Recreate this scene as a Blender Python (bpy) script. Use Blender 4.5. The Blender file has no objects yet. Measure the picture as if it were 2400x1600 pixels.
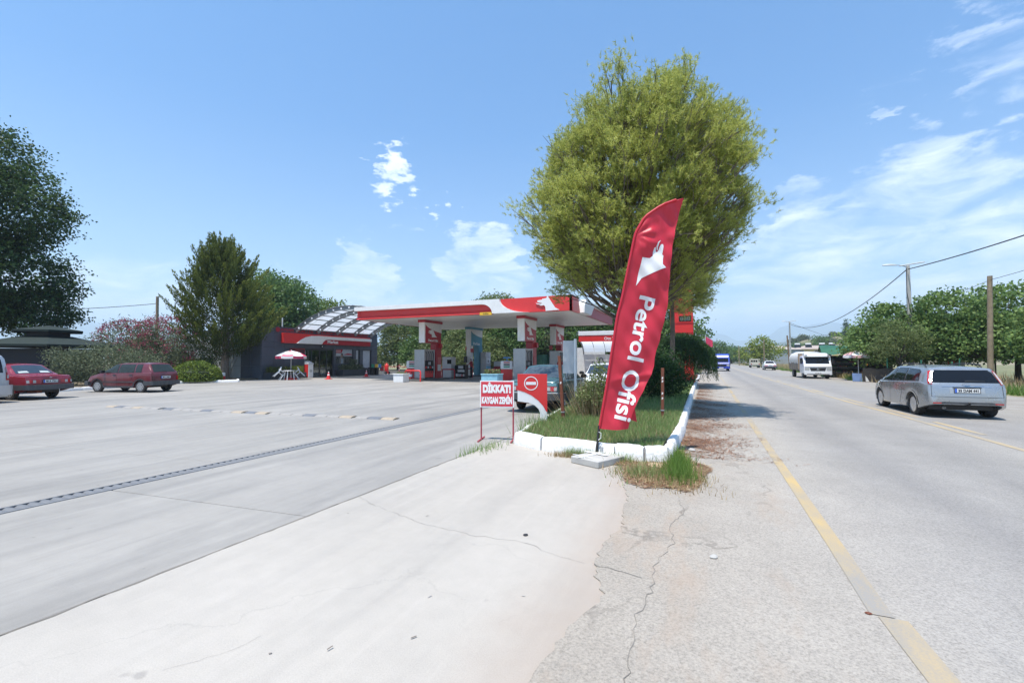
import bpy, bmesh, math, random
import numpy as np
from mathutils import Vector, Matrix
from mathutils.bvhtree import BVHTree
from mathutils.geometry import delaunay_2d_cdt

SC = bpy.context.scene
COL = SC.collection
R = math.radians

# ------------------------------------------------------------------ camera
YAW = math.atan(458 / 1060); PITCH = math.atan(43 / 1060)
cam_d = bpy.data.cameras.new('camera'); cam = bpy.data.objects.new('camera', cam_d); COL.objects.link(cam)
cam.location = (0, 0, 1.6)
cam.rotation_euler = (R(90) + PITCH, 0, YAW)
cam_d.sensor_width = 36; cam_d.lens = 36 * 1060 / 2400
cam_d.clip_start = 0.05; cam_d.clip_end = 60000
SC.camera = cam

# ------------------------------------------------------------------ sun and sky
SUN_DIR = Vector((-0.075, -0.285, 1.0)).normalized()
sun_d = bpy.data.lights.new('sun', 'SUN'); sun = bpy.data.objects.new('sun', sun_d); COL.objects.link(sun)
sun_d.energy = 4.2; sun_d.angle = R(0.53); sun_d.color = (1.0, 0.935, 0.855)
sun.rotation_euler = SUN_DIR.to_track_quat('Z', 'Y').to_euler()
sun.location = (0, -20, 60)
SC.view_settings.view_transform = 'Standard'; SC.view_settings.look = 'None'
SC.view_settings.exposure = 0.80; SC.view_settings.gamma = 1.0
SC.view_settings.use_curve_mapping = False

def N(nt, t, **kw):
    n = nt.nodes.new(t)
    for k, v in kw.items():
        if k == 'ins':
            for i, val in v.items():
                n.inputs[i].default_value = val
        else: setattr(n, k, v)
    return n
def ramp(nt, fac, stops, interp='LINEAR'):
    r = nt.nodes.new('ShaderNodeValToRGB'); r.color_ramp.interpolation = interp
    el = r.color_ramp.elements
    while len(el) < len(stops): el.new(0.5)
    for e, (p, c) in zip(el, stops):
        e.position = p; e.color = (c, c, c, 1) if isinstance(c, (int, float)) else (*c[:3], 1)
    if fac is not None: nt.links.new(fac, r.inputs[0])
    return r.outputs[0]
def mth(nt, op, a, b=None, c=None, clamp=False):
    n = nt.nodes.new('ShaderNodeMath'); n.operation = op; n.use_clamp = clamp
    for i, x in enumerate((a, b, c)):
        if x is None: continue
        if isinstance(x, (int, float)): n.inputs[i].default_value = x
        else: nt.links.new(x, n.inputs[i])
    return n.outputs[0]
def mixc(nt, f, a, b, blend='MIX'):
    n = nt.nodes.new('ShaderNodeMix'); n.data_type = 'RGBA'; n.blend_type = blend
    for i, x in ((0, f), (6, a), (7, b)):
        if isinstance(x, (int, float)): n.inputs[i].default_value = x
        elif isinstance(x, tuple): n.inputs[i].default_value = (*x[:3], 1)
        else: nt.links.new(x, n.inputs[i])
    return n.outputs[2]
def noise(nt, vec, scale, detail=3, rough=0.55, dist=0.0):
    n = N(nt, 'ShaderNodeTexNoise', ins={'Scale': scale, 'Detail': detail, 'Roughness': rough, 'Distortion': dist})
    if vec is not None: nt.links.new(vec, n.inputs['Vector'])
    return n.outputs[0]
def mapping(nt, vec, scale=(1, 1, 1), rot=(0, 0, 0), loc=(0, 0, 0)):
    m = N(nt, 'ShaderNodeMapping'); nt.links.new(vec, m.inputs[0])
    m.inputs['Scale'].default_value = scale; m.inputs['Rotation'].default_value = rot; m.inputs['Location'].default_value = loc
    return m.outputs[0]

def pix_dir(x, y):
    fw = Vector((-math.sin(YAW) * math.cos(PITCH), math.cos(YAW) * math.cos(PITCH), math.sin(PITCH)))
    rt = Vector((math.cos(YAW), math.sin(YAW), 0)); up = rt.cross(fw)
    return (fw + rt * ((x - 1200) / 1060) - up * ((y - 800) / 1060)).normalized()

W = bpy.data.worlds.new('World'); SC.world = W; W.use_nodes = True
nt = W.node_tree; nt.nodes.clear()
sky = N(nt, 'ShaderNodeTexSky', sky_type='NISHITA', sun_disc=False)
sky.sun_elevation = math.asin(SUN_DIR.z); sky.sun_rotation = math.atan2(SUN_DIR.x, SUN_DIR.y)
sky.altitude = 50; sky.air_density = 1.0; sky.dust_density = 0.5; sky.ozone_density = 2.0
SKY_STRENGTH = 0.115
tc = N(nt, 'ShaderNodeTexCoord'); gv = tc.outputs['Generated']
sep = N(nt, 'ShaderNodeSeparateXYZ'); nt.links.new(gv, sep.inputs[0])
# clouds live on a flat layer high above: direction / height
zc = mth(nt, 'MAXIMUM', sep.outputs[2], 0.02); zc = mth(nt, 'ADD', zc, 0.06)
comb = N(nt, 'ShaderNodeCombineXYZ')
nt.links.new(mth(nt, 'DIVIDE', sep.outputs[0], zc), comb.inputs[0]); nt.links.new(mth(nt, 'DIVIDE', sep.outputs[1], zc), comb.inputs[1])
cv = comb.outputs[0]
big = noise(nt, mapping(nt, cv, (0.28, 0.42, 1), loc=(3.1, 1.7, 0)), 1.0, 6, 0.58, 0.5)
fine = noise(nt, mapping(nt, cv, (0.9, 0.7, 1), rot=(0, 0, 0.5), loc=(1.2, 4.4, 0)), 1.6, 9, 0.66, 0.8)
body = mth(nt, 'ADD', mth(nt, 'MULTIPLY', big, 0.62), mth(nt, 'MULTIPLY', fine, 0.38))
low = ramp(nt, sep.outputs[2], [(0.0, 0.55), (0.045, 0.80), (0.10, 1.0), (0.16, 0.55), (0.24, 0.10), (0.40, 0.0), (1.0, 0.0)])
wn = N(nt, 'ShaderNodeTexNoise', ins={'Scale': 14.0, 'Detail': 6, 'Roughness': 0.62}); nt.links.new(mapping(nt, gv, (1, 1, 2.4)), wn.inputs['Vector'])
w1_ = N(nt, 'ShaderNodeVectorMath', operation='SUBTRACT'); nt.links.new(wn.outputs['Color'], w1_.inputs[0]); w1_.inputs[1].default_value = (0.5, 0.5, 0.5)
w2_ = N(nt, 'ShaderNodeVectorMath', operation='SCALE'); nt.links.new(w1_.outputs[0], w2_.inputs[0]); w2_.inputs['Scale'].default_value = 0.22
w3_ = N(nt, 'ShaderNodeVectorMath', operation='ADD'); nt.links.new(gv, w3_.inputs[0]); nt.links.new(w2_.outputs[0], w3_.inputs[1])
w4_ = N(nt, 'ShaderNodeVectorMath', operation='NORMALIZE'); nt.links.new(w3_.outputs[0], w4_.inputs[0]); gw = w4_.outputs[0]
def spot(px, py, rad, soft):
    d = pix_dir(px, py)
    dp = N(nt, 'ShaderNodeVectorMath', operation='DOT_PRODUCT'); nt.links.new(gw, dp.inputs[0]); dp.inputs[1].default_value = d
    ang = mth(nt, 'ARCCOSINE', mth(nt, 'MINIMUM', dp.outputs['Value'], 0.99999))
    m = N(nt, 'ShaderNodeMapRange', interpolation_type='SMOOTHSTEP'); nt.links.new(ang, m.inputs[0])
    m.inputs[1].default_value = R(rad); m.inputs[2].default_value = R(rad * soft); m.inputs[3].default_value = 1; m.inputs[4].default_value = 0
    return m.outputs[0]
cover = mth(nt, 'MULTIPLY', low, 0.55)
for px, py, rad, soft, k in [(925, 415, 1.2, 3.2, 0.60), (880, 380, 0.3, 3.5, 0.45), (1035, 480, 0.5, 3.2, 0.42), (955, 527, 0.5, 3, 0.35),
                             (2360, 110, 3.0, 2.2, 0.31), (2080, 232, 0.8, 3.0, 0.32), (2240, 395, 1.5, 2.6, 0.30), (2390, 420, 2.0, 2.4, 0.31),
                             (1885, 490, 2.2, 2.2, 0.36), (2150, 575, 7.0, 1.7, 0.41), (1130, 645, 5.0, 1.6, 0.46), (850, 655, 3.6, 1.7, 0.45), (1900, 650, 6.5, 1.7, 0.43)]:
    cover = mth(nt, 'MAXIMUM', cover, mth(nt, 'MULTIPLY', spot(px, py, rad, soft), k))
tear = noise(nt, mapping(nt, gv, (9, 9, 24), rot=(0.2, 0.1, 0.4)), 1.0, 8, 0.62, 0.6)
dens = mth(nt, 'ADD', mth(nt, 'ADD', mth(nt, 'MULTIPLY', body, 0.55), mth(nt, 'MULTIPLY', tear, 0.75)), cover)
cl = ramp(nt, dens, [(0.0, 0.0), (0.80, 0.0), (0.98, 0.45), (1.0, 0.5)])
cl2 = N(nt, 'ShaderNodeMapRange', interpolation_type='SMOOTHSTEP'); nt.links.new(dens, cl2.inputs[0]); cl2.inputs[1].default_value = 0.88; cl2.inputs[2].default_value = 1.34; cl2.inputs[3].default_value = 0; cl2.inputs[4].default_value = 0.88
cl = cl2.outputs[0]
cl = mth(nt, 'MULTIPLY', cl, ramp(nt, sep.outputs[2], [(0.0, 0.0), (0.02, 0.25), (0.07, 1.0), (1.0, 1.0)]))
shade = ramp(nt, fine, [(0.3, (6.6, 7.1, 7.9)), (0.7, (8.2, 8.4, 8.7))])
tint = mixc(nt, 1.0, sky.outputs[0], ramp(nt, sep.outputs[2], [(0.0, (0.90, 0.92, 0.94)), (0.10, (0.84, 0.94, 0.99)), (0.45, (0.355, 0.79, 1.07)), (1.0, (0.40, 0.93, 1.20))]), 'MULTIPLY')
skyc = mixc(nt, cl, tint, shade)
bg = N(nt, 'ShaderNodeBackground', ins={'Strength': SKY_STRENGTH}); nt.links.new(skyc, bg.inputs[0])
out = N(nt, 'ShaderNodeOutputWorld'); nt.links.new(bg.outputs[0], out.inputs[0])

# ------------------------------------------------------------------ mesh helpers
def link(o): COL.objects.link(o); return o
def thing(name, label, cat, loc=(0, 0, 0), rz=0.0, group=None):
    o = bpy.data.objects.new(name, None); o.empty_display_size = 0.2; link(o)
    o.location = loc; o.rotation_euler = (0, 0, rz); o['label'] = label; o['category'] = cat
    if group: o['group'] = group
    return o
def tag(o, label, cat, group=None):
    o['label'] = label; o['category'] = cat
    if group: o['group'] = group
    return o
def struct(o): o['kind'] = 'structure'; return o
def stuff(o): o['kind'] = 'stuff'; return o
def dup(root, loc=None, rz=None, label=None, group=None, parent=None):
    r = root.copy(); link(r)
    if parent is not None: r.parent = parent
    if loc is not None: r.location = loc
    if rz is not None: r.rotation_euler = (0, 0, rz)
    if label: r['label'] = label
    if group: r['group'] = group
    for ch in root.children:
        c = ch.copy(); link(c); c.parent = r
        for g in ch.children:
            d = g.copy(); link(d); d.parent = c
    return r

class MB:
    def __init__(s): s.v = []; s.f = []; s.m = []
    def add(s, vs, fs, m=0):
        b = len(s.v); s.v += [tuple(p) for p in vs]; s.f += [tuple(i + b for i in f) for f in fs]; s.m += [m] * len(fs); return s
    def box(s, x0, x1, y0, y1, z0, z1, m=0):
        return s.add([(x0, y0, z0), (x1, y0, z0), (x1, y1, z0), (x0, y1, z0), (x0, y0, z1), (x1, y0, z1), (x1, y1, z1), (x0, y1, z1)],
                     [(0, 3, 2, 1), (4, 5, 6, 7), (0, 1, 5, 4), (1, 2, 6, 5), (2, 3, 7, 6), (3, 0, 4, 7)], m)
    def cb(s, cx, cy, cz, sx, sy, sz, m=0):
        return s.box(cx - sx / 2, cx + sx / 2, cy - sy / 2, cy + sy / 2, cz - sz / 2, cz + sz / 2, m)
    def tube(s, pts, r, n=8, m=0, caps=True):
        P = [Vector(p) for p in pts]; rs = r if isinstance(r, (list, tuple)) else [r] * len(P)
        vs = []; last = None
        for i, p in enumerate(P):
            t = (P[min(i + 1, len(P) - 1)] - P[max(i - 1, 0)]).normalized()
            a = last if last is not None else (Vector((0, 0, 1)) if abs(t.z) < 0.9 else Vector((1, 0, 0)))
            u = (a - t * a.dot(t))
            if u.length < 1e-5: u = t.orthogonal()
            u.normalize(); last = u; w = t.cross(u)
            for k in range(n):
                an = 2 * math.pi * k / n
                vs.append(p + (u * math.cos(an) + w * math.sin(an)) * rs[i])
        fs = []
        for i in range(len(P) - 1):
            for k in range(n):
                k2 = (k + 1) % n
                fs.append((i * n + k, i * n + k2, (i + 1) * n + k2, (i + 1) * n + k))
        if caps:
            fs.append(tuple(reversed(range(n)))); fs.append(tuple((len(P) - 1) * n + k for k in range(n)))
        return s.add(vs, fs, m)
    def cyl(s, p0, p1, r0, r1=None, n=12, m=0): return s.tube([p0, p1], [r0, r0 if r1 is None else r1], n, m)
    def lathe(s, prof, n=16, c=(0, 0, 0), axis='z', m=0):
        vs = []; fs = []
        for r, h in prof:
            for k in range(n):
                a = 2 * math.pi * k / n; x, y = r * math.cos(a), r * math.sin(a)
                q = (x, y, h) if axis == 'z' else ((x, h, y) if axis == 'y' else (h, x, y))
                vs.append((q[0] + c[0], q[1] + c[1], q[2] + c[2]))
        for i in range(len(prof) - 1):
            for k in range(n):
                k2 = (k + 1) % n; fs.append((i * n + k, i * n + k2, (i + 1) * n + k2, (i + 1) * n + k))
        ring = tuple(prof[0]) == tuple(prof[-1])
        if prof[0][0] > 1e-4 and not ring: fs.append(tuple(reversed(range(n))))
        if prof[-1][0] > 1e-4 and not ring: fs.append(tuple((len(prof) - 1) * n + k for k in range(n)))
        return s.add(vs, fs, m)
    def prism(s, poly, axis, a0, a1, m=0):
        q = {'z': lambda u, v, a: (u, v, a), 'y': lambda u, v, a: (u, a, v), 'x': lambda u, v, a: (a, u, v)}[axis]
        n = len(poly); vs = [q(u, v, a0) for u, v in poly] + [q(u, v, a1) for u, v in poly]
        fs = [tuple(range(n)), tuple(range(2 * n - 1, n - 1, -1))]
        for i in range(n):
            j = (i + 1) % n; fs.append((j, i, i + n, j + n))
        return s.add(vs, fs, m)
    def loft(s, rings, closed=True, caps=True, m=0):
        n = len(rings[0]); vs = [p for r in rings for p in r]; fs = []
        for i in range(len(rings) - 1):
            for k in range(n if closed else n - 1):
                k2 = (k + 1) % n; fs.append((i * n + k, i * n + k2, (i + 1) * n + k2, (i + 1) * n + k))
        if caps: fs.append(tuple(reversed(range(n)))); fs.append(tuple((len(rings) - 1) * n + k for k in range(n)))
        return s.add(vs, fs, m)
    def rot(s, ang, axis='z', c=(0, 0, 0), start=0):
        M = Matrix.Translation(c) @ Matrix.Rotation(ang, 4, axis.upper()) @ Matrix.Translation(-Vector(c))
        for i in range(start, len(s.v)): s.v[i] = tuple(M @ Vector(s.v[i]))
        return s
    def move(s, d, start=0):
        for i in range(start, len(s.v)): s.v[i] = tuple(a + b for a, b in zip(s.v[i], d))
        return s
    def mesh(s, name, mats, bevel=0, smooth=None, fix=True):
        me = bpy.data.meshes.new(name)
        bm = bmesh.new(); vv = [bm.verts.new(p) for p in s.v]
        for f, mi in zip(s.f, s.m):
            try:
                fc = bm.faces.new([vv[i] for i in f]); fc.material_index = mi
            except ValueError: pass
        if fix: bmesh.ops.recalc_face_normals(bm, faces=bm.faces)
        if bevel:
            ed = [e for e in bm.edges if len(e.link_faces) == 2 and e.calc_face_angle(0) > 0.5]
            bmesh.ops.bevel(bm, geom=ed, offset=bevel, segments=2 if bevel > 0.015 else 1, affect='EDGES', clamp_overlap=True)
        bm.to_mesh(me); bm.free()
        for mt in (mats if isinstance(mats, (list, tuple)) else [mats]): me.materials.append(mt)
        if smooth is not None:
            me.polygons.foreach_set('use_smooth', [True] * len(me.polygons)); me.set_sharp_from_angle(angle=R(smooth))
        return me
    def build(s, name, mats, parent=None, bevel=0, smooth=None, fix=True, loc=None, rz=None):
        o = bpy.data.objects.new(name, s.mesh(name, mats, bevel, smooth, fix)); link(o)
        if parent is not None: o.parent = parent
        if loc is not None: o.location = loc
        if rz is not None: o.rotation_euler = (0, 0, rz)
        return o
def inst(name, me, parent=None, loc=(0, 0, 0), rz=0.0, rot=None):
    o = bpy.data.objects.new(name, me); link(o)
    if parent is not None: o.parent = parent
    o.location = loc; o.rotation_euler = rot or (0, 0, rz); return o

def np_mesh(name, verts, per, mat, parent=None, tint=None, smooth=False):
    """verts (N*per,3): N separate faces of `per` corners"""
    verts = np.asarray(verts, dtype=np.float32); n = len(verts) // per
    me = bpy.data.meshes.new(name)
    me.vertices.add(len(verts)); me.vertices.foreach_set('co', verts.ravel())
    me.loops.add(n * per); me.loops.foreach_set('vertex_index', np.arange(n * per, dtype=np.int32))
    me.polygons.add(n); me.polygons.foreach_set('loop_start', np.arange(0, n * per, per, dtype=np.int32))
    me.polygons.foreach_set('loop_total', np.full(n, per, dtype=np.int32))
    me.update(calc_edges=True)
    if tint is not None:
        at = me.attributes.new('tint', 'FLOAT', 'FACE'); at.data.foreach_set('value', np.asarray(tint, dtype=np.float32))
    me.materials.append(mat)
    o = bpy.data.objects.new(name, me); link(o)
    if parent is not None: o.parent = parent
    return o

def text_mesh(body, size=1.0, bold=0.0, extrude=0.0, align='LEFT', res=3, width=None, sub=0.0):
    cu = bpy.data.curves.new('lettering', 'FONT'); cu.body = body; cu.size = size; cu.offset = bold; cu.extrude = extrude
    cu.align_x = align; cu.resolution_u = res
    o = bpy.data.objects.new('lettering', cu); link(o)
    dg = bpy.context.evaluated_depsgraph_get(); me = bpy.data.meshes.new_from_object(o.evaluated_get(dg))
    bpy.data.objects.remove(o); bpy.data.curves.remove(cu)
    if width:
        xs = [v.co.x for v in me.vertices]; w = max(xs) - min(xs); x0 = min(xs)
        for v in me.vertices:
            v.co.x = (v.co.x - x0) * width / w - (width / 2 if align == 'CENTER' else 0)
    if sub:
        bm = bmesh.new(); bm.from_mesh(me); bmesh.ops.triangulate(bm, faces=bm.faces)
        for _ in range(3):
            le = [e for e in bm.edges if e.calc_length() > sub]
            if not le: break
            bmesh.ops.subdivide_edges(bm, edges=le, cuts=1); bmesh.ops.triangulate(bm, faces=bm.faces)
        bm.to_mesh(me); bm.free()
    return me
def letters(name, body, mat, parent, loc, rot, size=1.0, bold=0.0, extrude=0.004, align='CENTER', width=None):
    me = text_mesh(body, size, bold, extrude, align, 3, width); me.materials.clear(); me.materials.append(mat)
    return inst(name, me, parent, loc, rot=rot)

# ------------------------------------------------------------------ materials
MATS = {}
def base_mat(name):
    m = bpy.data.materials.new(name); m.use_nodes = True; t = m.node_tree
    p = t.nodes['Principled BSDF']; MATS[name] = m; return m, t, p
def M(name, col, rough=0.6, metal=0.0, var=0.12, vscale=3.0, bump=0.0, bscale=40.0, dirt=0.0, dcol=(0.30, 0.27, 0.22), spec=0.5, coat=0.0, emis=None):
    if name in MATS: return MATS[name]
    m, t, p = base_mat(name)
    co = N(t, 'ShaderNodeTexCoord').outputs['Object']
    c = None
    if var or dirt:
        n1 = noise(t, co, vscale, 5, 0.6)
        lo = tuple(x * (1 - var) for x in col); hi = tuple(min(1, x * (1 + var)) for x in col)
        c = ramp(t, n1, [(0.3, lo), (0.7, hi)])
        if dirt:
            n2 = noise(t, mapping(t, co, (1, 1, 0.35)), vscale * 2.3, 6, 0.7)
            c = mixc(t, mth(t, 'MULTIPLY', ramp(t, n2, [(0.45, 0.0), (0.75, 1.0)]), dirt), c, dcol)
        t.links.new(c, p.inputs['Base Color'])
        rr = ramp(t, n1, [(0.3, max(0.0, rough - 0.06)), (0.7, min(1, rough + 0.06))]); t.links.new(rr, p.inputs['Roughness'])
    else:
        p.inputs['Base Color'].default_value = (*col, 1); p.inputs['Roughness'].default_value = rough
    p.inputs['Metallic'].default_value = metal; p.inputs['Specular IOR Level'].default_value = spec
    if coat: p.inputs['Coat Weight'].default_value = coat; p.inputs['Coat Roughness'].default_value = 0.05
    if bump:
        b = N(t, 'ShaderNodeBump', ins={'Strength': bump, 'Distance': 0.02}); t.links.new(noise(t, co, bscale, 5, 0.6), b.inputs['Height'])
        t.links.new(b.outputs[0], p.inputs['Normal'])
    return m
def leaf_mat(name, dark, mid, light, trans=0.35, rough=0.55):
    m, t, p = base_mat(name)
    a = N(t, 'ShaderNodeAttribute', attribute_name='tint'); c = ramp(t, a.outputs['Fac'], [(0.0, dark), (0.5, mid), (1.0, light)])
    t.links.new(c, p.inputs['Base Color']); p.inputs['Roughness'].default_value = rough; p.inputs['Specular IOR Level'].default_value = 0.3
    tr = N(t, 'ShaderNodeBsdfTranslucent'); t.links.new(mixc(t, 0.5, c, light), tr.inputs[0])
    mx = N(t, 'ShaderNodeMixShader', ins={0: trans}); t.links.new(p.outputs[0], mx.inputs[1]); t.links.new(tr.outputs[0], mx.inputs[2])
    t.links.new(mx.outputs[0], t.nodes['Material Output'].inputs[0]); return m
RED = M('signal red paint', (0.62, 0.022, 0.022), 0.35, var=0.05)
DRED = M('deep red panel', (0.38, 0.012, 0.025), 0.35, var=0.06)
WHITE = M('white painted metal', (0.78, 0.78, 0.77), 0.4, var=0.04, dirt=0.12)
GREYM = M('grey brushed steel', (0.33, 0.34, 0.35), 0.38, 0.6, var=0.10)
LGREY = M('light grey plastic', (0.56, 0.57, 0.58), 0.5, var=0.06, dirt=0.12)
DGREY = M('dark grey panel', (0.045, 0.050, 0.060), 0.5, var=0.08)
BLACK = M('black plastic', (0.018, 0.018, 0.02), 0.5, var=0.1)
RUBBER = M('tyre rubber', (0.022, 0.022, 0.024), 0.85, var=0.2, vscale=9, dirt=0.35, dcol=(0.13, 0.12, 0.105))
GLASS_D = M('dark tinted glass', (0.008, 0.009, 0.012), 0.05, var=0, spec=0.32)
STEEL = M('galvanised steel', (0.45, 0.46, 0.47), 0.45, 0.5, var=0.15, dirt=0.2)
TEALP = M('teal blue panel', (0.10, 0.30, 0.40), 0.4, var=0.05)
YELLOW = M('yellow plastic', (0.75, 0.45, 0.03), 0.5, var=0.08)
GREENP = M('green plastic', (0.03, 0.26, 0.15), 0.5, var=0.08)
BLUEP = M('blue plastic', (0.05, 0.22, 0.55), 0.5, var=0.08)
RUST = M('rusty brown steel', (0.17, 0.055, 0.030), 0.75, 0.1, var=0.35, vscale=7, bump=0.4, bscale=60, dirt=0.4, dcol=(0.27, 0.10, 0.05))
WOODP = M('weathered timber pole', (0.26, 0.20, 0.13), 0.8, var=0.3, vscale=4, bump=0.4, bscale=30, dirt=0.3, dcol=(0.13, 0.10, 0.07))
CONC_P = M('pale precast concrete', (0.42, 0.41, 0.385), 0.85, var=0.15, bump=0.2, bscale=50, dirt=0.3)
BARK = M('grey brown bark', (0.13, 0.10, 0.075), 0.9, var=0.4, vscale=9, bump=0.9, bscale=26, dirt=0.5, dcol=(0.23, 0.20, 0.17))
BARK_D = M('dark bark', (0.07, 0.055, 0.042), 0.9, var=0.4, vscale=8, bump=0.8, bscale=26)
PINK = M('pink parasol cloth', (0.60, 0.05, 0.12), 0.7, var=0.08)
CLOTHW = M('white parasol cloth', (0.75, 0.73, 0.71), 0.7, var=0.05)
SC.render.engine = 'CYCLES'
SC.cycles.use_denoising = True
SC.cycles.max_bounces = 8; SC.cycles.diffuse_bounces = 3; SC.cycles.glossy_bounces = 3; SC.cycles.transmission_bounces = 4
SC.cycles.volume_bounces = 1; SC.cycles.caustics_reflective = False; SC.cycles.caustics_refractive = False
SC.cycles.sample_clamp_indirect = 6.0

# ================================================================== ground materials
def ground_mat():
    m, t, p = base_mat('dry grass and earth'); co = N(t, 'ShaderNodeTexCoord').outputs['Object']
    a = noise(t, co, 0.06, 6, 0.6); b = noise(t, co, 1.7, 6, 0.7)
    c = ramp(t, a, [(0.30, (0.20, 0.155, 0.10)), (0.48, (0.17, 0.17, 0.07)), (0.62, (0.085, 0.115, 0.035)), (0.75, (0.22, 0.20, 0.10))])
    c = mixc(t, ramp(t, b, [(0.42, 0.0), (0.7, 0.6)]), c, (0.25, 0.215, 0.16))
    t.links.new(c, p.inputs['Base Color']); p.inputs['Roughness'].default_value = 0.95; return m
def verge_mat():
    m, t, p = base_mat('pale gravel verge'); co = N(t, 'ShaderNodeTexCoord').outputs['Object']
    a = noise(t, co, 0.8, 6, 0.65); b = noise(t, co, 30, 4, 0.7)
    c = ramp(t, a, [(0.3, (0.24, 0.21, 0.175)), (0.7, (0.37, 0.345, 0.31))]); c = mixc(t, ramp(t, b, [(0.35, 0.5), (0.6, 0.0)]), c, (0.16, 0.14, 0.12))
    t.links.new(c, p.inputs['Base Color']); p.inputs['Roughness'].default_value = 0.95
    bp = N(t, 'ShaderNodeBump', ins={'Strength': 0.7, 'Distance': 0.03}); t.links.new(b, bp.inputs['Height']); t.links.new(bp.outputs[0], p.inputs['Normal']); return m
def road_mat():
    m, t, p = base_mat('sun bleached asphalt'); co = N(t, 'ShaderNodeTexCoord').outputs['Object']
    sx = N(t, 'ShaderNodeSeparateXYZ'); t.links.new(co, sx.inputs[0]); X = sx.outputs[0]
    st = mapping(t, co, (1.0, 0.10, 1.0)); wob = mth(t, 'MULTIPLY', mth(t, 'SUBTRACT', noise(t, st, 1.1, 4), 0.5), 1.1)
    xx = mth(t, 'DIVIDE', mth(t, 'ADD', mth(t, 'ADD', X, wob), 2.0), 14.0)     # 0..1 across the road
    def xr(x): return (x + 2.0) / 14.0
    # pale shoulder on the left, darker polished wheel paths in the lanes
    c = ramp(t, xx, [(xr(-1.2), (0.300, 0.268, 0.227)), (xr(0.9), (0.326, 0.302, 0.269)), (xr(1.7), (0.286, 0.270, 0.250)), (xr(2.4), (0.225, 0.215, 0.205)), (xr(3.0), (0.266, 0.253, 0.237)),
                     (xr(3.7), (0.229, 0.219, 0.207)), (xr(4.9), (0.288, 0.272, 0.249)), (xr(5.7), (0.241, 0.229, 0.217)), (xr(7.4), (0.255, 0.244, 0.228)), (xr(9.0), (0.268, 0.244, 0.207))])
    g1 = noise(t, co, 62, 3, 0.75); g2 = noise(t, co, 0.9, 6, 0.65); g3 = noise(t, mapping(t, co, (1, 0.25, 1)), 3.3, 6, 0.7)
    c = mixc(t, 1.0, c, ramp(t, g1, [(0.30, (0.34, 0.335, 0.33)), (0.48, (0.5, 0.5, 0.5)), (0.70, (0.64, 0.635, 0.625))]), 'OVERLAY')
    c = mixc(t, 0.42, c, ramp(t, g2, [(0.3, (0.38, 0.375, 0.37)), (0.7, (0.60, 0.60, 0.60))]), 'OVERLAY')
    c = mixc(t, mth(t, 'MULTIPLY', ramp(t, g3, [(0.58, 0.0), (0.70, 1.0)]), 0.22), c, (0.15, 0.15, 0.15))
    # rusty earth washed over the shoulder
    sh = ramp(t, xx, [(xr(-0.6), 1.0), (xr(0.6), 0.7), (xr(1.1), 0.0)])
    e = ramp(t, noise(t, mapping(t, co, (1.2, 0.4, 1), loc=(4, 2, 0)), 1.5, 6, 0.7), [(0.52, 0.0), (0.68, 1.0)])
    c = mixc(t, mth(t, 'MULTIPLY', mth(t, 'MULTIPLY', sh, e), 0.55), c, (0.345, 0.265, 0.20))
    # crazed cracks in the shoulder
    v = N(t, 'ShaderNodeTexVoronoi', feature='DISTANCE_TO_EDGE', ins={'Scale': 0.75}); dv = N(t, 'ShaderNodeVectorMath', operation='ADD')
    nz = N(t, 'ShaderNodeTexNoise', ins={'Scale': 2.2, 'Detail': 5}); t.links.new(co, nz.inputs['Vector']); t.links.new(nz.outputs['Color'], dv.inputs[0]); t.links.new(mapping(t, co, (1, 0.45, 1)), dv.inputs[1]); t.links.new(dv.outputs[0], v.inputs['Vector'])
    cr = ramp(t, v.outputs['Distance'], [(0.0, 1.0), (0.010, 0.8), (0.022, 0.0)])
    c = mixc(t, mth(t, 'MULTIPLY', mth(t, 'MULTIPLY', cr, sh), mth(t, 'MULTIPLY', ramp(t, g2, [(0.45, 0.0), (0.6, 1.0)]), 0.6)), c, (0.10, 0.085, 0.07))
    t.links.new(c, p.inputs['Base Color']); p.inputs['Roughness'].default_value = 0.82; p.inputs['Specular IOR Level'].default_value = 0.35
    bp = N(t, 'ShaderNodeBump', ins={'Strength': 0.5, 'Distance': 0.008}); t.links.new(g1, bp.inputs['Height']); t.links.new(bp.outputs[0], p.inputs['Normal']); return m
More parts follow.
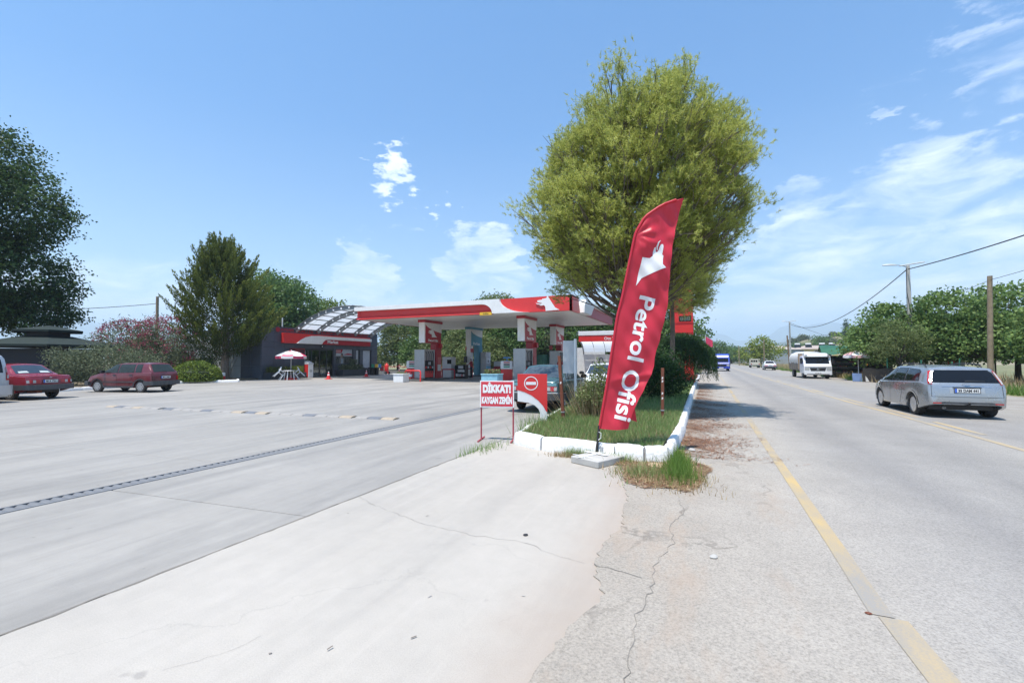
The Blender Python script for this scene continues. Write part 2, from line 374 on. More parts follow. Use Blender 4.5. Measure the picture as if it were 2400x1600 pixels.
def conc_mat(name, lo, hi, streak, spd, warm=None):
    m, t, p = base_mat(name); gm = N(t, 'ShaderNodeNewGeometry').outputs['Position']
    oi = N(t, 'ShaderNodeObjectInfo').outputs['Random']
    a = noise(t, gm, 0.35, 6, 0.6); b = noise(t, gm, 6, 7, 0.7); g = noise(t, gm, 130, 3, 0.7)
    s1 = noise(t, mapping(t, gm, (0.9, 0.12, 1), rot=(0, 0, R(28))), 1.2, 7, 0.65, 0.6)
    s2 = noise(t, mapping(t, gm, (1.1, 0.10, 1), rot=(0, 0, R(-14)), loc=(3, 9, 0)), 1.0, 7, 0.65, 0.5)
    c = ramp(t, a, [(0.3, lo), (0.7, hi)])
    c = mixc(t, 0.5, c, ramp(t, oi, [(0.0, (0.455, 0.457, 0.46)), (1.0, (0.545, 0.545, 0.54))]), 'OVERLAY')
    c = mixc(t, mth(t, 'MULTIPLY', ramp(t, s1, [(0.48, 0.0), (0.72, 1.0)]), streak), c, tuple(x * 0.58 for x in lo))
    c = mixc(t, mth(t, 'MULTIPLY', ramp(t, s2, [(0.50, 0.0), (0.70, 1.0)]), streak * 0.8), c, tuple(x * 0.66 for x in lo))
    c = mixc(t, mth(t, 'MULTIPLY', ramp(t, s2, [(0.25, 1.0), (0.42, 0.0)]), 0.35), c, tuple(min(1, x * 1.18) for x in hi))
    c = mixc(t, 0.5, c, ramp(t, b, [(0.25, (0.44, 0.44, 0.44)), (0.75, (0.55, 0.55, 0.55))]), 'OVERLAY')
    c = mixc(t, spd, c, ramp(t, g, [(0.3, (0.40, 0.40, 0.40)), (0.7, (0.59, 0.59, 0.59))]), 'OVERLAY')
    s3 = noise(t, mapping(t, gm, (2.6, 0.16, 1), rot=(0, 0, R(9)), loc=(1, 5, 0)), 2.4, 9, 0.72, 0.3)
    c = mixc(t, mth(t, 'MULTIPLY', ramp(t, s3, [(0.52, 0.0), (0.66, 1.0)]), streak * 0.45), c, tuple(x * 0.70 for x in lo))
    c = mixc(t, mth(t, 'MULTIPLY', ramp(t, s3, [(0.34, 1.0), (0.45, 0.0)]), 0.22), c, tuple(min(1, x * 1.15) for x in hi))
    sp = ramp(t, noise(t, gm, 3.1, 2, 0.4), [(0.76, 0.0), (0.79, 1.0)])
    c = mixc(t, mth(t, 'MULTIPLY', sp, 0.35), c, (0.13, 0.125, 0.12))
    if warm:
        sx = N(t, 'ShaderNodeSeparateXYZ'); t.links.new(gm, sx.inputs[0])
        e = mth(t, 'MULTIPLY', ramp(t, mth(t, 'DIVIDE', mth(t, 'ADD', sx.outputs[0], mth(t, 'MULTIPLY', noise(t, gm, 1.6, 5), 0.9)), 1.0), [(0.0, 0.0), (1.0, 0.0)]), 1.0)
        q = N(t, 'ShaderNodeMapRange', interpolation_type='SMOOTHSTEP'); t.links.new(mth(t, 'ADD', sx.outputs[0], mth(t, 'MULTIPLY', noise(t, gm, 1.4, 5), 0.8)), q.inputs[0])
        q.inputs[1].default_value = -1.05; q.inputs[2].default_value = -0.25
        c = mixc(t, mth(t, 'MULTIPLY', q.outputs[0], 0.55), c, warm)
        # a few hairline cracks
        v = N(t, 'ShaderNodeTexVoronoi', feature='DISTANCE_TO_EDGE', ins={'Scale': 0.42}); dv = N(t, 'ShaderNodeVectorMath', operation='ADD')
        nz = N(t, 'ShaderNodeTexNoise', ins={'Scale': 1.4, 'Detail': 6, 'Roughness': 0.6}); t.links.new(gm, nz.inputs['Vector']); t.links.new(nz.outputs['Color'], dv.inputs[0]); t.links.new(gm, dv.inputs[1]); t.links.new(dv.outputs[0], v.inputs['Vector'])
        cr = ramp(t, v.outputs['Distance'], [(0.0, 1.0), (0.0022, 0.7), (0.005, 0.0)])
        c = mixc(t, mth(t, 'MULTIPLY', cr, mth(t, 'MULTIPLY', ramp(t, a, [(0.45, 0.0), (0.55, 1.0)]), 0.22)), c, (0.2, 0.19, 0.17))
    t.links.new(c, p.inputs['Base Color'])
    t.links.new(ramp(t, s1, [(0.3, 0.72), (0.7, 0.50)]), p.inputs['Roughness']); p.inputs['Specular IOR Level'].default_value = 0.4
    bp = N(t, 'ShaderNodeBump', ins={'Strength': 0.18, 'Distance': 0.006}); t.links.new(mth(t, 'ADD', g, mth(t, 'MULTIPLY', b, 0.8)), bp.inputs['Height']); t.links.new(bp.outputs[0], p.inputs['Normal']); return m
def paint_line_mat(name, col, under, lo, hi):
    m, t, p = base_mat(name); co = N(t, 'ShaderNodeTexCoord').outputs['Object']
    a = noise(t, mapping(t, co, (1, 0.35, 1)), 1.3, 6, 0.7); g = noise(t, co, 70, 4, 0.8)
    w = mth(t, 'ADD', mth(t, 'MULTIPLY', a, 0.65), mth(t, 'MULTIPLY', g, 0.35))
    c = mixc(t, ramp(t, w, [(lo, 1.0), (hi, 0.0)]), col, under)
    t.links.new(c, p.inputs['Base Color']); p.inputs['Roughness'].default_value = 0.75; return m
G_GROUND = ground_mat(); G_VERGE = verge_mat(); G_ROAD = road_mat()
G_LOT = conc_mat('grey lot concrete', (0.272, 0.257, 0.235), (0.342, 0.322, 0.293), 0.58, 0.46)
G_APRON = conc_mat('cream apron concrete', (0.358, 0.330, 0.293), (0.420, 0.388, 0.346), 0.22, 0.62, warm=(0.34, 0.27, 0.215))
G_SUB = M('dark joint filler', (0.07, 0.066, 0.06), 0.95, var=0.25)
G_SOIL = M('brown garden soil', (0.13, 0.10, 0.06), 0.95, var=0.35, vscale=4, bump=0.8, bscale=20)
G_KERB = M('whitewashed kerb', (0.74, 0.735, 0.72), 0.8, var=0.06, vscale=5, bump=0.7, bscale=16, dirt=0.38, dcol=(0.46, 0.42, 0.36))
Y_LINE = paint_line_mat('worn yellow paint', (0.50, 0.35, 0.13), (0.27, 0.255, 0.235), 0.42, 0.66)
Y_LINE2 = paint_line_mat('faded yellow paint', (0.46, 0.34, 0.17), (0.25, 0.245, 0.235), 0.36, 0.60)

def sheet(name, poly, z, mat, thick=0.0, parent=None, smooth=None):
    b = MB()
    if thick: b.prism(poly, 'z', z - thick, z)
    else: b.add([(x, y, z) for x, y in poly], [tuple(range(len(poly)))])
    return b.build(name, mat, parent, smooth=smooth)
def poly_y(pts, y):
    for (x0, y0), (x1, y1) in zip(pts, pts[1:]):
        if y0 <= y <= y1: return x0 + (x1 - x0) * (y - y0) / (y1 - y0)
    return pts[-1][0] if y > pts[-1][1] else pts[0][0]

# ground out to the foot of the mountains
gb = MB(); n = 24; S = 12500
gb.add([(-S, -3000, -0.06), (S, -3000, -0.06), (S, 14500, -0.06), (-S, 14500, -0.06)], [(0, 1, 2, 3)])
struct(gb.build('ground', G_GROUND))
# asphalt road: ragged left edge lying over the apron, then along the island kerb
jag = [(-0.83, 2.17), (-0.81, 2.37), (-0.79, 2.57), (-0.78, 2.74), (-0.72, 2.89), (-0.67, 3.09), (-0.7, 3.2), (-0.78, 3.37), (-0.83, 3.62), (-0.87, 3.87), (-0.85, 4.03),
       (-0.82, 4.27), (-0.77, 4.46), (-0.84, 4.83), (-0.87, 5.38), (-1.0, 5.9), (-0.95, 6.6), (-0.75, 7.2)]
rng = random.Random(5)
edge = [(-0.95, -6), (-0.9, 0)]
for (x0, y0), (x1, y1) in zip([(-0.9, 0)] + jag, jag):
    k = max(2, int((y1 - y0) / 0.05))
    for i in range(1, k + 1):
        edge.append((x0 + (x1 - x0) * i / k + rng.uniform(-0.022, 0.022), y0 + (y1 - y0) * i / k))
edge += [(-0.66, 7.7), (-0.55, 10.4), (-0.7, 25), (-0.75, 46), (-0.7, 60), (-1.0, 140), (-3, 260), (-12, 420), (-40, 800)]
redge = [(-6 + i * 1.5, 9.0 + 0.12 * math.sin(i * 1.3) + rng.uniform(-0.1, 0.1)) for i in range(0, 98)]
right = [(x, y) for y, x in redge] + [(9.3, 260), (2, 420), (-26, 800)]
rb = MB()
ne = len(edge); q = [(x, y) for x, y in edge] + list(reversed(right))
rb.prism(q, 'z', -0.05, 0.010)
struct(rb.build('road', G_ROAD))
gv = [(8.7, -6), (16, -6), (15, 20), (12.4, 27), (11.0, 36), (10.6, 60), (10.8, 90), (12.0, 112), (11, 140), (8.7, 140)]
struct(sheet('gravel_verge', gv, -0.012, G_VERGE))

# painted lines: sheets 4 mm above the road
def line(name, pts, w, mat):
    b = MB(); L = []; Rr = []
    for i, (x, y) in enumerate(pts):
        L.append((x - w / 2, y, 0.0145)); Rr.append((x + w / 2, y, 0.0145))
    for i in range(len(pts) - 1):
        b.add([L[i], Rr[i], Rr[i + 1], L[i + 1]], [(0, 1, 2, 3)])
    return struct(b.build(name, mat))
line('edge_line', [(1.12, 1.0), (1.05, 2.9), (1.02, 3.54)], 0.15, Y_LINE2)
line('edge_line', [(0.97, 3.55), (0.98, 4.6), (0.99, 12), (1.03, 20), (1.08, 34), (1.05, 60), (0.8, 100)], 0.125, Y_LINE)
line('centre_line', [(5.12, 5), (5.08, 11), (5.0, 16.5), (4.86, 21), (4.7, 32), (4.52, 43), (4.4, 70), (4.3, 120)], 0.13, Y_LINE2)
for y0 in (12.85, 15.95, 20.3, 26, 32, 38, 44, 50, 56):
    y1 = y0 + 2.2 + (0.4 if y0 > 20 else 0)
    dx = lambda y: 5.40 - (y - 11) * 0.021 + (0.0 if y < 22 else (y - 22) * 0.008)
    line('centre_dash', [(dx(y0), y0), (dx(y1), y1)], 0.12, Y_LINE2)

# station lot: separate concrete slabs with open joints
lot = struct(sheet('parking_lot', [(-60, -8), (-0.3, -8), (-0.3, 60), (-60, 60)], -0.035, G_SUB))
skew = lambda x: 0.09 * (x + 7)
colx = [-3.8, -6.77, -7.03, -11.2, -15.8, -20.3, -24.8, -29.3, -33.6]
def slab(x0, x1, y0, y1, mat=G_LOT, g=0.008):
    b = MB(); q = [(x1 + g, y0 + skew(x1) + g), (x0 - g, y0 + skew(x0) + g), (x0 - g, y1 + skew(x0) - g), (x1 + g, y1 + skew(x1) - g)]
    b.prism(q, 'z', -0.03, 0.0); return b.build('slab', mat, lot, bevel=0.006)
ys = [-3.5, 0.55, 4.75, 8.85, 12.95, 17.1, 21.2, 25.3, 29.4, 33.5, 37.6, 42.0, 46.5, 54.0]
for x0, x1 in list(zip(colx, colx[1:])):
    if x0 == -6.77: continue
    yy = [-3.5, 3.2, 7.45, 11.8, 16.2, 20.6, 25.0, 29.4, 33.8, 38.2, 42.6, 47, 54] if x0 == -3.8 else ys
    for y0, y1 in zip(yy, yy[1:]):
        # rows hidden by the wall of the shop stop at its facade
        slab(x0, x1, y0, y1)
ap = struct(sheet('concrete_apron', [(-3.79, -6), (-0.2, -6), (-0.2, 8.04), (-3.79, 8.04)], 0.0, G_APRON, 0.03))
struct(sheet('kerb_footing', [(-3.79, 8.05), (-2.8, 8.05), (-2.8, 44), (-3.79, 44)], -0.004, G_LOT))
# cracks and chipped joint between apron and lot: real grooves are thin dark ribbons of filler
b = MB(); r2 = random.Random(9); pts = []
y = -1.5
while y < 7.9:
    pts.append((-3.795 + r2.uniform(-0.012, 0.012), y, r2.uniform(0.004, 0.014))); y += r2.uniform(0.06, 0.16)
for (x0, y0, w0), (x1, y1, w1) in zip(pts, pts[1:]):
    b.add([(x0 - w0, y0, 0.003), (x0 + w0, y0, 0.003), (x1 + w1, y1, 0.003), (x1 - w1, y1, 0.003)], [(0, 1, 2, 3)])
def crack(pts, w, seed):
    rr = random.Random(seed); out = []
    for (x0, y0), (x1, y1) in zip(pts, pts[1:]):
        k = max(2, int(math.hypot(x1 - x0, y1 - y0) / 0.06))
        for i in range(k): out.append((x0 + (x1 - x0) * i / k + rr.uniform(-0.018, 0.018), y0 + (y1 - y0) * i / k + rr.uniform(-0.018, 0.018), w * rr.uniform(0.4, 1.3)))
    for (x0, y0, w0), (x1, y1, w1) in zip(out, out[1:]):
        d = Vector((x1 - x0, y1 - y0)).normalized(); n = Vector((-d.y, d.x))
        z = CZ
        b.add([(x0 - n.x * w0, y0 - n.y * w0, z), (x0 + n.x * w0, y0 + n.y * w0, z), (x1 + n.x * w1, y1 + n.y * w1, z), (x1 - n.x * w1, y1 - n.y * w1, z)], [(0, 1, 2, 3)])
CZ = 0.003
crack([(-3.75, 4.2), (-3.49, 4.08), (-2.64, 3.78), (-2.02, 3.71), (-1.53, 3.76), (-1.11, 3.59), (-0.85, 3.55)], 0.0016, 1)
crack([(-2.6, 1.5), (-2.45, 1.7), (-2.4, 1.95)], 0.0007, 4)
CZ = 0.0135
crack([(-0.4, 1.6), (-0.4, 2.4), (-0.4, 2.71), (-0.44, 2.91), (-0.38, 3.3), (-0.4, 3.73), (-0.3, 4.22), (-0.36, 4.64), (-0.25, 5.09), (-0.34, 5.61)], 0.0026, 5)
crack([(-0.85, 3.55), (-0.55, 3.5), (-0.4, 3.45)], 0.003, 6)
o = struct(b.build('pavement_crack', M('crack dust', (0.19, 0.175, 0.155), 0.95, var=0.3)))

# drain: steel channel with cross bars
dr = thing('drain_channel', 'long steel grated drain running across the grey concrete forecourt', 'drain', (-6.9, 0, 0))
b = MB(); b.box(-0.13, 0.13, 1.0, 44, -0.030, -0.026); b.build('channel_bed', M('drain silt', (0.20, 0.18, 0.15), 0.95, var=0.3), dr)
for s in (-1, 1):
    b = MB(); b.box(s * 0.118 - 0.012, s * 0.118 + 0.012, 1.0, 44, -0.027, 0.004); b.build('edge_rail', M('dull drain steel', (0.17, 0.175, 0.185), 0.6, 0.2, var=0.2), dr)
b = MB(); b.prism([(-0.032, -0.022), (0.030, -0.022), (0.036, 0.001), (0.004, 0.002)], 'x', -0.105, 0.105); bar = b.mesh('bar', MATS['dull drain steel'])
y = 2.0; k = 0
while y < 34 and k < 290:
    inst('bar', bar, dr, (0, y, 0), rot=(0, 0, 0.16)); y += 0.098 if y < 14 else 0.13; k += 1

# speed bump of rubber segments
YB = M('faded yellow rubber', (0.33, 0.27, 0.20), 0.8, var=0.25, vscale=9, dirt=0.5, dcol=(0.36, 0.33, 0.29))
TB = M('bleached tan rubber', (0.275, 0.262, 0.245), 0.85, var=0.2, vscale=9, dirt=0.4, dcol=(0.30, 0.29, 0.28))
KB = M('dusty black rubber', (0.13, 0.14, 0.16), 0.8, var=0.25, vscale=9, dirt=0.35, dcol=(0.22, 0.22, 0.22))
P0 = Vector((-18.8, 8.85)); P1 = Vector((-7.55, 10.02)); ang = math.atan2(P1.y - P0.y, P1.x - P0.x)
sb = thing('speed_bump', 'low worn speed bump of yellow and black rubber segments on the forecourt', 'speed bump', (P0.x, P0.y, 0), ang)
seq = 'YKTYTTEEKTTTKTTYEKYETTTKTTYETKYE'
prof = [(-0.17, 0.0), (-0.15, 0.018), (-0.08, 0.038), (0, 0.043), (0.08, 0.038), (0.15, 0.018), (0.17, 0.0)]
b = MB(); b.prism(prof, 'x', 0.006, 0.40); segm = {'Y': b.mesh('segment', YB), 'T': b.mesh('segment', TB), 'K': b.mesh('segment', KB)}
x = 0; L = (P1 - P0).length
i = 0
while x < L - 0.2 and i < len(seq):
    if seq[i] == 'E': x += 0.10
    else:
        o = inst('segment', segm[seq[i]], sb, (x, 0, 0)); x += 0.41
    i += 1

# planted island beside the road: kerb stones, soil and grass
ISL = [(-3.34, 7.95), (-2.21, 7.52), (-0.92, 7.40), (-0.66, 7.56), (-0.55, 10.4), (-0.62, 17), (-0.70, 25), (-0.75, 46), (-4.4, 46), (-4.1, 20), (-3.95, 13), (-3.62, 9.6)]
isl = struct(sheet('island_bed', [(x + (0.06 if x < -2.5 else -0.06), y + (0.05 if y < 9 else 0)) for x, y in ISL], 0.17, G_SOIL, 0.17))
def kerb_run(parent, pts, hgt, wid, stone, seed, mat=G_KERB, gap=0.012):
    rr = random.Random(seed)
    for (x0, y0), (x1, y1), ln in zip(pts, pts[1:], stone):
        d = math.hypot(x1 - x0, y1 - y0); k = max(1, round(d / ln)); a = math.atan2(y1 - y0, x1 - x0)
        for i in range(k):
            l = d / k; cx = x0 + (x1 - x0) * (i + 0.5) / k; cy = y0 + (y1 - y0) * (i + 0.5) / k
            h = hgt + rr.uniform(-0.012, 0.012); w = wid * rr.uniform(0.95, 1.05)
            b = MB(); m = 5; rings = []
            for j in range(m + 1):
                t = -l / 2 + gap / 2 + (l - gap) * j / m; e = 0.012 if j in (0, m) else 0.0
                jj = lambda: rr.uniform(-0.008, 0.008)
                rings.append([(t, -w / 2 + e + jj(), 0), (t, w / 2 - e + jj(), 0), (t, w / 2 - 0.012 - e + jj(), h - 0.03 - e), (t, w / 2 - 0.045 - e, h - e + jj()), (t, -w / 2 + 0.045 + e, h - e + jj()), (t, -w / 2 + 0.012 + e + jj(), h - 0.03 - e)])
            b.loft(rings)
            b.build('kerb_stone', mat, parent, smooth=55, loc=(cx, cy, 0), rz=a + rr.uniform(-0.012, 0.012))
kb = thing('island_kerb', 'whitewashed kerb of rough stones round the grassy island under the tall flag', 'kerb')
kerb_run(kb, [(-3.36, 8.02), (-2.70, 7.66), (-1.38, 7.44), (-0.93, 7.38), (-0.62, 7.52)], 0.25, 0.17, [0.75, 1.4, 0.5, 0.4], 3)
kerb_run(kb, [(-0.61, 7.56), (-0.55, 10.4), (-0.62, 17), (-0.70, 25), (-0.75, 46)], 0.235, 0.16, [0.58, 0.62, 0.8, 1.5], 4)
kerb_run(kb, [(-3.40, 8.08), (-3.64, 9.6), (-3.97, 13), (-4.12, 20), (-4.4, 46)], 0.18, 0.14, [0.7, 0.7, 0.8, 2.5], 5)

# planted bed at the edge of the lot by the parked cars
BED = [(-26.5, 3.0), (-29.2, 10.2), (-30.4, 13.0), (-32.6, 19.4), (-31.1, 22.2), (-33.3, 23.6), (-33.6, 25.7), (-60, 25.7), (-60, 3.0)]
struct(sheet('planted_bed', BED, 0.10, G_SOIL, 0.10))
kb2 = thing('bed_kerb', 'low white kerb edging the planted bed behind the parked red cars', 'kerb')
kerb_run(kb2, [(-26.5, 3.0), (-29.2, 10.2), (-30.4, 13.0), (-32.6, 19.4), (-31.1, 22.2), (-33.3, 23.7)], 0.17, 0.18, [1.2, 1.2, 1.2, 1.2, 1.2], 8)

# ------------------------------------------------------------------ distance: mountains, hill, haze
def ridge(name, dist, prof, depth, mat, seed):
    """prof: (pixel x, height in m) of the crest seen at `dist`; a real slope falls on both sides"""
    rr = np.random.default_rng(seed); b = MB(); rows = 9; xs = np.linspace(prof[0][0], prof[-1][0], 150)
    hs = np.interp(xs, [p[0] for p in prof], [p[1] for p in prof]); hs = hs * (1 + 0.02 * np.interp(xs, np.linspace(xs[0], xs[-1], 45), rr.normal(size=45)))
    rings = []
    for j in range(rows):
        t = -1 + 2 * j / (rows - 1); ring = []
        for i, (x, h) in enumerate(zip(xs, hs)):
            a = math.atan((x - 1200) / 1060) ; dd = dist + t * depth + (rr.normal() * depth * 0.02 if 0 < j < rows - 1 else 0)
            f = math.cos(t * math.pi / 2) ** 1.3 if abs(t) < 1 else 0
            an = YAW - a
            ring.append((-math.sin(an) * dd, math.cos(an) * dd, -1 + h * f * (1 + (0.03 * rr.normal() if 0 < abs(t) < 1 else 0))))
        rings.append(ring)
    b.loft(rings, closed=False, caps=False); return struct(b.build(name, mat, smooth=60))
MTN = M('scrubby mountain slope', (0.10, 0.11, 0.075), 0.95, var=0.4, vscale=0.002)
ridge('mountains', 9000, [(-900, 300), (-300, 620), (100, 640), (200, 600), (245, 480), (330, 250), (700, 120), (1200, 90), (1560, 260), (1640, 480), (1690, 470), (1730, 330), (1790, 380), (1850, 620), (1880, 560), (1950, 600), (2050, 470), (2300, 380), (2900, 500)], 1500, MTN, 1)
ridge('mountains', 6300, [(-900, 60), (0, 90), (600, 60), (1500, 60), (1650, 110), (1740, 150), (1800, 215), (1870, 290), (1930, 280), (2050, 320), (2400, 260), (2900, 300)], 900, MTN, 2)
ridge('hills', 2600, [(-900, 30), (0, 34), (1500, 40), (1620, 66), (1760, 72), (1800, 80), (1860, 94), (1960, 90), (2300, 60), (2900, 40)], 420, M('wooded low hills', (0.07, 0.085, 0.05), 0.95, var=0.4, vscale=0.01), 3)
HILLM = None
def hill_mat():
    m, t, p = base_mat('dry hillside'); co = N(t, 'ShaderNodeTexCoord').outputs['Object']
    a = noise(t, co, 0.05, 6, 0.65)
    c = ramp(t, a, [(0.35, (0.12, 0.125, 0.055)), (0.5, (0.22, 0.19, 0.12)), (0.62, (0.34, 0.28, 0.21))])
    t.links.new(c, p.inputs['Base Color']); p.inputs['Roughness'].default_value = 0.95; return m
def hill_z(x, y):
    u = (x - 42) / 190; v = (y - 372) / 95
    f = 1 / (1 + math.exp(-(x - 46) / 9.0)); h = 20 + 10 * (1 - math.exp(-max(0, x - 90) / 70.0))
    return -1.0 + h * f * math.exp(-v * v) * (1 + 0.10 * math.sin(x / 17.0 + 1) + 0.06 * math.sin(y / 9.0 + x / 11.0))
b = MB(); nx, ny = 70, 36; vs = []
for j in range(ny):
    for i in range(nx):
        x = 20 + 480 * i / (nx - 1); y = 190 + 380 * j / (ny - 1); vs.append((x, y, hill_z(x, y)))
b.add(vs, [(j * nx + i, j * nx + i + 1, (j + 1) * nx + i + 1, (j + 1) * nx + i) for j in range(ny - 1) for i in range(nx - 1)])
struct(b.build('hill', hill_mat(), smooth=60))
# even summer haze
hm = bpy.data.materials.new('summer haze'); hm.use_nodes = True; t = hm.node_tree; t.nodes.clear()
pv = N(t, 'ShaderNodeVolumePrincipled'); pv.inputs['Color'].default_value = (0.70, 0.85, 1.0, 1); pv.inputs['Density'].default_value = 0.00026; pv.inputs['Anisotropy'].default_value = 0.2
mo = N(t, 'ShaderNodeOutputMaterial'); t.links.new(pv.outputs[0], mo.inputs['Volume'])
b = MB(); b.box(-13000, 13000, -3400, 15000, -3.5, 720); hz = stuff(b.build('haze', hm)); hz['label'] = 'thin pale blue summer haze in the distance'
# ================================================================== logo shapes
LOGO = [(745, 195), (765, 232), (800, 290), (850, 365), (910, 397), (720, 405), (714, 345), (695, 325), (668, 330), (640, 327), (632, 316), (655, 308), (664, 297), (650, 288), (625, 286), (606, 280), (600, 263), (612, 256), (668, 250), (674, 238), (700, 236), (730, 231)]
FLAME = [(578, 288), (600, 299), (630, 299), (650, 293), (648, 301), (625, 314), (598, 309)]
def logo_norm(p): return ((p[0] - 578) / 210.0, (405 - p[1]) / 210.0)   # unit height, x 0..1.58
def _place(o, loc, rot): o.location = loc; o.rotation_euler = rot; return o
FACE_MY = (R(90), 0, 0)           # lettering that faces -Y
FACE_PX = (R(90), 0, R(90))       # lettering that faces +X
SIGNW = M('white sign face', (0.80, 0.80, 0.80), 0.4, var=0.03)
SIGNR = M('sign red', (0.66, 0.035, 0.035), 0.38, var=0.04)
SOFF = M('white soffit boards', (0.70, 0.70, 0.69), 0.35, var=0.05, dirt=0.15, dcol=(0.5, 0.46, 0.42))

# ================================================================== petrol canopy
CX0, CX1, CY0, CY1, CZ0, CZ1 = -25.0, -7.72, 27.5, 40.3, 4.70, 5.66
can = thing('fuel_canopy', 'wide flat red and white fuel station canopy on four columns over the pumps', 'canopy', (-16.4, 34, 0))
def L(x, y, z): return (x + 16.4, y - 34, z)
# soffit boards run front to back
k = 36; w = (CX1 - CX0 - 0.5) / k
bd = MB(); bd.box(-w / 2 + 0.012, w / 2 - 0.012, -(CY1 - CY0) / 2 + 0.2, (CY1 - CY0) / 2 - 0.2, 0, 0.03); bdm = bd.mesh('soffit_board', SOFF)
for i in range(k): inst('soffit_board', bdm, can, L(CX0 + 0.25 + w * (i + 0.5), 33.9, CZ0))
b = MB(); b.box(*[v for a in ((CX0 + 0.2 + 16.4, CX1 - 0.2 + 16.4), (CY0 + 0.2 - 34, CY1 - 0.2 - 34), (CZ0 + 0.035, CZ1 - 0.1)) for v in a]); b.build('roof_deck', LGREY, can)
def fas(name, poly, mat, y0, y1, bevel=0.0):   # front fascia pieces, poly in (x, z)
    b = MB(); b.prism([(x + 16.4, z) for x, z in poly], 'y', y0 - 34, y1 - 34); return b.build(name, mat, can, bevel=bevel)
def arc(p0, p1, bulge, n=10, flip=1):
    out = []
    for i in range(n + 1):
        t = i / n; x = p0[0] + (p1[0] - p0[0]) * math.sin(t * math.pi / 2) ** bulge; z = p0[1] + (p1[1] - p0[1]) * (1 - math.cos(t * math.pi / 2) ** bulge)
        out.append((x, z))
    return out
ZS = 5.36
# lower red band of the front: tilted face above, sunlit lip below
c1 = [(-14.07 + 0.83 * math.sin(t * math.pi / 2), 4.72 + (ZS - 4.72) * math.cos(t * math.pi / 2)) for t in np.linspace(0, 1, 9)]
b = MB()
def strip(yt, yb, zt, zb, xs):   # sloped strip that follows the curved end
    for x0, x1, za0, za1 in xs:
        b.add([(x0 + 16.4, yb - 34, zb), (x1 + 16.4, yb - 34, zb), (x1 + 16.4, yt - 34, max(zb, za1)), (x0 + 16.4, yt - 34, max(zb, za0))], [(0, 1, 2, 3)])
fas('red_band', [(CX0, 4.98), (-13.36, 4.98)] + [(x, z) for x, z in reversed(c1) if z >= 4.98] + [(CX0, ZS)], SIGNR, CY0 + 0.06, CY0 + 0.2)
b = MB(); sec = [(CY0 + 0.06, 4.98), (CY0 - 0.12, 4.74), (CY0 - 0.10, 4.70), (CY0 + 0.2, 4.70), (CY0 + 0.2, 4.98)]
b.loft([[(CX0 + 16.4, y - 34, z) for y, z in sec], [(-13.36 + 16.4, y - 34, z) for y, z in sec]]); b.build('red_lip', SIGNR, can)
# long white upper band sweeping down into the white nose
wh = [(CX0 - 0.12, ZS), (-14.07, ZS)] + c1[1:] + [(-13.2, 4.70), (-10.62, 4.70)]
c2 = [(-10.62 - 2.1 * math.sin(t * math.pi / 2), 5.66 - 0.96 * math.cos(t * math.pi / 2)) for t in np.linspace(0, 1, 12)]
wh += c2[1:] + [(CX0 - 0.12, 5.66)]
fas('white_band', wh, WHITE, CY0 - 0.26, CY0 + 0.2, bevel=0.03)
# right part of the front in red with the emblem
rd = [(-10.60, 4.71), (CX1 - 0.02, 4.71), (CX1 - 0.02, 5.70)] + [(x + 0.02, z) for x, z in reversed(c2)]
fas('red_panel', rd, SIGNR, CY0 - 0.06, CY0 + 0.2)
b = MB()
for poly in (LOGO, FLAME): b.prism([((u - 0.8) * 1.02, v * 1.0) for u, v in map(logo_norm, poly)], 'z', 0, 0.05)
_place(b.build('emblem', SIGNW, can), L(-9.35, CY0 - 0.08, 4.73), FACE_MY)
# side facing the road: red return, white nose, then white over shade-dulled red
b = MB(); X0 = CX1 - 0.02
def side(name, poly, mat, x0, x1, bevel=0):
    b = MB(); b.prism([(y - 34, z) for y, z in poly], 'x', x0 + 16.4, x1 + 16.4); return b.build(name, mat, can, bevel=bevel)
side('red_panel', [(CY0 - 0.06, 4.71), (29.3, 4.71), (29.1, 5.1), (28.9, 5.70), (CY0 - 0.06, 5.70)], SIGNR, CX1 - 0.2, CX1)
side('white_nose', [(29.35, 4.71), (31.4, 4.71), (31.9, 5.1), (32.4, 5.40), (CY1 + 0.1, 5.40), (CY1 + 0.1, 5.66), (29.9, 5.66), (29.5, 5.3)], WHITE, CX1 - 0.2, CX1 + 0.26, 0.04)
side('red_band', [(31.42, 4.70), (CY1, 4.70), (CY1, 5.39), (32.45, 5.39), (31.9, 5.09)], M('shaded rose red panel', (0.42, 0.10, 0.13), 0.5, var=0.08), CX1 - 0.2, CX1 + 0.02)  # red dulled to pink: shade of this side is put into the colour
b = MB(); b.box(CX0 + 16.4 - 0.02, CX0 + 16.4 + 0.2, CY0 - 34, CY1 - 34, 4.71, 5.62); b.build('side_fascia', SIGNR, can)
b = MB(); b.box(CX0 + 16.4, CX1 + 16.4, CY1 - 34 - 0.2, CY1 - 34, 4.71, 5.62); b.build('back_fascia', SIGNR, can)
hs = MB(); hs.box(-0.45, 0.45, -0.02, 0.02, -0.1, 0.1); o = hs.build('height_plate', YELLOW, can, loc=L(-13.75, CY0 - 0.16, 4.72))
letters('lettering', '4.60m', BLACK, o, (0, -0.025, -0.06), FACE_MY, 0.17, 0.0)

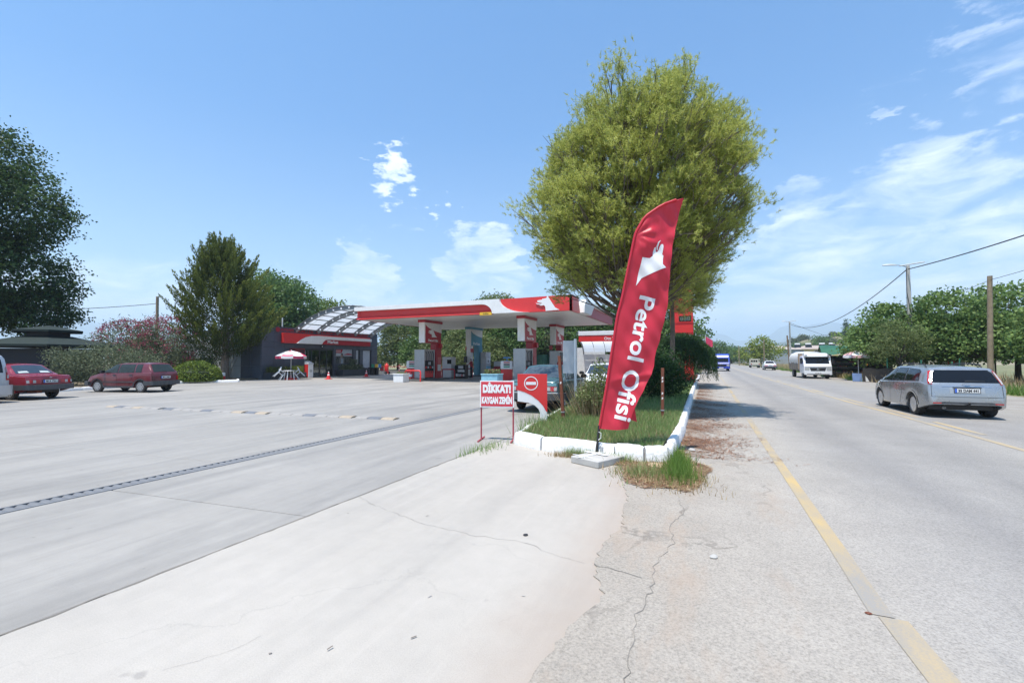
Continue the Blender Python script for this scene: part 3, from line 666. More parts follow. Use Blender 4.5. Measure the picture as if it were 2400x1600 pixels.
# columns
def column(name, label, x, y, white, dark, txt, textsize, cap, side_boxes, wolf=True):
    c = thing(name, label, 'column', (x, y, 0), group='canopy columns')
    b = MB(); b.box(-0.25, 0.25, 0.02, 2.38, 2.92, 4.58); b.box(-0.27, 0.27, 1.6, 2.40, 0.0, 2.92); b.build('cladding', dark, c, bevel=0.01)
    b = MB(); b.box(-0.26, 0.26, -0.03, 0.10, 2.92, 4.58); b.build('white_face', white, c, bevel=0.01)
    # white swoosh in the upper corner of each side
    for s in (-1, 1):
        b = MB(); P = [(0.02, 4.585), (2.40, 4.585), (2.40, 3.78)] + [(2.40 - 2.38 * math.sin(t * math.pi / 2), 3.78 + 0.70 * (1 - math.cos(t * math.pi / 2)) ** 0.75) for t in np.linspace(0.06, 1, 9)]
        b.prism(P, 'x', s * 0.258 - 0.006, s * 0.258 + 0.006); b.build('swoosh', white, c)
    b = MB(); b.box(-0.32, 0.32, -0.10, 2.46, 4.50, 4.69); b.build('cap', cap, c, bevel=0.01)
    if wolf:
        b = MB()
        for poly in (LOGO, FLAME): b.prism([((u - 0.8) * 0.8, v * 0.72) for u, v in map(logo_norm, poly)], 'z', 0, 0.012)
        _place(b.build('emblem', SIGNW, c), (0.252, 1.1, 3.38), FACE_PX)
    letters('lettering', txt, SIGNW, c, (0.255, 1.2, 3.04), FACE_PX, textsize, 0.006, 0.006, width=1.35)
    for (bx, by, bz) in side_boxes:
        b = MB(); b.box(bx - 0.12, bx + 0.12, by - 0.12, by + 0.12, bz, bz + 0.36); o = b.build('number_box', DRED, c, bevel=0.01)
    return c
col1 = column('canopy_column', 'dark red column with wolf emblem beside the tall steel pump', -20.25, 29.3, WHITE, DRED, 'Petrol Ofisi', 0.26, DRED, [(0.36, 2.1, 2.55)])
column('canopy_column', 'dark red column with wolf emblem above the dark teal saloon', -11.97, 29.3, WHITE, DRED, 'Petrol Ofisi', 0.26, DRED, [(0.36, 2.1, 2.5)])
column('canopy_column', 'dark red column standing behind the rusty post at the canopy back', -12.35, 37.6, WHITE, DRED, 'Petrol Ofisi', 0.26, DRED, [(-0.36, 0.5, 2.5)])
cb = column('canopy_column', 'pale blue gas column with white lettering under the canopy', -20.75, 37.6, WHITE, TEALP, 'PoGaz', 0.34, TEALP, [(-0.36, 0.4, 2.5), (0.36, 0.1, 2.3)], wolf=False)
b = MB(); b.box(-0.24, 0.24, 0.1, 0.5, 0.02, 2.92); b.build('post', WHITE, cb)
for cc, x, y in ((None, -12.35, 37.6),):
    pass

# pump islands and dispensers
ISLM = M('dark concrete plinth', (0.13, 0.13, 0.13), 0.85, var=0.2, dirt=0.3)
for (x, y, lb) in ((-20.25, 30.2, 'grey concrete pump island under the near dark red column'), (-11.97, 30.2, 'grey concrete pump island behind the dark teal saloon'),
                   (-12.35, 38.6, 'grey concrete pump island at the back beside the car wash'), (-20.75, 38.6, 'grey concrete pump island under the blue gas column')):
    b = MB(); b.box(-0.62, 0.62, -1.9, 2.3, 0, 0.14); tag(b.build('pump_island', ISLM, bevel=0.03, loc=(x, y, 0)), lb, 'kerb', 'pump islands')
POSTER = M('printed paper notice', (0.62, 0.60, 0.58), 0.6, var=0.25, vscale=14)
REDNOTE = M('red printed notice', (0.55, 0.16, 0.16), 0.6, var=0.35, vscale=18)
def pump(label, x, y, mat, blue=None):
    p = thing('fuel_pump', label, 'fuel pump', (x, y, 0.14), group='fuel pumps')
    for y0 in (-0.02, 1.32):
        b = MB(); b.box(-0.46, 0.46, y0, y0 + 0.12, 0.05, 2.25); b.build('end_panel', mat, p, bevel=0.015)
    b = MB(); b.box(-0.40, 0.40, 0.12, 1.32, 0.0, 0.95); b.build('cabinet', BLACK, p)
    b = MB(); b.box(-0.41, 0.41, 0.12, 1.32, 0.95, 1.40); b.build('display', GLASS_D, p, bevel=0.01)
    b = MB(); b.box(-0.46, 0.46, 0.12, 1.32, 2.14, 2.25); b.build('top', mat, p)
    b = MB(); b.box(-0.36, 0.36, 0.12, 1.32, 1.40, 2.14); b.build('hose_bay', GREYM, p)
    for i in range(4):
        yy = 0.27 + 0.3 * i
        b = MB(); b.tube([(0.40, yy, 2.10), (0.50, yy, 1.9), (0.47, yy, 1.4), (0.50, yy + 0.02, 0.85), (0.48, yy + 0.05, 0.45), (0.44, yy + 0.08, 0.8)], 0.022, 6); h = b.build('hose', BLACK, p, smooth=60)
        b = MB(); b.box(0.40, 0.50, yy - 0.05, yy + 0.05, 0.80, 0.96); b.build('nozzle_holder', LGREY if i % 2 else SIGNR, p)
        b = MB(); b.tube([(0.47, yy, 0.98), (0.52, yy, 0.92), (0.50, yy, 0.74)], [0.02, 0.028, 0.016], 6); b.build('nozzle', BLACK, h)
    b = MB(); b.box(-0.415, 0.415, 0.16, 1.28, 0.12, 0.60); b.build('front_panel', SIGNR if blue is None else blue, p)
    b = MB(); b.box(0.412, 0.418, 0.55, 0.92, 1.08, 1.30); b.build('screen', LGREY, p)
    return p
pump('tall steel fuel pump with black hoses beside the near red column', -20.25, 29.0, GREYM)
pump('steel fuel pump with three hoses behind the dark teal saloon', -11.97, 29.0, GREYM)
pump('dark fuel pump behind the rusty post at the canopy back', -12.35, 38.0, GREYM)
# gas dispenser in pale blue
p = thing('gas_dispenser', 'pale blue and grey gas dispenser beside the blue column', 'fuel pump', (-20.1, 38.9, 0.0))
b = MB(); b.box(-0.35, 0.25, 0.6, 1.7, 0.1, 2.35); b.build('cabinet', LGREY, p, bevel=0.03)
b = MB(); b.box(0.25, 0.27, 0.7, 1.6, 0.2, 1.0); b.build('lower_panel', M('pale blue panel', (0.22, 0.52, 0.68), 0.4), p)
b = MB(); b.box(0.25, 0.27, 0.75, 1.5, 1.25, 1.75); b.build('dial_plate', SIGNW, p)
b = MB(); b.box(0.27, 0.28, 1.0, 1.14, 1.35, 1.6); b.build('dial_mark', BLACK, p)
b = MB(); b.tube([(0.26, 1.6, 1.5), (0.5, 1.9, 1.35), (0.6, 2.1, 0.9), (0.5, 2.2, 0.6)], 0.025, 6); b.build('hose', BLACK, p, smooth=60)
b = MB(); b.box(-0.30, 0.05, -0.28, -0.20, 1.35, 1.95); tag(b.build('loudspeaker', BLACK, None, bevel=0.03, loc=(-20.75, 37.55, 0)), 'black speaker box on the blue gas column', 'speaker')
for (x, y, z, lb, mt) in ((-19.965, 31.35, 1.3, 'small red notice low on the dark red column by the steel pump', REDNOTE), (-11.68, 31.35, 1.3, 'small red notice on the column above the dark teal saloon', REDNOTE),
                          (-19.965, 31.35, 0.72, 'white notice under the red one on the column by the steel pump', POSTER)):
    b = MB(); b.box(-0.006, 0.006, -0.24, 0.24, 0, 0.52); tag(b.build('notice', mt, loc=(x, y, z)), lb, 'notice')
# red hoops guarding the islands
HM = M('red tube', (0.40, 0.02, 0.03), 0.4, var=0.08)
def hoop(x, y, lb, mat=HM, w=1.0):
    b = MB(); b.tube([(-w / 2, 0, 0), (-w / 2, 0, 0.72), (-w / 2 + 0.08, 0, 0.8), (w / 2 - 0.08, 0, 0.8), (w / 2, 0, 0.72), (w / 2, 0, 0)], 0.055, 8)
    tag(b.build('guard_hoop', mat, smooth=60, loc=(x, y, 0)), lb, 'barrier', 'pump guard hoops')
hoop(-19.95, 27.75, 'bright red tube hoop beside the square white planter', SIGNR, 1.35); hoop(-20.0, 32.8, 'dark red tube hoop behind the steel pump', HM, 1.2)
hoop(-20.4, 36.3, 'dark red tube hoop in front of the blue column', HM, 1.6); hoop(-19.9, 41.6, 'black tube hoop beyond the blue gas dispenser', BLACK, 1.0)
# self service washer units
def unit(x, y, lb, s=1.0, rz=0.0):
    u = thing('service_unit', lb, 'service unit', (x, y, 0.0), rz, 'red service units')
    b = MB(); b.box(-0.42, 0.42, -0.30, 0.30, 0.06, 0.92); b.build('base', SIGNR, u, bevel=0.03)
    b = MB(); b.box(-0.44, 0.44, -0.32, 0.32, 0.92, 1.52); h = b.build('head', WHITE, u, bevel=0.04)
    for i, mt in enumerate((REDNOTE, BLACK, GREENP)):
        b = MB(); b.box(-0.22, 0.22, -0.335, -0.322, 1.36 - i * 0.155, 1.46 - i * 0.155); b.build('label_plate', mt, h)
    b = MB(); b.box(0.442, 0.452, -0.14, 0.14, 1.1, 1.34); b.build('keypad', BLACK, h)
    b = MB(); b.box(-0.46, 0.46, -0.34, 0.34, 0, 0.06); b.build('foot', ISLM, u)
    return u
unit(-22.0, 30.6, 'red and white service unit near the square white planter', rz=0.35)
u2 = unit(-13.45, 30.2, 'red and white service unit behind the no entry sign', rz=0.35)
b = MB(); b.cyl((0, 0, 1.52), (0, 0, 1.72), 0.03); b.prism([(-0.3, 1.72), (0.3, 1.72), (0.22, 1.80), (-0.22, 1.80)], 'y', -0.10, 0.10); b.build('squeegee', BLUEP, u2)
cu = thing('grey_cabinet', 'light grey upright cabinet with dark screen standing beside the news rack', 'cabinet', (-20.9, 34.4, 0))
b = MB(); b.box(-0.45, 0.45, -0.4, 0.4, 0.05, 1.85); b.build('body', LGREY, cu, bevel=0.02)
b = MB(); b.box(0.05, 0.46, -0.41, -0.38, 1.25, 1.62); b.build('screen', GLASS_D, cu)
b = MB(); b.box(-0.40, 0.40, -0.36, 0.36, 0, 0.05); b.build('plinth', BLACK, cu)
ct = thing('news_rack', 'black shelf rack with papers beside the grey cabinet', 'rack', (-19.75, 34.6, 0))
b = MB(); b.box(-0.5, -0.46, -0.3, 0.3, 0, 1.15); b.box(0.46, 0.5, -0.3, 0.3, 0, 1.15); b.box(-0.46, 0.46, 0.26, 0.3, 0, 1.15); b.build('frame', BLACK, ct)
for z in (0.12, 0.5, 0.82, 1.11):
    b = MB(); b.box(-0.46, 0.46, -0.3, 0.26, z, z + 0.035); b.build('shelf', BLACK, ct)
rr = random.Random(2)
for z in (0.16, 0.54):
    for i in range(5):
        h = rr.uniform(0.16, 0.24); b = MB(); b.box(-0.43 + i * 0.175, -0.29 + i * 0.175, -0.25, 0.0, z, z + h)
        tag(b.build('carton', [SIGNW, REDNOTE, LGREY, BLACK, POSTER][rr.randrange(5)], loc=(-19.75, 34.6, 0)), 'small carton on the %s shelf of the black news rack, %s from the cabinet' % ('lower' if z < 0.3 else 'upper', ['first', 'second', 'third', 'fourth', 'fifth'][i]), 'carton', 'cartons on the news rack')
b = MB(); b.box(-0.16, 0.34, -0.32, -0.30, 0.86, 1.08); b.build('price_card', LGREY, ct)
b = MB(); b.cyl((0, 0, 0), (0, 0, 5.2), 0.05, 0.045, 8); tag(b.build('flag_pole', WHITE, loc=(-22.4, 40.9, 0)), 'thin white pole rising behind the grey cabinet', 'pole')
ru = thing('air_unit', 'dark red and grey compressor unit beyond the blue gas dispenser', 'service unit', (-18.95, 40.6, 0))
b = MB(); b.box(-0.4, 0.4, -0.3, 0.3, 0.05, 0.95); b.build('base', DRED, ru, bevel=0.02)
b = MB(); b.box(-0.42, 0.42, -0.32, 0.32, 0.95, 1.45); b.build('head', LGREY, ru, bevel=0.02)
# flower boxes
def planter(x, y, s, h, lb, mat, rz=0.0, flower=None):
    p = thing('flower_box', lb, 'planter', (x, y, 0), rz)
    b = MB(); b.box(-s, s, -s, s, 0, h - 0.06); b.box(-s - 0.04, s + 0.04, -s - 0.04, s + 0.04, h - 0.06, h); b.build('box', mat, p, bevel=0.012)
    b = MB(); b.box(-s + 0.04, s - 0.04, -s + 0.04, s - 0.04, h, h + 0.01); b.build('soil', G_SOIL, p); return p
PL1 = planter(-20.35, 26.9, 0.40, 0.62, 'square white flower box with a little grass by the red hoop', WHITE, 0.1)
PL2 = planter(-12.9, 26.6, 0.55, 0.70, 'pale blue flower box with plants behind the warning sign', M('pale blue box paint', (0.25, 0.50, 0.62), 0.5), 0.1)
# fire extinguisher
def extinguisher(x, y, lb, s=1.0):
    e = thing('fire_extinguisher', lb, 'fire extinguisher', (x, y, 0.0), group='fire extinguishers')
    b = MB(); b.lathe([(0.13 * s, 0.03), (0.145 * s, 0.08), (0.145 * s, 0.62 * s), (0.11 * s, 0.72 * s), (0.045 * s, 0.77 * s), (0.04 * s, 0.84 * s)], 14); b.build('bottle', SIGNR, e, smooth=45)
    b = MB(); b.box(-0.03, 0.16 * s, -0.03, 0.03, 0.83 * s, 0.88 * s); b.tube([(0.12, 0, 0.85 * s), (0.22 * s, 0, 0.7 * s), (0.19 * s, 0, 0.3)], 0.018, 6); b.build('valve', BLACK, e)
    b = MB(); b.lathe([(0.148 * s, 0.3 * s), (0.148 * s, 0.5 * s)], 14); b.build('label_band', SIGNW, e)
extinguisher(-20.95, 28.85, 'red fire extinguisher between the service unit and the steel pump')

# ================================================================== shop ("Market")
MX, MY0, MY1, MZ = -33.5, 25.86, 40.0, 4.38
mk = thing('shop_building', 'dark grey panel clad shop with red and white Market sign', 'building', (MX, MY0, 0))
def m_(y, z): return (y - MY0, z)
b = MB(); b.box(-9.5, -0.35, 0.30, MY1 - MY0, 0, MZ - 0.15); b.build('wall', DGREY, mk)
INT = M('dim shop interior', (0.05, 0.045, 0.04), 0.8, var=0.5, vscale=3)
PANEL = M('charcoal facade panel', (0.075, 0.085, 0.108), 0.42, var=0.06, dirt=0.08, dcol=(0.10, 0.10, 0.11))
PANEL2 = M('charcoal facade panel b', (0.068, 0.077, 0.098), 0.45, var=0.06, dirt=0.08, dcol=(0.10, 0.10, 0.11))
PALEP = M('pale grey cladding panel', (0.42, 0.45, 0.46), 0.5, var=0.05, dirt=0.15)
rp = random.Random(4)
opens = [(30.20, 33.65, 0.0, 2.66), (33.96, 36.32, 1.22, 2.66), (36.73, 37.28, 0.75, 2.66), (37.75, 39.05, 0.75, 2.66)]
def facade_panel(y0, y1, z0, z1, mat, side=False, x0=None):
    b = MB(); g = 0.008
    if side: b.box(y0 + g, y1 - g, -0.03, 0.28, z0 + g, z1 - g)
    else: b.box(-0.30, rp.uniform(-0.002, 0.002), y0 - MY0 + g, y1 - MY0 - g, z0 + g, z1 - g)
    b.build('cladding_panel', mat, mk, bevel=0.004)
rows = [(0.0, 0.72), (0.72, 1.22), (1.22, 2.0), (2.0, 2.66), (2.66, 3.15), (3.15, 3.95), (3.95, MZ)]
cuts = [25.86, 27.0, 28.05, 29.1, 30.20, 31.35, 32.5, 33.65, 33.96, 35.14, 36.32, 36.73, 37.28, 37.75, 39.05, 40.0]
for z0, z1 in rows:
    for y0, y1 in zip(cuts, cuts[1:]):
        ym, zm = (y0 + y1) / 2, (z0 + z1) / 2
        if any(a < ym < c and d < zm < e for a, c, d, e in opens): continue
        facade_panel(y0, y1, z0, z1, PANEL if rp.random() < 0.6 else PANEL2)
for z0, z1 in [(0, 1.1), (1.1, 2.2), (2.2, 3.3), (3.3, MZ)]:
    for i in range(2): facade_panel(-2.45 + i * 1.2, -1.25 + i * 1.2, z0, z1, PANEL, True)
    for i in range(6): facade_panel(-9.65 + i * 1.2, -8.45 + i * 1.2, z0, z1 if z1 < 3.5 else 3.6, PALEP, True)
b = MB(); b.box(-2.5, 0.02, -0.045, 0.3, MZ, MZ + 0.06); b.box(-0.32, 0.02, 0.3, MY1 - MY0, MZ, MZ + 0.06); b.build('coping', DGREY, mk)
# glass door, windows
FRM = M('anthracite frame', (0.035, 0.037, 0.042), 0.4, var=0.05)
SHOPG = M('shop window glass', (0.02, 0.024, 0.024), 0.03, var=0, spec=0.6)
d = MB()
for y in (30.23, 31.05, 32.0, 32.85, 33.62): d.box(-0.16, -0.08, y - MY0 - 0.035, y - MY0 + 0.035, 0.0, 2.6)
d.box(-0.16, -0.06, 30.2 - MY0, 33.65 - MY0, 2.50, 2.66); d.box(-0.16, -0.08, 30.2 - MY0, 33.65 - MY0, 0, 0.08); fr = d.build('door', FRM, mk)
def shop_glass():
    m, t, p = base_mat('shop door glass'); gl = N(t, 'ShaderNodeBsdfGlossy', ins={'Roughness': 0.02}); tr = N(t, 'ShaderNodeBsdfTransparent'); tr.inputs[0].default_value = (0.75, 0.8, 0.78, 1)
    lw = N(t, 'ShaderNodeLayerWeight', ins={'Blend': 0.35}); mx = N(t, 'ShaderNodeMixShader')
    t.links.new(mth(t, 'ADD', mth(t, 'MULTIPLY', lw.outputs['Fresnel'], 0.7), 0.06), mx.inputs[0]); t.links.new(tr.outputs[0], mx.inputs[1]); t.links.new(gl.outputs[0], mx.inputs[2])
    t.links.new(mx.outputs[0], t.nodes['Material Output'].inputs[0]); return m
SG = shop_glass()
for y0, y1 in ((30.26, 31.02), (31.08, 31.97), (32.03, 32.82), (32.88, 33.59)):
    b = MB(); b.box(-0.125, -0.115, y0 - MY0, y1 - MY0, 0.08, 2.5); b.build('pane', SG, fr)
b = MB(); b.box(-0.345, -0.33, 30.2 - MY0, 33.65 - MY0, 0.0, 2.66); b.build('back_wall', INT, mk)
# goods seen through the door
sh = thing('shop_shelf', 'shelf of coloured goods seen through the shop door', 'shelf', (MX - 0.34, 32.4, 0))
b = MB()
for z in (0.3, 0.7, 1.1, 1.5, 1.9): b.box(0.015, 0.16, -0.4, 1.1, z, z + 0.02)
b.build('board', FRM, sh)
gm = [M('goods a', (0.20, 0.34, 0.30), 0.5), M('goods b', (0.42, 0.40, 0.34), 0.5), M('goods c', (0.28, 0.05, 0.04), 0.5), M('goods d', (0.05, 0.10, 0.16), 0.5)]
for z in (0.32, 0.72, 1.12, 1.52):
    for i in range(7):
        if rr.random() < 0.75:
            b = MB(); b.box(0.03, 0.13, -0.36 + i * 0.2, -0.22 + i * 0.2, z, z + rr.uniform(0.14, 0.3))
            tag(b.build('packet', gm[rr.randrange(4)], loc=(MX - 0.34, 32.4, 0)), 'small packet behind the shop door, %s shelf from below, %s along' % (['lowest', 'second', 'third', 'top'][int(round((z - 0.32) / 0.4))], ['first', 'second', 'third', 'fourth', 'fifth', 'sixth', 'seventh'][i]), 'packet', 'goods behind the shop door')
# picture window with printed poster (plain landscape with a figure), two frosted windows
FROST = M('frosted white film', (0.50, 0.53, 0.56), 0.25, var=0.03)
PO_SKY = M('poster sky', (0.45, 0.49, 0.53), 0.3, var=0.06); PO_DARK = M('poster dark ground', (0.06, 0.065, 0.06), 0.3, var=0.3, vscale=5)
w1 = MB(); w1.box(-0.20, -0.18, 33.96 - MY0, 36.32 - MY0, 1.22, 2.66); w1 = w1.build('window', PO_DARK, mk)
def pw(poly, mat, x, name='print'):
    b = MB(); b.prism([(y - MY0, z) for y, z in poly], 'x', -0.18, -0.18 + x); return b.build(name, mat, w1)
pw([(33.96, 1.98), (36.32, 1.98), (36.32, 2.66), (33.96, 2.66)], PO_SKY, 0.004)
pw([(33.97, 2.28), (34.85, 2.28), (35.05, 2.65), (33.97, 2.65)], DRED, 0.008)
pw([(35.2, 2.08), (36.3, 2.08), (36.3, 2.18), (35.8, 2.26), (35.2, 2.16)], DRED, 0.008)
pw([(34.55, 1.23), (35.25, 1.23), (35.2, 1.7), (35.05, 1.95), (34.75, 1.95), (34.6, 1.7)], M('poster jacket', (0.20, 0.20, 0.19), 0.3), 0.010)
pw([(34.78, 1.23), (35.05, 1.23), (35.0, 1.75), (34.83, 1.75)], M('poster shirt', (0.30, 0.38, 0.45), 0.3), 0.013)
pw([(34.76, 1.9), (34.9, 1.84), (35.0, 1.92), (35.02, 2.12), (34.9, 2.22), (34.78, 2.12)], M('poster skin', (0.26, 0.17, 0.13), 0.3), 0.016)
pw([(34.74, 2.05), (34.80, 2.24), (34.95, 2.26), (35.08, 2.15), (35.08, 1.7), (35.0, 1.75), (35.0, 2.1), (34.86, 2.17)], M('poster hair', (0.03, 0.025, 0.02), 0.4), 0.019)
for zz_ in (2.50, 2.40): pw([(34.05, zz_), (34.75, zz_), (34.75, zz_ + 0.035), (34.05, zz_ + 0.035)], SIGNW, 0.011)
for y0, y1 in ((36.73, 37.28), (37.75, 39.05)):
    b = MB(); b.box(-0.20, -0.18, y0 - MY0, y1 - MY0, 0.75, 2.66); w = b.build('window', FROST, mk)
    b = MB(); b.box(-0.18, -0.10, y0 - MY0, y0 - MY0 + 0.05, 0.75, 2.66); b.box(-0.18, -0.10, y1 - MY0 - 0.05, y1 - MY0, 0.75, 2.66); b.box(-0.18, -0.10, y0 - MY0 + 0.05, y1 - MY0 - 0.05, 2.6, 2.66); b.build('frame', FRM, w)
# market sign
sg = thing('market_sign', 'red sign with white swoosh and Market lettering on the shop front', 'sign', (MX, 27.65, 3.05))
b = MB(); b.box(0.002, 0.30, 0, 10.85, 0, 0.88); b.build('board', SIGNR, sg, bevel=0.02)
sw = [(1.25, 0.0)] + [(1.25 + 2.1 * math.sin(t * math.pi / 2) ** 1.0, 0.0 + 0.78 * (1 - math.cos(t * math.pi / 2))) for t in []]
sw = [(1.3, -0.01), (1.75, 0.32), (2.3, 0.58), (2.95, 0.72), (3.7, 0.76), (10.95, 0.76), (10.95, 0.46), (4.9, 0.46), (4.55, 0.40), (4.3, 0.22), (4.15, -0.01)]
b = MB(); b.prism(sw, 'x', 0.30, 0.42); b.build('swoosh', WHITE, sg, bevel=0.025)
b = MB(); b.box(0.301, 0.33, 4.35, 10.83, 0.01, 0.44); b.build('lower_band', DRED, sg)
letters('lettering', 'Market', SIGNW, sg, (0.335, 5.55, 0.12), FACE_PX, 0.42, 0.010, 0.01, width=1.35)
# individual red letters along the parapet
ps = thing('parapet_lettering', 'thin dark red letters along the top of the shop front', 'sign', (MX, 27.1, 3.98))
LRED = M('dull red letters', (0.34, 0.02, 0.03), 0.5, var=0.1)
b = MB(); b.lathe([(0.001, 0.0), (0.21, 0.0), (0.21, 0.03), (0.001, 0.03)], 20, axis='x'); o = b.build('round_badge', LRED, ps); o.location = (0.01, 0.22, 0.20)
letters('lettering', 'AYGAN', LRED, ps, (0.015, 1.15, 0.10), FACE_PX, 0.34, 0.006, 0.012, width=1.3)
for wd_, yc_, ww_ in (('"KALİTE', 3.05, 1.9), ('ve', 4.55, 0.42), ('DÜRÜSTLÜK', 6.25, 2.6), ('PRENSİBİMİZDİR"', 9.65, 3.6)): letters('lettering', wd_, LRED, ps, (0.015, yc_, 0.06), FACE_PX, 0.40, 0.008, 0.012, width=ww_)
ns = thing('shop_notice', 'dark board with faint red neon bars beside the parasol on the shop wall', 'sign', (MX, 28.55, 2.0))
b = MB(); b.box(0.004, 0.03, 0, 1.6, 0.0, 0.62); b.build('board', M('maroon board', (0.07, 0.012, 0.018), 0.4), ns)
for k_, (y0_, y1_, z0_, z1_) in enumerate(((0.02, 1.58, 0.57, 0.61), (0.02, 1.58, 0.01, 0.05), (0.02, 0.06, 0.06, 0.56), (1.54, 1.58, 0.06, 0.56), (0.55, 1.05, 0.36, 0.46), (0.3, 1.3, 0.14, 0.24))):
    b = MB(); b.box(0.031, 0.04, y0_, y1_, z0_, z1_); b.build('neon_bar', LRED, ns)
b = MB(); b.lathe([(0.17, 0.0), (0.17, 0.05), (0.06, 0.06), (0.001, 0.06)], 18, axis='x'); o = b.build('wall_clock', BLACK, None, loc=(MX + 0.004, 32.15, 2.86)); tag(o, 'round black wall lamp with white centre over the shop door', 'lamp')
b = MB(); b.lathe([(0.06, 0.062), (0.001, 0.066)], 12, axis='x'); b.build('lens', SIGNW, o)
b = MB(); b.cyl((0, 0, 0), (0, 0, 1.0), 0.05, 0.05, 8); tag(b.build('vent_pipe', WHITE, loc=(MX - 1.0, 28.6, MZ - 0.05)), 'short white vent pipe on the shop roof', 'pipe')

# ================================================================== arched glazed roof between shop and canopy
va = thing('arched_roof', 'arched translucent roof on grey steel ribs above the shop', 'roof', (-33.4, 29.0, 4.30))
RIBM = M('grey painted steel rib', (0.24, 0.26, 0.27), 0.45, 0.2, var=0.08)
pc, t, p = base_mat('white polycarbonate'); p.inputs['Base Color'].default_value = (0.80, 0.82, 0.84, 1); p.inputs['Roughness'].default_value = 0.3
tl = N(t, 'ShaderNodeBsdfTranslucent'); tl.inputs[0].default_value = (0.86, 0.89, 0.92, 1); mx = N(t, 'ShaderNodeMixShader', ins={0: 0.62}); t.links.new(p.outputs[0], mx.inputs[1]); t.links.new(tl.outputs[0], mx.inputs[2]); t.links.new(mx.outputs[0], t.nodes['Material Output'].inputs[0])
HSP, RISE = 5.85, 1.80; RAD = (HSP ** 2 + RISE ** 2) / (2 * RISE); CZA = RISE - RAD
a0 = math.asin(HSP / RAD); AEND = math.asin((8.25 - HSP) / RAD)
def vp(a, r=0.0): return (HSP + (RAD + r) * math.sin(a), CZA + (RAD + r) * math.cos(a))
nseg = 10; angs = [-a0 + (AEND + a0) * i / nseg for i in range(nseg + 1)]
b = MB()
for i in range(nseg):                      # web with a round hole in each bay
    am = (angs[i] + angs[i + 1]) / 2; hx, hz = vp(am, -0.17); half = (angs[i + 1] - angs[i]) / 2
    outer = []; inner = []
    for k in range(16):
        q = 2 * math.pi * k / 16; cx, cz = math.cos(q), math.sin(q); m = max(abs(cx), abs(cz))
        ox, oz = vp(am + half * cx / m, -0.17 + 0.16 * cz / m); outer.append((ox, oz))
        ta = Vector((math.cos(am), -math.sin(am))); no = Vector((math.sin(am), math.cos(am)))
        h = Vector((hx, hz)) + (ta * cx + no * cz) * 0.095; inner.append((h.x, h.y))
    vs = [(x, 0, z) for x, z in outer] + [(x, 0, z) for x, z in inner]
    b.add(vs, [(k, (k + 1) % 16, 16 + (k + 1) % 16, 16 + k) for k in range(16)])
for r0, r1 in ((-0.01, 0.02), (-0.35, -0.33)):
    ring = []
    for a in angs:
        x0, z0 = vp(a, r0); x1, z1 = vp(a, r1); ring.append([(x0, -0.07, z0), (x0, 0.07, z0), (x1, 0.07, z1), (x1, -0.07, z1)])
    b.loft(ring)
ribm = b.mesh('rib', RIBM, fix=False)
NR = 5; SPC = 2.40
for i in range(NR): inst('rib', ribm, va, (0, i * SPC, 0))
pn = MB()
x0, z0 = vp(-0.0 + angs[0], 0.05)
for i in range(nseg):
    for j in range(2 * (NR - 1)):
        b = MB(); xa, za = vp(angs[i] + 0.004, 0.04); xb, zb = vp(angs[i + 1] - 0.004, 0.04); y0 = j * SPC / 2 + 0.02; y1 = (j + 1) * SPC / 2 - 0.02
        b.add([(xa, y0, za), (xb, y0, zb), (xb, y1, zb), (xa, y1, za), (xa, y0, za + 0.012), (xb, y0, zb + 0.012), (xb, y1, zb + 0.012), (xa, y1, za + 0.012)], [(0, 1, 2, 3), (7, 6, 5, 4), (0, 4, 5, 1), (1, 5, 6, 2), (2, 6, 7, 3), (3, 7, 4, 0)])
        b.build('pane', pc, va)
pur = MB()
for i in range(nseg + 1):
    x, z = vp(angs[i], 0.0); b = MB(); b.box(x - 0.03, x + 0.03, -0.1, SPC * (NR - 1) + 0.1, z - 0.02, z + 0.035); b.build('purlin', RIBM, va)

# ================================================================== things in front of the shop
def parasol(name, label, x, y, h, r, cols, rz=0.0, drop=0.42, group=None):
    p = thing(name, label, 'parasol', (x, y, 0), rz, group)
    b = MB(); b.cyl((0, 0, 0), (0, 0, h), 0.025, 0.02, 8); b.build('pole', WHITE, p)
    n = 8
    for i in range(n):
        a0_, a1_ = 2 * math.pi * i / n, 2 * math.pi * (i + 1) / n; b = MB(); rings = []
        for j in range(7):
            t = j / 6; rad = r * t + 0.01; z = h - drop * (t ** 1.7)
            ring = []
            for k in range(4):
                a = a0_ + (a1_ - a0_) * k / 3; sag = 0.03 * math.sin(math.pi * k / 3) * t
                ring.append((rad * math.cos(a) * (1 - 0.04 * math.sin(math.pi * k / 3)), rad * math.sin(a) * (1 - 0.04 * math.sin(math.pi * k / 3)), z - sag))
            rings.append(ring)
        b.loft(rings, closed=False, caps=False)
        # hanging valance
        e = rings[-1]; b.add(list(e) + [(x_ * 1.005, y_ * 1.005, z_ - 0.2) for x_, y_, z_ in e], [(k, k + 1, 5 + k, 4 + k) for k in range(3)], m=1)
        # printed white curl
        nq = len(b.f)
        for q in range(nq):
            row = q // 3
            if q < 18 and ((row in (2, 3) and i in (0, 1, 2, 5, 6)) or (row == 4 and i in (1, 2, 3, 6)) or (row == 1 and i in (3, 4, 7))): b.m[q] = 2
        b.build('cloth_panel', [cols[i % 2], cols[(i + 1) % 2] if cols[0] is not cols[1] else cols[0], CLOTHW], p, smooth=40, fix=False)
    b = MB(); b.lathe([(0.05, h - 0.02), (0.03, h + 0.06), (0.001, h + 0.08)], 8); b.build('finial', WHITE, p)
    return p
px = thing('weighted_stand', 'red weighted base under the shop parasol', 'stand', (-30.9, 26.5, 0))
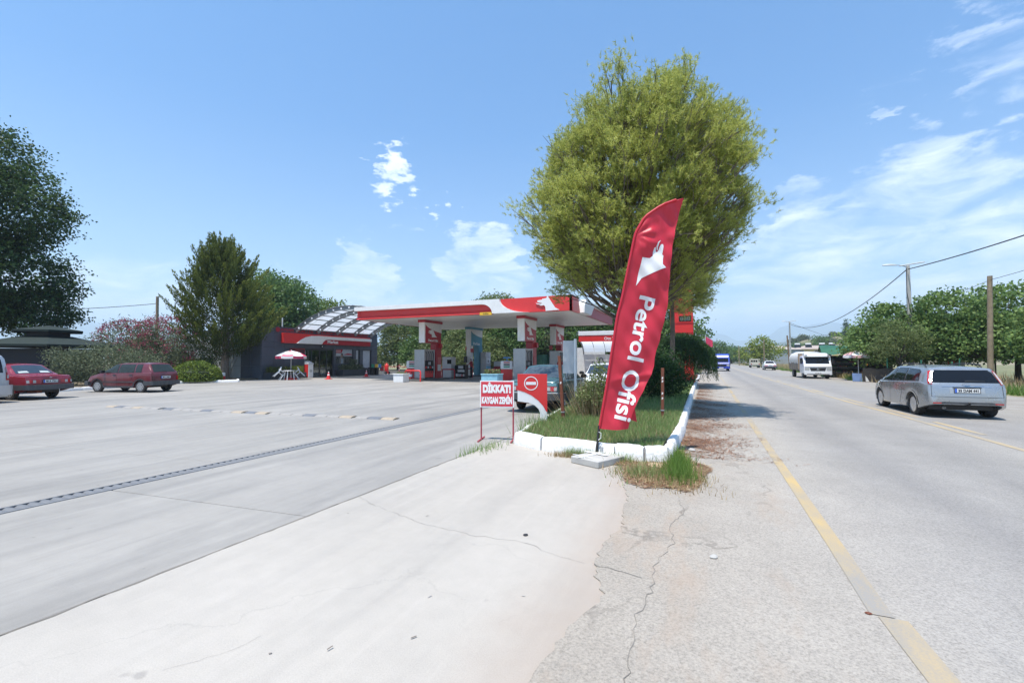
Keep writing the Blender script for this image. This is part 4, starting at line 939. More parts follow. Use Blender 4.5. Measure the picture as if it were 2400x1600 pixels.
b = MB(); b.lathe([(0.48, 0), (0.48, 0.08), (0.40, 0.13), (0.08, 0.15), (0.06, 0.35), (0.001, 0.35)], 20); b.build('base', SIGNR, px, smooth=45)
parasol('parasol', 'red and white printed parasol over the plastic table by the shop', -30.9, 26.5, 2.33, 1.14, (PINK, CLOTHW), 0.2, 0.42)
# white plastic table
PLW = M('white moulded plastic', (0.72, 0.74, 0.76), 0.4, var=0.04)
tb = thing('plastic_table', 'white plastic table under the red and white parasol', 'table', (-30.55, 26.05, 0))
b = MB(); b.lathe([(0.001, 0.72), (0.44, 0.72), (0.46, 0.74), (0.44, 0.765), (0.001, 0.765)], 20); b.build('table_top', PLW, tb, smooth=50)
for a in range(4):
    b = MB(); c_, s_ = math.cos(a * 1.571 + 0.5), math.sin(a * 1.571 + 0.5); b.tube([(0.30 * c_, 0.30 * s_, 0.72), (0.40 * c_, 0.40 * s_, 0)], [0.035, 0.028], 8); b.build('leg', PLW, tb)
def chair(label, x, y, rz, tilt):
    c = thing('plastic_chair', label, 'chair', (x, y, 0), rz, 'white plastic chairs tipped against the table')
    def add(b, n):   # the chair leans forward onto the table edge: turn about its front feet
        b.rot(tilt, 'y', (0.24, 0, 0)); zmin = min(v[2] for v in b.v); return b.build(n, PLW, c, smooth=50)
    b = MB(); b.box(-0.22, 0.24, -0.23, 0.23, 0.44, 0.465); b.rot(0.05, 'y', (0, 0, 0.45)); add(b, 'seat')
    b = MB(); R_ = []
    for j in range(6):
        t = j / 5; z = 0.47 + 0.44 * t; x_ = -0.22 - 0.10 * t; w = 0.22 * (1 - 0.35 * max(0, t - 0.6) / 0.4)
        R_.append([(x_ + 0.05 * abs(k / 3 - 1) ** 2, w * (k / 3 - 1), z) for k in range(7)] + [(x_ + 0.015 + 0.05 * abs(k / 3 - 1) ** 2, w * (k / 3 - 1), z) for k in range(6, -1, -1)])
    b.loft(R_); add(b, 'backrest')
    for sx, sy in ((-1, -1), (-1, 1), (1, -1), (1, 1)):
        b = MB(); b.tube([(0.20 * sx, 0.21 * sy, 0.45), (0.25 * sx, 0.25 * sy, 0.0)], [0.03, 0.022], 6); add(b, 'leg')
    for sy in (-1, 1):
        b = MB(); b.tube([(-0.27, 0.23 * sy, 0.68), (0.0, 0.27 * sy, 0.68), (0.2, 0.27 * sy, 0.65), (0.22, 0.25 * sy, 0.45)], 0.022, 6); add(b, 'armrest')
    return c
chair('white plastic chair tipped against the table, nearer the planter with dark grass', -31.15, 25.3, R(62), R(38))
chair('white plastic chair tipped against the table, nearer the white bin', -30.1, 26.95, R(-125), R(38))
# bins, planters and plants along the wall
bn = thing('waste_bin', 'white waste bin with red side and slanted top beside the shop door', 'bin', (-32.75, 30.0, 0), 0.0)
b = MB(); b.box(-0.22, 0.24, -0.27, 0.27, 0.02, 1.2); b.build('body', WHITE, bn, bevel=0.02)
b = MB(); b.prism([(-0.25, 1.2), (0.27, 1.2), (0.27, 1.28), (-0.25, 1.5)], 'y', -0.30, 0.30); lid = b.build('lid', LGREY, bn, bevel=0.02)
b = MB(); b.box(-0.24, 0.20, -0.30, -0.272, 0.05, 1.18); b.build('side_panel', SIGNR, bn)
b = MB(); b.lathe([(0.10, 0), (0.12, 0), (0.12, 0.008), (0.10, 0.008), (0.10, 0)], 18, axis='x'); b.box(0, 0.006, -0.09, 0.09, -0.012, 0.012); o = b.build('symbol', BLACK, bn); o.location = (0.242, 0, 0.62)
def wall_planter(y0, y1, lb, h=0.55):
    p = thing('wall_planter', lb, 'planter', (MX + 0.03, y0, 0)); ln = y1 - y0
    b = MB(); b.box(0, 0.9, 0, ln, 0, h); b.build('box', M('anthracite planter', (0.048, 0.052, 0.06), 0.55, var=0.1), p, bevel=0.02)
    b = MB(); b.box(0.06, 0.84, 0.06, ln - 0.06, h, h + 0.012); b.build('soil', G_SOIL, p); return p
WP1 = wall_planter(26.0, 28.0, 'dark grey planter with grasses behind the plastic chairs'); WP2 = wall_planter(28.2, 29.6, 'dark grey planter with yellow green plant beside the white bin', 0.5)
WP3 = wall_planter(33.95, 37.6, 'long dark grey planter with shrubs below the poster window', 0.62)
def cone(x, y, lb):
    c = thing('traffic_cone', lb, 'traffic cone', (x, y, 0), 0, 'traffic cones')
    b = MB(); b.box(-0.23, 0.23, -0.23, 0.23, 0, 0.05); b.build('base', SIGNR, c, bevel=0.015)
    pr = [(0.17, 0.05), (0.135, 0.19), (0.10, 0.32), (0.075, 0.43), (0.05, 0.54), (0.025, 0.64)]
    for i in range(5):
        b = MB(); b.lathe([pr[i], pr[i + 1]], 16); b.build('band', [SIGNW, SIGNR][i % 2] if i else SIGNR, c, smooth=60)
cone(-28.8, 28.4, 'red and white traffic cone standing nearer, in front of the shop door'); cone(-29.4, 33.6, 'red and white traffic cone farther off in the canopy shade')
# recycling bins
rbn = thing('recycling_bins', 'dark recycling bin frame with green, yellow and blue lids under the window', 'bin', (-32.2, 38.2, 0))
b = MB(); b.box(-0.35, 0.35, -0.75, 0.75, 0.72, 0.8); b.build('counter', BLACK, rbn)
for y in (-0.55, 0.15):
    b = MB(); b.lathe([(0.22, 0.0), (0.26, 0.72)], 14); o = b.build('drum', BLACK, rbn, smooth=50); o.location = (0, y, 0)
for y, mt in ((-0.55, GREENP), (0.0, YELLOW), (0.55, BLUEP)):
    b = MB(); b.box(-0.03, 0.03, -0.2, 0.2, 0.80, 1.15); o = b.build('sign_plate', mt, rbn); o.location = (0.1, y, 0)
rc = thing('red_chair', 'small red plastic chair beside the red gas trolley', 'chair', (-32.3, 39.5, 0), R(-20))
b = MB(); b.box(-0.22, 0.22, -0.22, 0.22, 0.42, 0.46); b.build('seat', DRED, rc); b = MB(); b.box(-0.24, -0.20, -0.22, 0.22, 0.46, 0.86); b.build('backrest', DRED, rc)
for sx, sy in ((-1, -1), (-1, 1), (1, -1), (1, 1)):
    b = MB(); b.cyl((0.19 * sx, 0.19 * sy, 0.42), (0.21 * sx, 0.21 * sy, 0), 0.018, 0.016, 6); b.build('leg', LGREY, rc)
et = thing('extinguisher_trolley', 'large red wheeled fire extinguisher at the shop corner', 'fire extinguisher', (-32.6, 40.5, 0))
b = MB(); b.lathe([(0.18, 0.1), (0.21, 0.16), (0.21, 1.0), (0.14, 1.12), (0.05, 1.18), (0.04, 1.28)], 14); b.build('bottle', SIGNR, et, smooth=45)
for sy in (-1, 1):
    b = MB(); b.lathe([(0.16, -0.03), (0.16, 0.03)], 14, axis='y'); o = b.build('wheel', BLACK, et); o.location = (0.1, 0.27 * sy, 0.16)
b = MB(); b.tube([(-0.1, -0.16, 0.2), (-0.22, -0.16, 1.25), (-0.22, 0.16, 1.25), (-0.1, 0.16, 0.2)], 0.02, 6); b.build('handle', DRED, et)
# ladder on the side wall
ld = thing('ladder', 'aluminium ladder leaning against the shop side wall', 'ladder', (-37.0, 25.35, 0.1))
ALU = M('aluminium', (0.5, 0.5, 0.5), 0.4, 0.7, var=0.1); d_ = Vector((1.75, 0.32, 3.55)); sd = Vector((0.44, -0.04, 0))
for s in (-1, 1):
    b = MB(); a = sd * (0.5 * s); b.tube([a, a + d_], 0.03, 6); b.build('rail', ALU, ld)
for i in range(1, 13):
    c_ = d_ * (i / 13); b = MB(); b.cyl(c_ - sd * 0.5, c_ + sd * 0.5, 0.018, n=6); b.build('rung', ALU, ld)
br = thing('paint_drum', 'small red and white drum at the kerb end by the ladder', 'drum', (-34.3, 23.15, 0.1))
b = MB(); b.lathe([(0.22, 0), (0.23, 0.26)], 16); b.build('lower_band', SIGNR, br, smooth=50); b = MB(); b.lathe([(0.23, 0.26), (0.22, 0.5), (0.19, 0.52)], 16); b.build('upper_band', WHITE, br, smooth=50)

# ================================================================== back of the station
# red and white posts and chain beyond the pumps
for i in range(9):
    x = -44 + i * 2.35; y = 52.0 - i * 0.25
    bp = thing('barrier_post', 'red and white striped post at the back, %s counted from the shop' % ['first', 'second', 'third', 'fourth', 'fifth', 'sixth', 'seventh', 'eighth', 'ninth'][i], 'post', (x, y, 0), 0, 'striped barrier posts at the back')
    for j in range(5):
        b = MB(); b.cyl((0, 0, j * 0.19), (0, 0, (j + 1) * 0.19), 0.05, n=8); b.build('band', [SIGNR, WHITE][j % 2], bp)
b = MB(); b.tube([(-44 + i * 2.35 / 4, 52 - i * 0.25 / 4, 0.72 - 0.10 * math.sin((i % 4) / 4 * math.pi)) for i in range(0, 33)], 0.028, 5); tag(b.build('barrier_chain', SIGNR), 'red chain strung between the striped posts', 'chain')
ab = thing('poster_stand', 'upright advertising stand with pale poster before the back trees', 'sign', (-31.0, 47.8, 0), 0.3)
b = MB(); b.box(-0.50, 0.50, -0.04, 0.04, 0.35, 2.15); b.build('frame', GREYM, ab); b = MB(); b.box(-0.45, 0.45, -0.05, -0.042, 0.42, 2.08); b.build('poster', M('pale poster print', (0.48, 0.50, 0.55), 0.4, var=0.25, vscale=2.2), ab)
b = MB(); b.prism([(-0.2, 0.6), (0.2, 0.6), (0.15, 1.3), (-0.1, 1.5)], 'y', -0.058, -0.051); b.build('print', M('faded red print', (0.42, 0.14, 0.18), 0.4, var=0.2), ab)
b = MB(); b.lathe([(0.55, 0), (0.5, 0.12), (0.001, 0.14)], 16); b.box(-0.05, 0.05, -0.03, 0.03, 0.1, 0.4); b.build('foot', RUBBER, ab)
b = MB(); b.box(-24, -3, 53.5, 54.0, 0, 0.45); tag(b.build('low_wall', M('grey render', (0.24, 0.24, 0.235), 0.85, var=0.15, dirt=0.3)), 'low grey wall along the back of the forecourt', 'wall')
b = MB(); b.box(-1.7, 1.7, -1.0, 1.0, 0.0, 2.3); 
for i in range(12): b.box(-1.65 + i * 0.28, -1.53 + i * 0.28, -1.04, -1.0, 0.1, 2.2)
tag(b.build('green_container', M('dark green sheet', (0.012, 0.075, 0.045), 0.55, var=0.15), loc=(-21.3, 58, 0)), 'dark green metal container behind the low grey wall', 'container')
b = MB(); b.box(-1.7, 1.7, -1.0, 1.0, 0.0, 1.9); 
for i in range(12): b.box(-1.65 + i * 0.28, -1.53 + i * 0.28, -1.04, -1.0, 0.1, 1.8)
tag(b.build('green_container', MATS['dark green sheet'], loc=(-16.2, 57.5, 0)), 'dark green container seen just above the dark teal saloon', 'container')
# car wash
cw = thing('car_wash', 'open white car wash bay with red Oto Yıkama sign and arched roof', 'building', (-11.9, 44.6, 0))
WALLW = M('white wash bay wall', (0.62, 0.62, 0.60), 0.6, var=0.06, dirt=0.25)
for i in range(4):
    b = MB(); b.box(i * 1.75 + 0.01, i * 1.75 + 1.74, 1.6, 1.75, 0, 1.0); b.build('wall_panel', WALLW, cw)
    b = MB(); b.box(i * 1.75 + 0.01, i * 1.75 + 1.74, 1.6, 1.75, 1.015, 2.02 + (0.14 if i < 2 else 0)); b.build('wall_panel', WALLW, cw)
sgn = MB(); sgn.box(0, 7.0, -0.1, 0.12, 3.42, 4.02); sgn = sgn.build('sign_band', SIGNR, cw, bevel=0.01)
b = MB(); b.box(-0.03, 7.03, -0.14, 0.14, 4.02, 4.46); b.build('white_band', WHITE, cw, bevel=0.04)
letters('lettering', 'Oto Yıkama', SIGNW, sgn, (3.55, -0.11, 3.57), FACE_MY, 0.40, 0.008, 0.006)
prof = [(0.1 + 1.6 * t, 3.42 - 1.05 * t ** 2.4) for t in [i / 6 for i in range(7)]]
for xi in (0.05, 3.4, 6.9):
    b = MB(); b.tube([(xi, y, z) for y, z in prof] + [(xi, 1.72, 0.0)], 0.07, 6); b.build('rib', RIBM, cw, smooth=60)
for i in range(6):
    for k in range(6):
        b = MB(); x0 = 0.05 + k * 1.14; (ya, za), (yb, zb) = prof[i], prof[i + 1]
        b.add([(x0 + 0.02, ya + 0.01, za + 0.05), (x0 + 1.11, ya + 0.01, za + 0.05), (x0 + 1.11, yb - 0.01, zb + 0.05), (x0 + 0.02, yb - 0.01, zb + 0.05)], [(0, 1, 2, 3)]); b.build('pane', pc, cw)
b = MB(); b.tube([(1.9 + 0.28 * math.sin(a) * (0.7 if i % 2 else 1), 1.55, 1.25 + 0.55 * math.cos(a)) for i, a in enumerate(np.linspace(0, 12.5, 40))], 0.03, 5); tag(b.build('hose_loop', BLACK, loc=(-11.9, 44.6, 0), smooth=60), 'black hose coiled on the white car wash wall', 'hose')
for x, mt, s, lb in ((4.3, YELLOW, 0.42, 'yellow notice on the car wash wall nearer the hose'), (5.75, YELLOW, 0.42, 'yellow notice on the car wash wall nearer the tall flag'), (5.05, DRED, 0.36, 'dark red coin box between the yellow notices')):
    b = MB(); b.box(-s * 0.5, s * 0.5, -0.06, 0, 0, s * 1.5 if mt is YELLOW else s * 0.8); tag(b.build('wash_notice', mt, loc=(-11.9 + x, 44.6 + 1.595, 1.25)), lb, 'notice')
rcab = thing('vacuum_cabinet', 'bright red vacuum cabinet with grey top beside the car wash', 'cabinet', (-13.1, 42.6, 0), 0.1)
b = MB(); b.box(-0.5, 0.5, -0.4, 0.4, 0.05, 2.3); b.build('body', SIGNR, rcab, bevel=0.02); b = MB(); b.box(-0.46, 0.36, -0.35, 0.35, 2.3, 2.95); b.build('top', LGREY, rcab)
b = MB(); b.box(-0.20, 0.36, -0.42, -0.40, 1.0, 1.75); b.build('plate', LGREY, rcab)
b = MB(); b.box(0, 4.6, 0, 0.2, 0, 2.9); tag(b.build('white_wall', WALLW, loc=(-14.5, 47.5, 0)), 'plain white wall behind the car wash', 'wall')

# price totem
tt = thing('price_totem', 'tall red price totem rising behind the weeping bush', 'sign', (-1.85, 38.5, 0))
b = MB(); b.box(-0.85, 0.85, -0.18, 0.18, 0.25, 8.4); b.build('body', SIGNR, tt, bevel=0.04)
LCD, t_, p_ = base_mat('dark digit display'); p_.inputs['Base Color'].default_value = (0.02, 0.024, 0.026, 1); p_.inputs['Roughness'].default_value = 0.15
for i in range(4):
    z = 4.55 + i * 0.95
    b = MB(); b.box(-0.78, 0.78, -0.20, -0.18, z, z + 0.62); pl = b.build('price_panel', DRED if i % 2 else SIGNR, tt)
    if i in (0, 2, 3):
        b = MB(); b.box(-0.2, 0.72, -0.215, -0.20, z + 0.10, z + 0.54); dsp = b.build('display', LCD, pl)
        letters('digits', '888', M('pale digits', (0.16, 0.19, 0.17), 0.5, var=0), dsp, (0.27, -0.217, z + 0.16), FACE_MY, 0.42, 0.0, 0.002, width=0.75)
for z in (4.45, 5.40, 6.35, 3.75):
    b = MB(); b.box(-0.86, 0.86, -0.195, -0.18, z - 0.02, z + 0.02); b.build('groove', DRED, tt)
b = MB(); b.box(-0.55, 0.80, -0.20, -0.18, 3.05, 3.55); b.build('white_panel', WHITE, tt)
b = MB(); b.box(-1.0, 1.0, -0.35, 0.35, 0, 0.25); b.build('plinth', CONC_P, tt)
fl = thing('red_banner', 'small faded red banner on a thin pole beside the price totem', 'flag', (-0.15, 50, 0))
b = MB(); b.cyl((0, 0, 0), (0, 0, 4.1), 0.03, n=6); b.build('pole', LGREY, fl)
b = MB(); rg = []
for i in range(8):
    x = -0.05 + 0.7 * i / 7; rg.append([(x, 0.08 * math.sin(i * 1.4), 4.0 - 0.05 * i - 0.1 * (i / 7) ** 2), (x, 0.08 * math.sin(i * 1.4 + 0.4), 3.1 - 0.03 * i + 0.06 * math.sin(i))])
b.loft(rg, closed=False, caps=False); b.build('cloth', PINK, fl, smooth=60)

# ================================================================== green kiosk
kk = thing('green_kiosk', 'dark green roofed garden kiosk with navy walls behind the red saloon', 'building', (-42.9, 16.4, 0), R(12))
KR = M('dark green shingle roof', (0.008, 0.019, 0.016), 0.85, var=0.25, vscale=5, bump=0.5, bscale=20); KW = M('navy kiosk wall', (0.010, 0.013, 0.022), 0.6, var=0.15); KW2 = M('slate blue kiosk wall', (0.025, 0.030, 0.042), 0.6, var=0.1)
def hexp(r, z, off=0.0): return [(r * math.cos(R(60 * i - 90 + off) + 0.98), r * math.sin(R(60 * i - 90 + off) + 0.98), z) for i in range(6)]
for i in range(6):
    lo, hi = hexp(3.15, 0.1), hexp(3.15, 2.35); j = (i + 1) % 6
    b = MB(); b.add([lo[i], lo[j], hi[j], hi[i]], [(0, 1, 2, 3)]); b.build('wall', KW2 if i % 2 == 0 else KW, kk)
    b = MB(); b.cyl(lo[i], (lo[i][0], lo[i][1], 2.4), 0.09, n=6); b.build('post', KW, kk)
def roof_ring(name, r0, z0, r1, z1):
    for i in range(6):
        A, B = hexp(r0, z0), hexp(r1, z1); j = (i + 1) % 6; b = MB()
        b.add([A[i], A[j], B[j], B[i], (A[i][0], A[i][1], z0 - 0.14), (A[j][0], A[j][1], z0 - 0.14)], [(0, 1, 2, 3), (4, 5, 1, 0)]); b.build(name, KR, kk)
roof_ring('roof_face', 4.1, 2.62, 1.35, 3.25)
b = MB(); b.loft([hexp(1.25, 3.05), hexp(1.25, 3.62)]); b.build('lantern', KW, kk)
roof_ring('roof_face', 2.0, 3.66, 0.06, 4.02)
b = MB(); b.loft([hexp(4.05, 2.46), hexp(4.05, 2.50)]); b.build('eave_board', KW, kk)
# ================================================================== cars
CHROME = M('alloy rim', (0.55, 0.56, 0.58), 0.25, 0.8, var=0.1)
HUBCAP = M('dusty hubcap', (0.36, 0.37, 0.38), 0.45, 0.3, var=0.15, dirt=0.2)
LAMP_R = M('red tail lamp', (0.42, 0.012, 0.015), 0.12, var=0.05, spec=0.7)
LAMP_C = M('clear lamp glass', (0.40, 0.40, 0.39), 0.1, var=0.05, spec=0.7)
LAMP_S = M('smoked lamp', (0.10, 0.03, 0.03), 0.12, var=0.05)
LAMP_A = M('amber lamp', (0.65, 0.22, 0.02), 0.15, var=0.05)
PLATE = M('number plate white', (0.72, 0.72, 0.70), 0.4, var=0.03)
PBLUE = M('plate blue', (0.03, 0.12, 0.55), 0.4, var=0)
BUMP_G = M('grey plastic bumper', (0.05, 0.054, 0.060), 0.55, var=0.12, dirt=0.35, dcol=(0.16, 0.15, 0.145))
SEAM = M('panel gap', (0.012, 0.012, 0.013), 0.8, var=0)
TRIM = M('black window trim', (0.02, 0.02, 0.022), 0.35, var=0)
def paint(name, col, metal=0.0, rough=0.28, dirt=0.18):
    return M(name, col, rough, metal, var=0.04, vscale=1.2, dirt=dirt, dcol=tuple(0.6 * c + 0.4 * d for c, d in zip(col, (0.30, 0.27, 0.23))), coat=0.6)

def interp(pts, x):
    xs = [p[0] for p in pts]; zs = [p[1] for p in pts]
    return float(np.interp(x, xs, zs))
class Car:
    """x forward, y left, z up; origin on the ground at the middle of the car"""
    def __init__(s, label, cat, loc, heading, spec, pm, name='parked_car', group=None):
        s.r = thing(name, label, cat, loc, heading, group); s.s = spec; s.pm = pm
        Lh = spec['L'] / 2; top, belt, plan = spec['top'], spec['belt'], spec['plan']; r = spec['wr']; ar = r + spec.get('gap', 0.05); z0 = spec['z0']
        xs = set(np.round(np.arange(-Lh, Lh + 1e-6, 0.10), 4)) | {round(p[0], 4) for p in top} | {-Lh, Lh, -Lh + 0.02, Lh - 0.02, -Lh + 0.05, Lh - 0.05}
        for xw in (spec['xr'], spec['xf']):
            for a in np.linspace(0, math.pi, 19): xs.add(round(xw + ar * math.cos(a), 4))
        xs = sorted(x for x in xs if -Lh - 1e-6 <= x <= Lh + 1e-6); rings = []
        xs = [x for i, x in enumerate(xs) if i == 0 or x - xs[i - 1] > 0.004]
        for x in xs:
            zt = interp(top, x); zb = min(interp(belt, x), zt - 0.015); w = interp(plan, x); zbot = interp(spec['bot'], x) if 'bot' in spec else z0
            for xw in (spec['xr'], spec['xf']):
                d = abs(x - xw)
                if d < ar: zbot = max(zbot, r + math.sqrt(max(0, ar * ar - d * d)))
            zs = max(zb - spec.get('sh', 0.13), zbot + 0.02); h = zt - zb; tm = spec['tumble']
            wb = w - 0.055; wr_ = max(0.05, wb - tm * h)
            half = [(w - 0.09, zbot), (w - 0.012, zbot + 0.004), (w + 0.004, zbot + 0.45 * (zs - zbot)), (w, zs), (w - 0.022, zb - 0.02), (wb, zb),
                    (wb - 0.5 * tm * h, zb + 0.5 * h), (wr_ + 0.005, zt - min(0.11, 0.30 * h)), (wr_ - 0.055, zt - min(0.025, 0.10 * h)), (wr_ * 0.5, zt + min(0.012, 0.05 * h)), (0, zt + min(0.022, 0.08 * h))]
            rings.append([(x, y, z) for y, z in half] + [(x, -y, z) for y, z in reversed(half[:-1])])
        b = MB(); b.loft(rings, closed=False, caps=False)
        n = len(rings[0]); b.add([], [])
        b.f.append(tuple(range(n))); b.m.append(0); b.f.append(tuple((len(rings) - 1) * n + k for k in range(n))); b.m.append(0)
        s.body = b.build('body', pm, s.r, smooth=38)
        s.bvh = BVHTree.FromPolygons([Vector(v) for v in b.v], b.f)
        b = MB(); b.box(-Lh + 0.42, Lh - 0.35, -interp(plan, 0) + 0.24, interp(plan, 0) - 0.24, z0 + 0.02, 0.62); b.build('underbody', BLACK, s.r)
    def wrap(s, name, poly, side, mat, off=0.005, grid=0.07, parent=None):
        P = []; k = len(poly)
        for i in range(k):
            a, c = Vector(poly[i]), Vector(poly[(i + 1) % k]); m = max(1, int((c - a).length / grid))
            for j in range(m): P.append(a + (c - a) * (j / m))
        nb = len(P); E_ = [(i, (i + 1) % nb) for i in range(nb)]
        u0, u1 = min(p.x for p in P), max(p.x for p in P); v0, v1 = min(p.y for p in P), max(p.y for p in P)
        u = u0 + grid * 0.6
        while u < u1:
            v = v0 + grid * 0.6
            while v < v1:
                ins = False
                for i in range(k):
                    (xa, ya), (xb, yb) = poly[i], poly[(i + 1) % k]
                    if (ya > v) != (yb > v) and u < (xb - xa) * (v - ya) / (yb - ya) + xa: ins = not ins
                if ins and all((Vector((u, v)) - p).length > grid * 0.35 for p in P[:nb]): P.append(Vector((u, v)))
                v += grid
            u += grid
        vv, _, ff, *_r = delaunay_2d_cdt(P, E_, [], 1, 1e-5)
        out = []
        for p in vv:
            if side in 'LR': o, d = Vector((p.x, 3 if side == 'L' else -3, p.y)), Vector((0, -1 if side == 'L' else 1, 0))
            elif side in 'BF': o, d = Vector((-6 if side == 'B' else 6, p.x, p.y)), Vector((1 if side == 'B' else -1, 0, 0))
            else: o, d = Vector((p.x, p.y, 5)), Vector((0, 0, -1))
            h, nn, *_ = s.bvh.ray_cast(o, d)
            if h is None:
                h, nn, *_ = s.bvh.find_nearest(o + d * 3); h = h or o
            if nn.dot(d) > 0: nn = -nn
            out.append(h + nn * off)
        b = MB(); b.add(out, [tuple(f) for f in ff]); return b.build(name, mat, parent or s.r, smooth=50)
    def seam(s, pts, side, w=0.012, mat=SEAM, name='panel_gap', off=0.003):
        P = [Vector(p) for p in pts]; n = len(P); L_, R_ = [], []
        for i in range(n):
            t = (P[min(i + 1, n - 1)] - P[max(i - 1, 0)]).normalized(); q = Vector((-t.y, t.x)) * w / 2; L_.append(tuple(P[i] + q)); R_.append(tuple(P[i] - q))
        return s.wrap(name, L_ + R_[::-1], side, mat, off, 0.09)
    def wheels(s, rim='hub', rimr=0.66, wid=0.19):
        r = s.s['wr']; t = s.s['track'] / 2; b = MB(); hw = wid / 2
        b.lathe([(r * rimr, -hw), (r * 0.93, -hw), (r, -hw * 0.72), (r, hw * 0.72), (r * 0.93, hw), (r * rimr, hw), (r * rimr, -hw)], 26, axis='y'); ty = b.mesh('tyre', RUBBER, smooth=40)
        b = MB(); rr = r * rimr
        if rim == 'spoke':
            b.lathe([(rr, hw * 0.9), (rr * 0.90, hw * 0.93), (rr * 0.88, hw * 0.5)], 26, axis='y')
            dd = MB(); dd.lathe([(rr * 0.93, hw * 0.12), (0.02, hw * 0.10)], 20, axis='y'); dish = dd.mesh('rim_dish', BLACK)
            for i in range(5):
                st = len(b.v); b.prism([(rr * 0.10, -rr * 0.09), (rr * 0.93, -rr * 0.12), (rr * 0.93, rr * 0.12), (rr * 0.10, rr * 0.09)], 'y', hw * 0.4, hw * 0.85); b.rot(2 * math.pi * i / 5, 'y', start=st)
            b.lathe([(rr * 0.22, hw * 0.15), (rr * 0.22, hw * 0.92), (0.001, hw * 0.95)], 14, axis='y')
        else:
            b.lathe([(rr, hw * 0.95), (rr * 0.95, hw * 0.98), (rr * 0.6, hw * 1.06), (rr * 0.3, hw * 0.98), (0.001, hw * 1.0)], 26, axis='y')
        rm = b.mesh('rim', CHROME if rim == 'spoke' else HUBCAP, smooth=35)
        if rim != 'spoke':
            b = MB()
            for i in range(8):
                st = len(b.v); b.cb(rr * 0.72, hw * 1.03, 0, rr * 0.20, 0.012, rr * 0.16); b.rot(2 * math.pi * i / 8, 'y', start=st)
            hm_ = b.mesh('slots', BLACK)
        for x in (s.s['xr'], s.s['xf']):
            for sd in (1, -1):
                w = inst('wheel', ty, s.r, (x, sd * t, r), rot=(0, 0, 0 if sd == 1 else math.pi)); inst('rim', rm, w)
                if rim == 'spoke': inst('rim_dish', dish, w)
                if rim != 'spoke': inst('rim_slots', hm_, w)
        b = MB(); b.cyl((s.s['xr'], -t, r), (s.s['xr'], t, r), 0.05); b.cyl((s.s['xf'], -t, r), (s.s['xf'], t, r), 0.05); b.build('axle', BLACK, s.r)
    def plate(s, side, txt, cy, cz, w=0.52, h=0.11, x=None):
        d = -1 if side == 'B' else 1
        h0, *_ = s.bvh.ray_cast(Vector((6 * d, cy, cz)), Vector((-d, 0, 0))); x = (h0.x if h0 else d * s.s['L'] / 2) + d * 0.012
        b = MB(); b.cb(x, cy, cz, 0.012, w, h); p = b.build('number_plate', PLATE, s.r)
        b = MB(); b.cb(x + d * 0.002, cy + (w / 2 - 0.025) * (1 if side == 'B' else -1), cz, 0.012, 0.045, h); b.build('blue_strip', PBLUE, p)
        b = MB(); b.cb(x - d * 0.004, cy, cz, 0.012, w + 0.03, h + 0.03); b.build('plate_frame', BLACK, p)
        letters('plate_text', txt, BLACK, p, (x + d * 0.008, cy - 0.02 * (1 if side == 'B' else -1), cz - h * 0.30), (R(90), 0, R(-90) if side == 'B' else R(90)), h * 0.86, 0.004, 0.001, width=w * 0.80)
    def bumper(s, side, z0, z1, mat, depth=0.07, wrapx=0.45, wid=None):
        d = -1 if side == 'B' else 1; Lh = s.s['L'] / 2; w = (wid or interp(s.s['plan'], 0)) + 0.015; b = MB(); path = [(Lh - wrapx, w), (Lh - 0.16, w), (Lh - 0.02, w - 0.10), (Lh + depth * 0.6, w - 0.28), (Lh + depth, 0)]
        path = path + [(x, -y) for x, y in path[-2::-1]]; rings = []
        for i, (x, y) in enumerate(path):
            a = Vector(path[max(i - 1, 0)]); c = Vector(path[min(i + 1, len(path) - 1)]); t = (c - a).normalized(); nn = Vector((t.y, -t.x)) * -0.12
            rings.append([(d * x, y, z0 + 0.02), (d * x, y, z1 - 0.02), (d * (x + nn.x * 0.15), y + nn.y * 0.15, z1), (d * (x + nn.x), y + nn.y, z1), (d * (x + nn.x), y + nn.y, z0), (d * (x + nn.x * 0.15), y + nn.y * 0.15, z0)])
        b.loft(rings); return b.build('bumper', mat, s.r, smooth=40)
    def mirror(s, x, z, mat):
        for sd in (1, -1):
            w = interp(s.s['plan'], x); b = MB(); b.loft([[(x - 0.06 + dx, sd * (w + 0.02 + dy), z + dz) for dx, dz in ((0, -0.05 * k), (0.10, -0.04 * k), (0.12, 0.05 * k), (0, 0.07 * k))] for dy, k in ((-0.03, 0.6), (0.04, 1.2), (0.14, 1.2), (0.17, 0.8))]); b.build('wing_mirror', mat, s.r, smooth=40)
    def handles(s, pts, mat):
        for x, z in pts:
            for sd in 'LR': s.wrap('door_handle', [(x - 0.09, z - 0.018), (x + 0.09, z - 0.018), (x + 0.09, z + 0.018), (x - 0.09, z + 0.018)], sd, mat, 0.022, 0.04)
    def arches(s, mat, w=0.05):
        r = s.s['wr'] + s.s.get('gap', 0.05)
        for xw in (s.s['xr'], s.s['xf']):
            for sd in 'LR':
                A = [(xw + (r + 0.004) * math.cos(a), s.s['wr'] + (r + 0.004) * math.sin(a)) for a in np.linspace(0.05, math.pi - 0.05, 15)]; B = [(xw + (r + w) * math.cos(a), s.s['wr'] + (r + w) * math.sin(a)) for a in np.linspace(math.pi - 0.05, 0.05, 15)]
                s.wrap('wheel_arch', A + B, sd, mat, 0.012, 0.08)

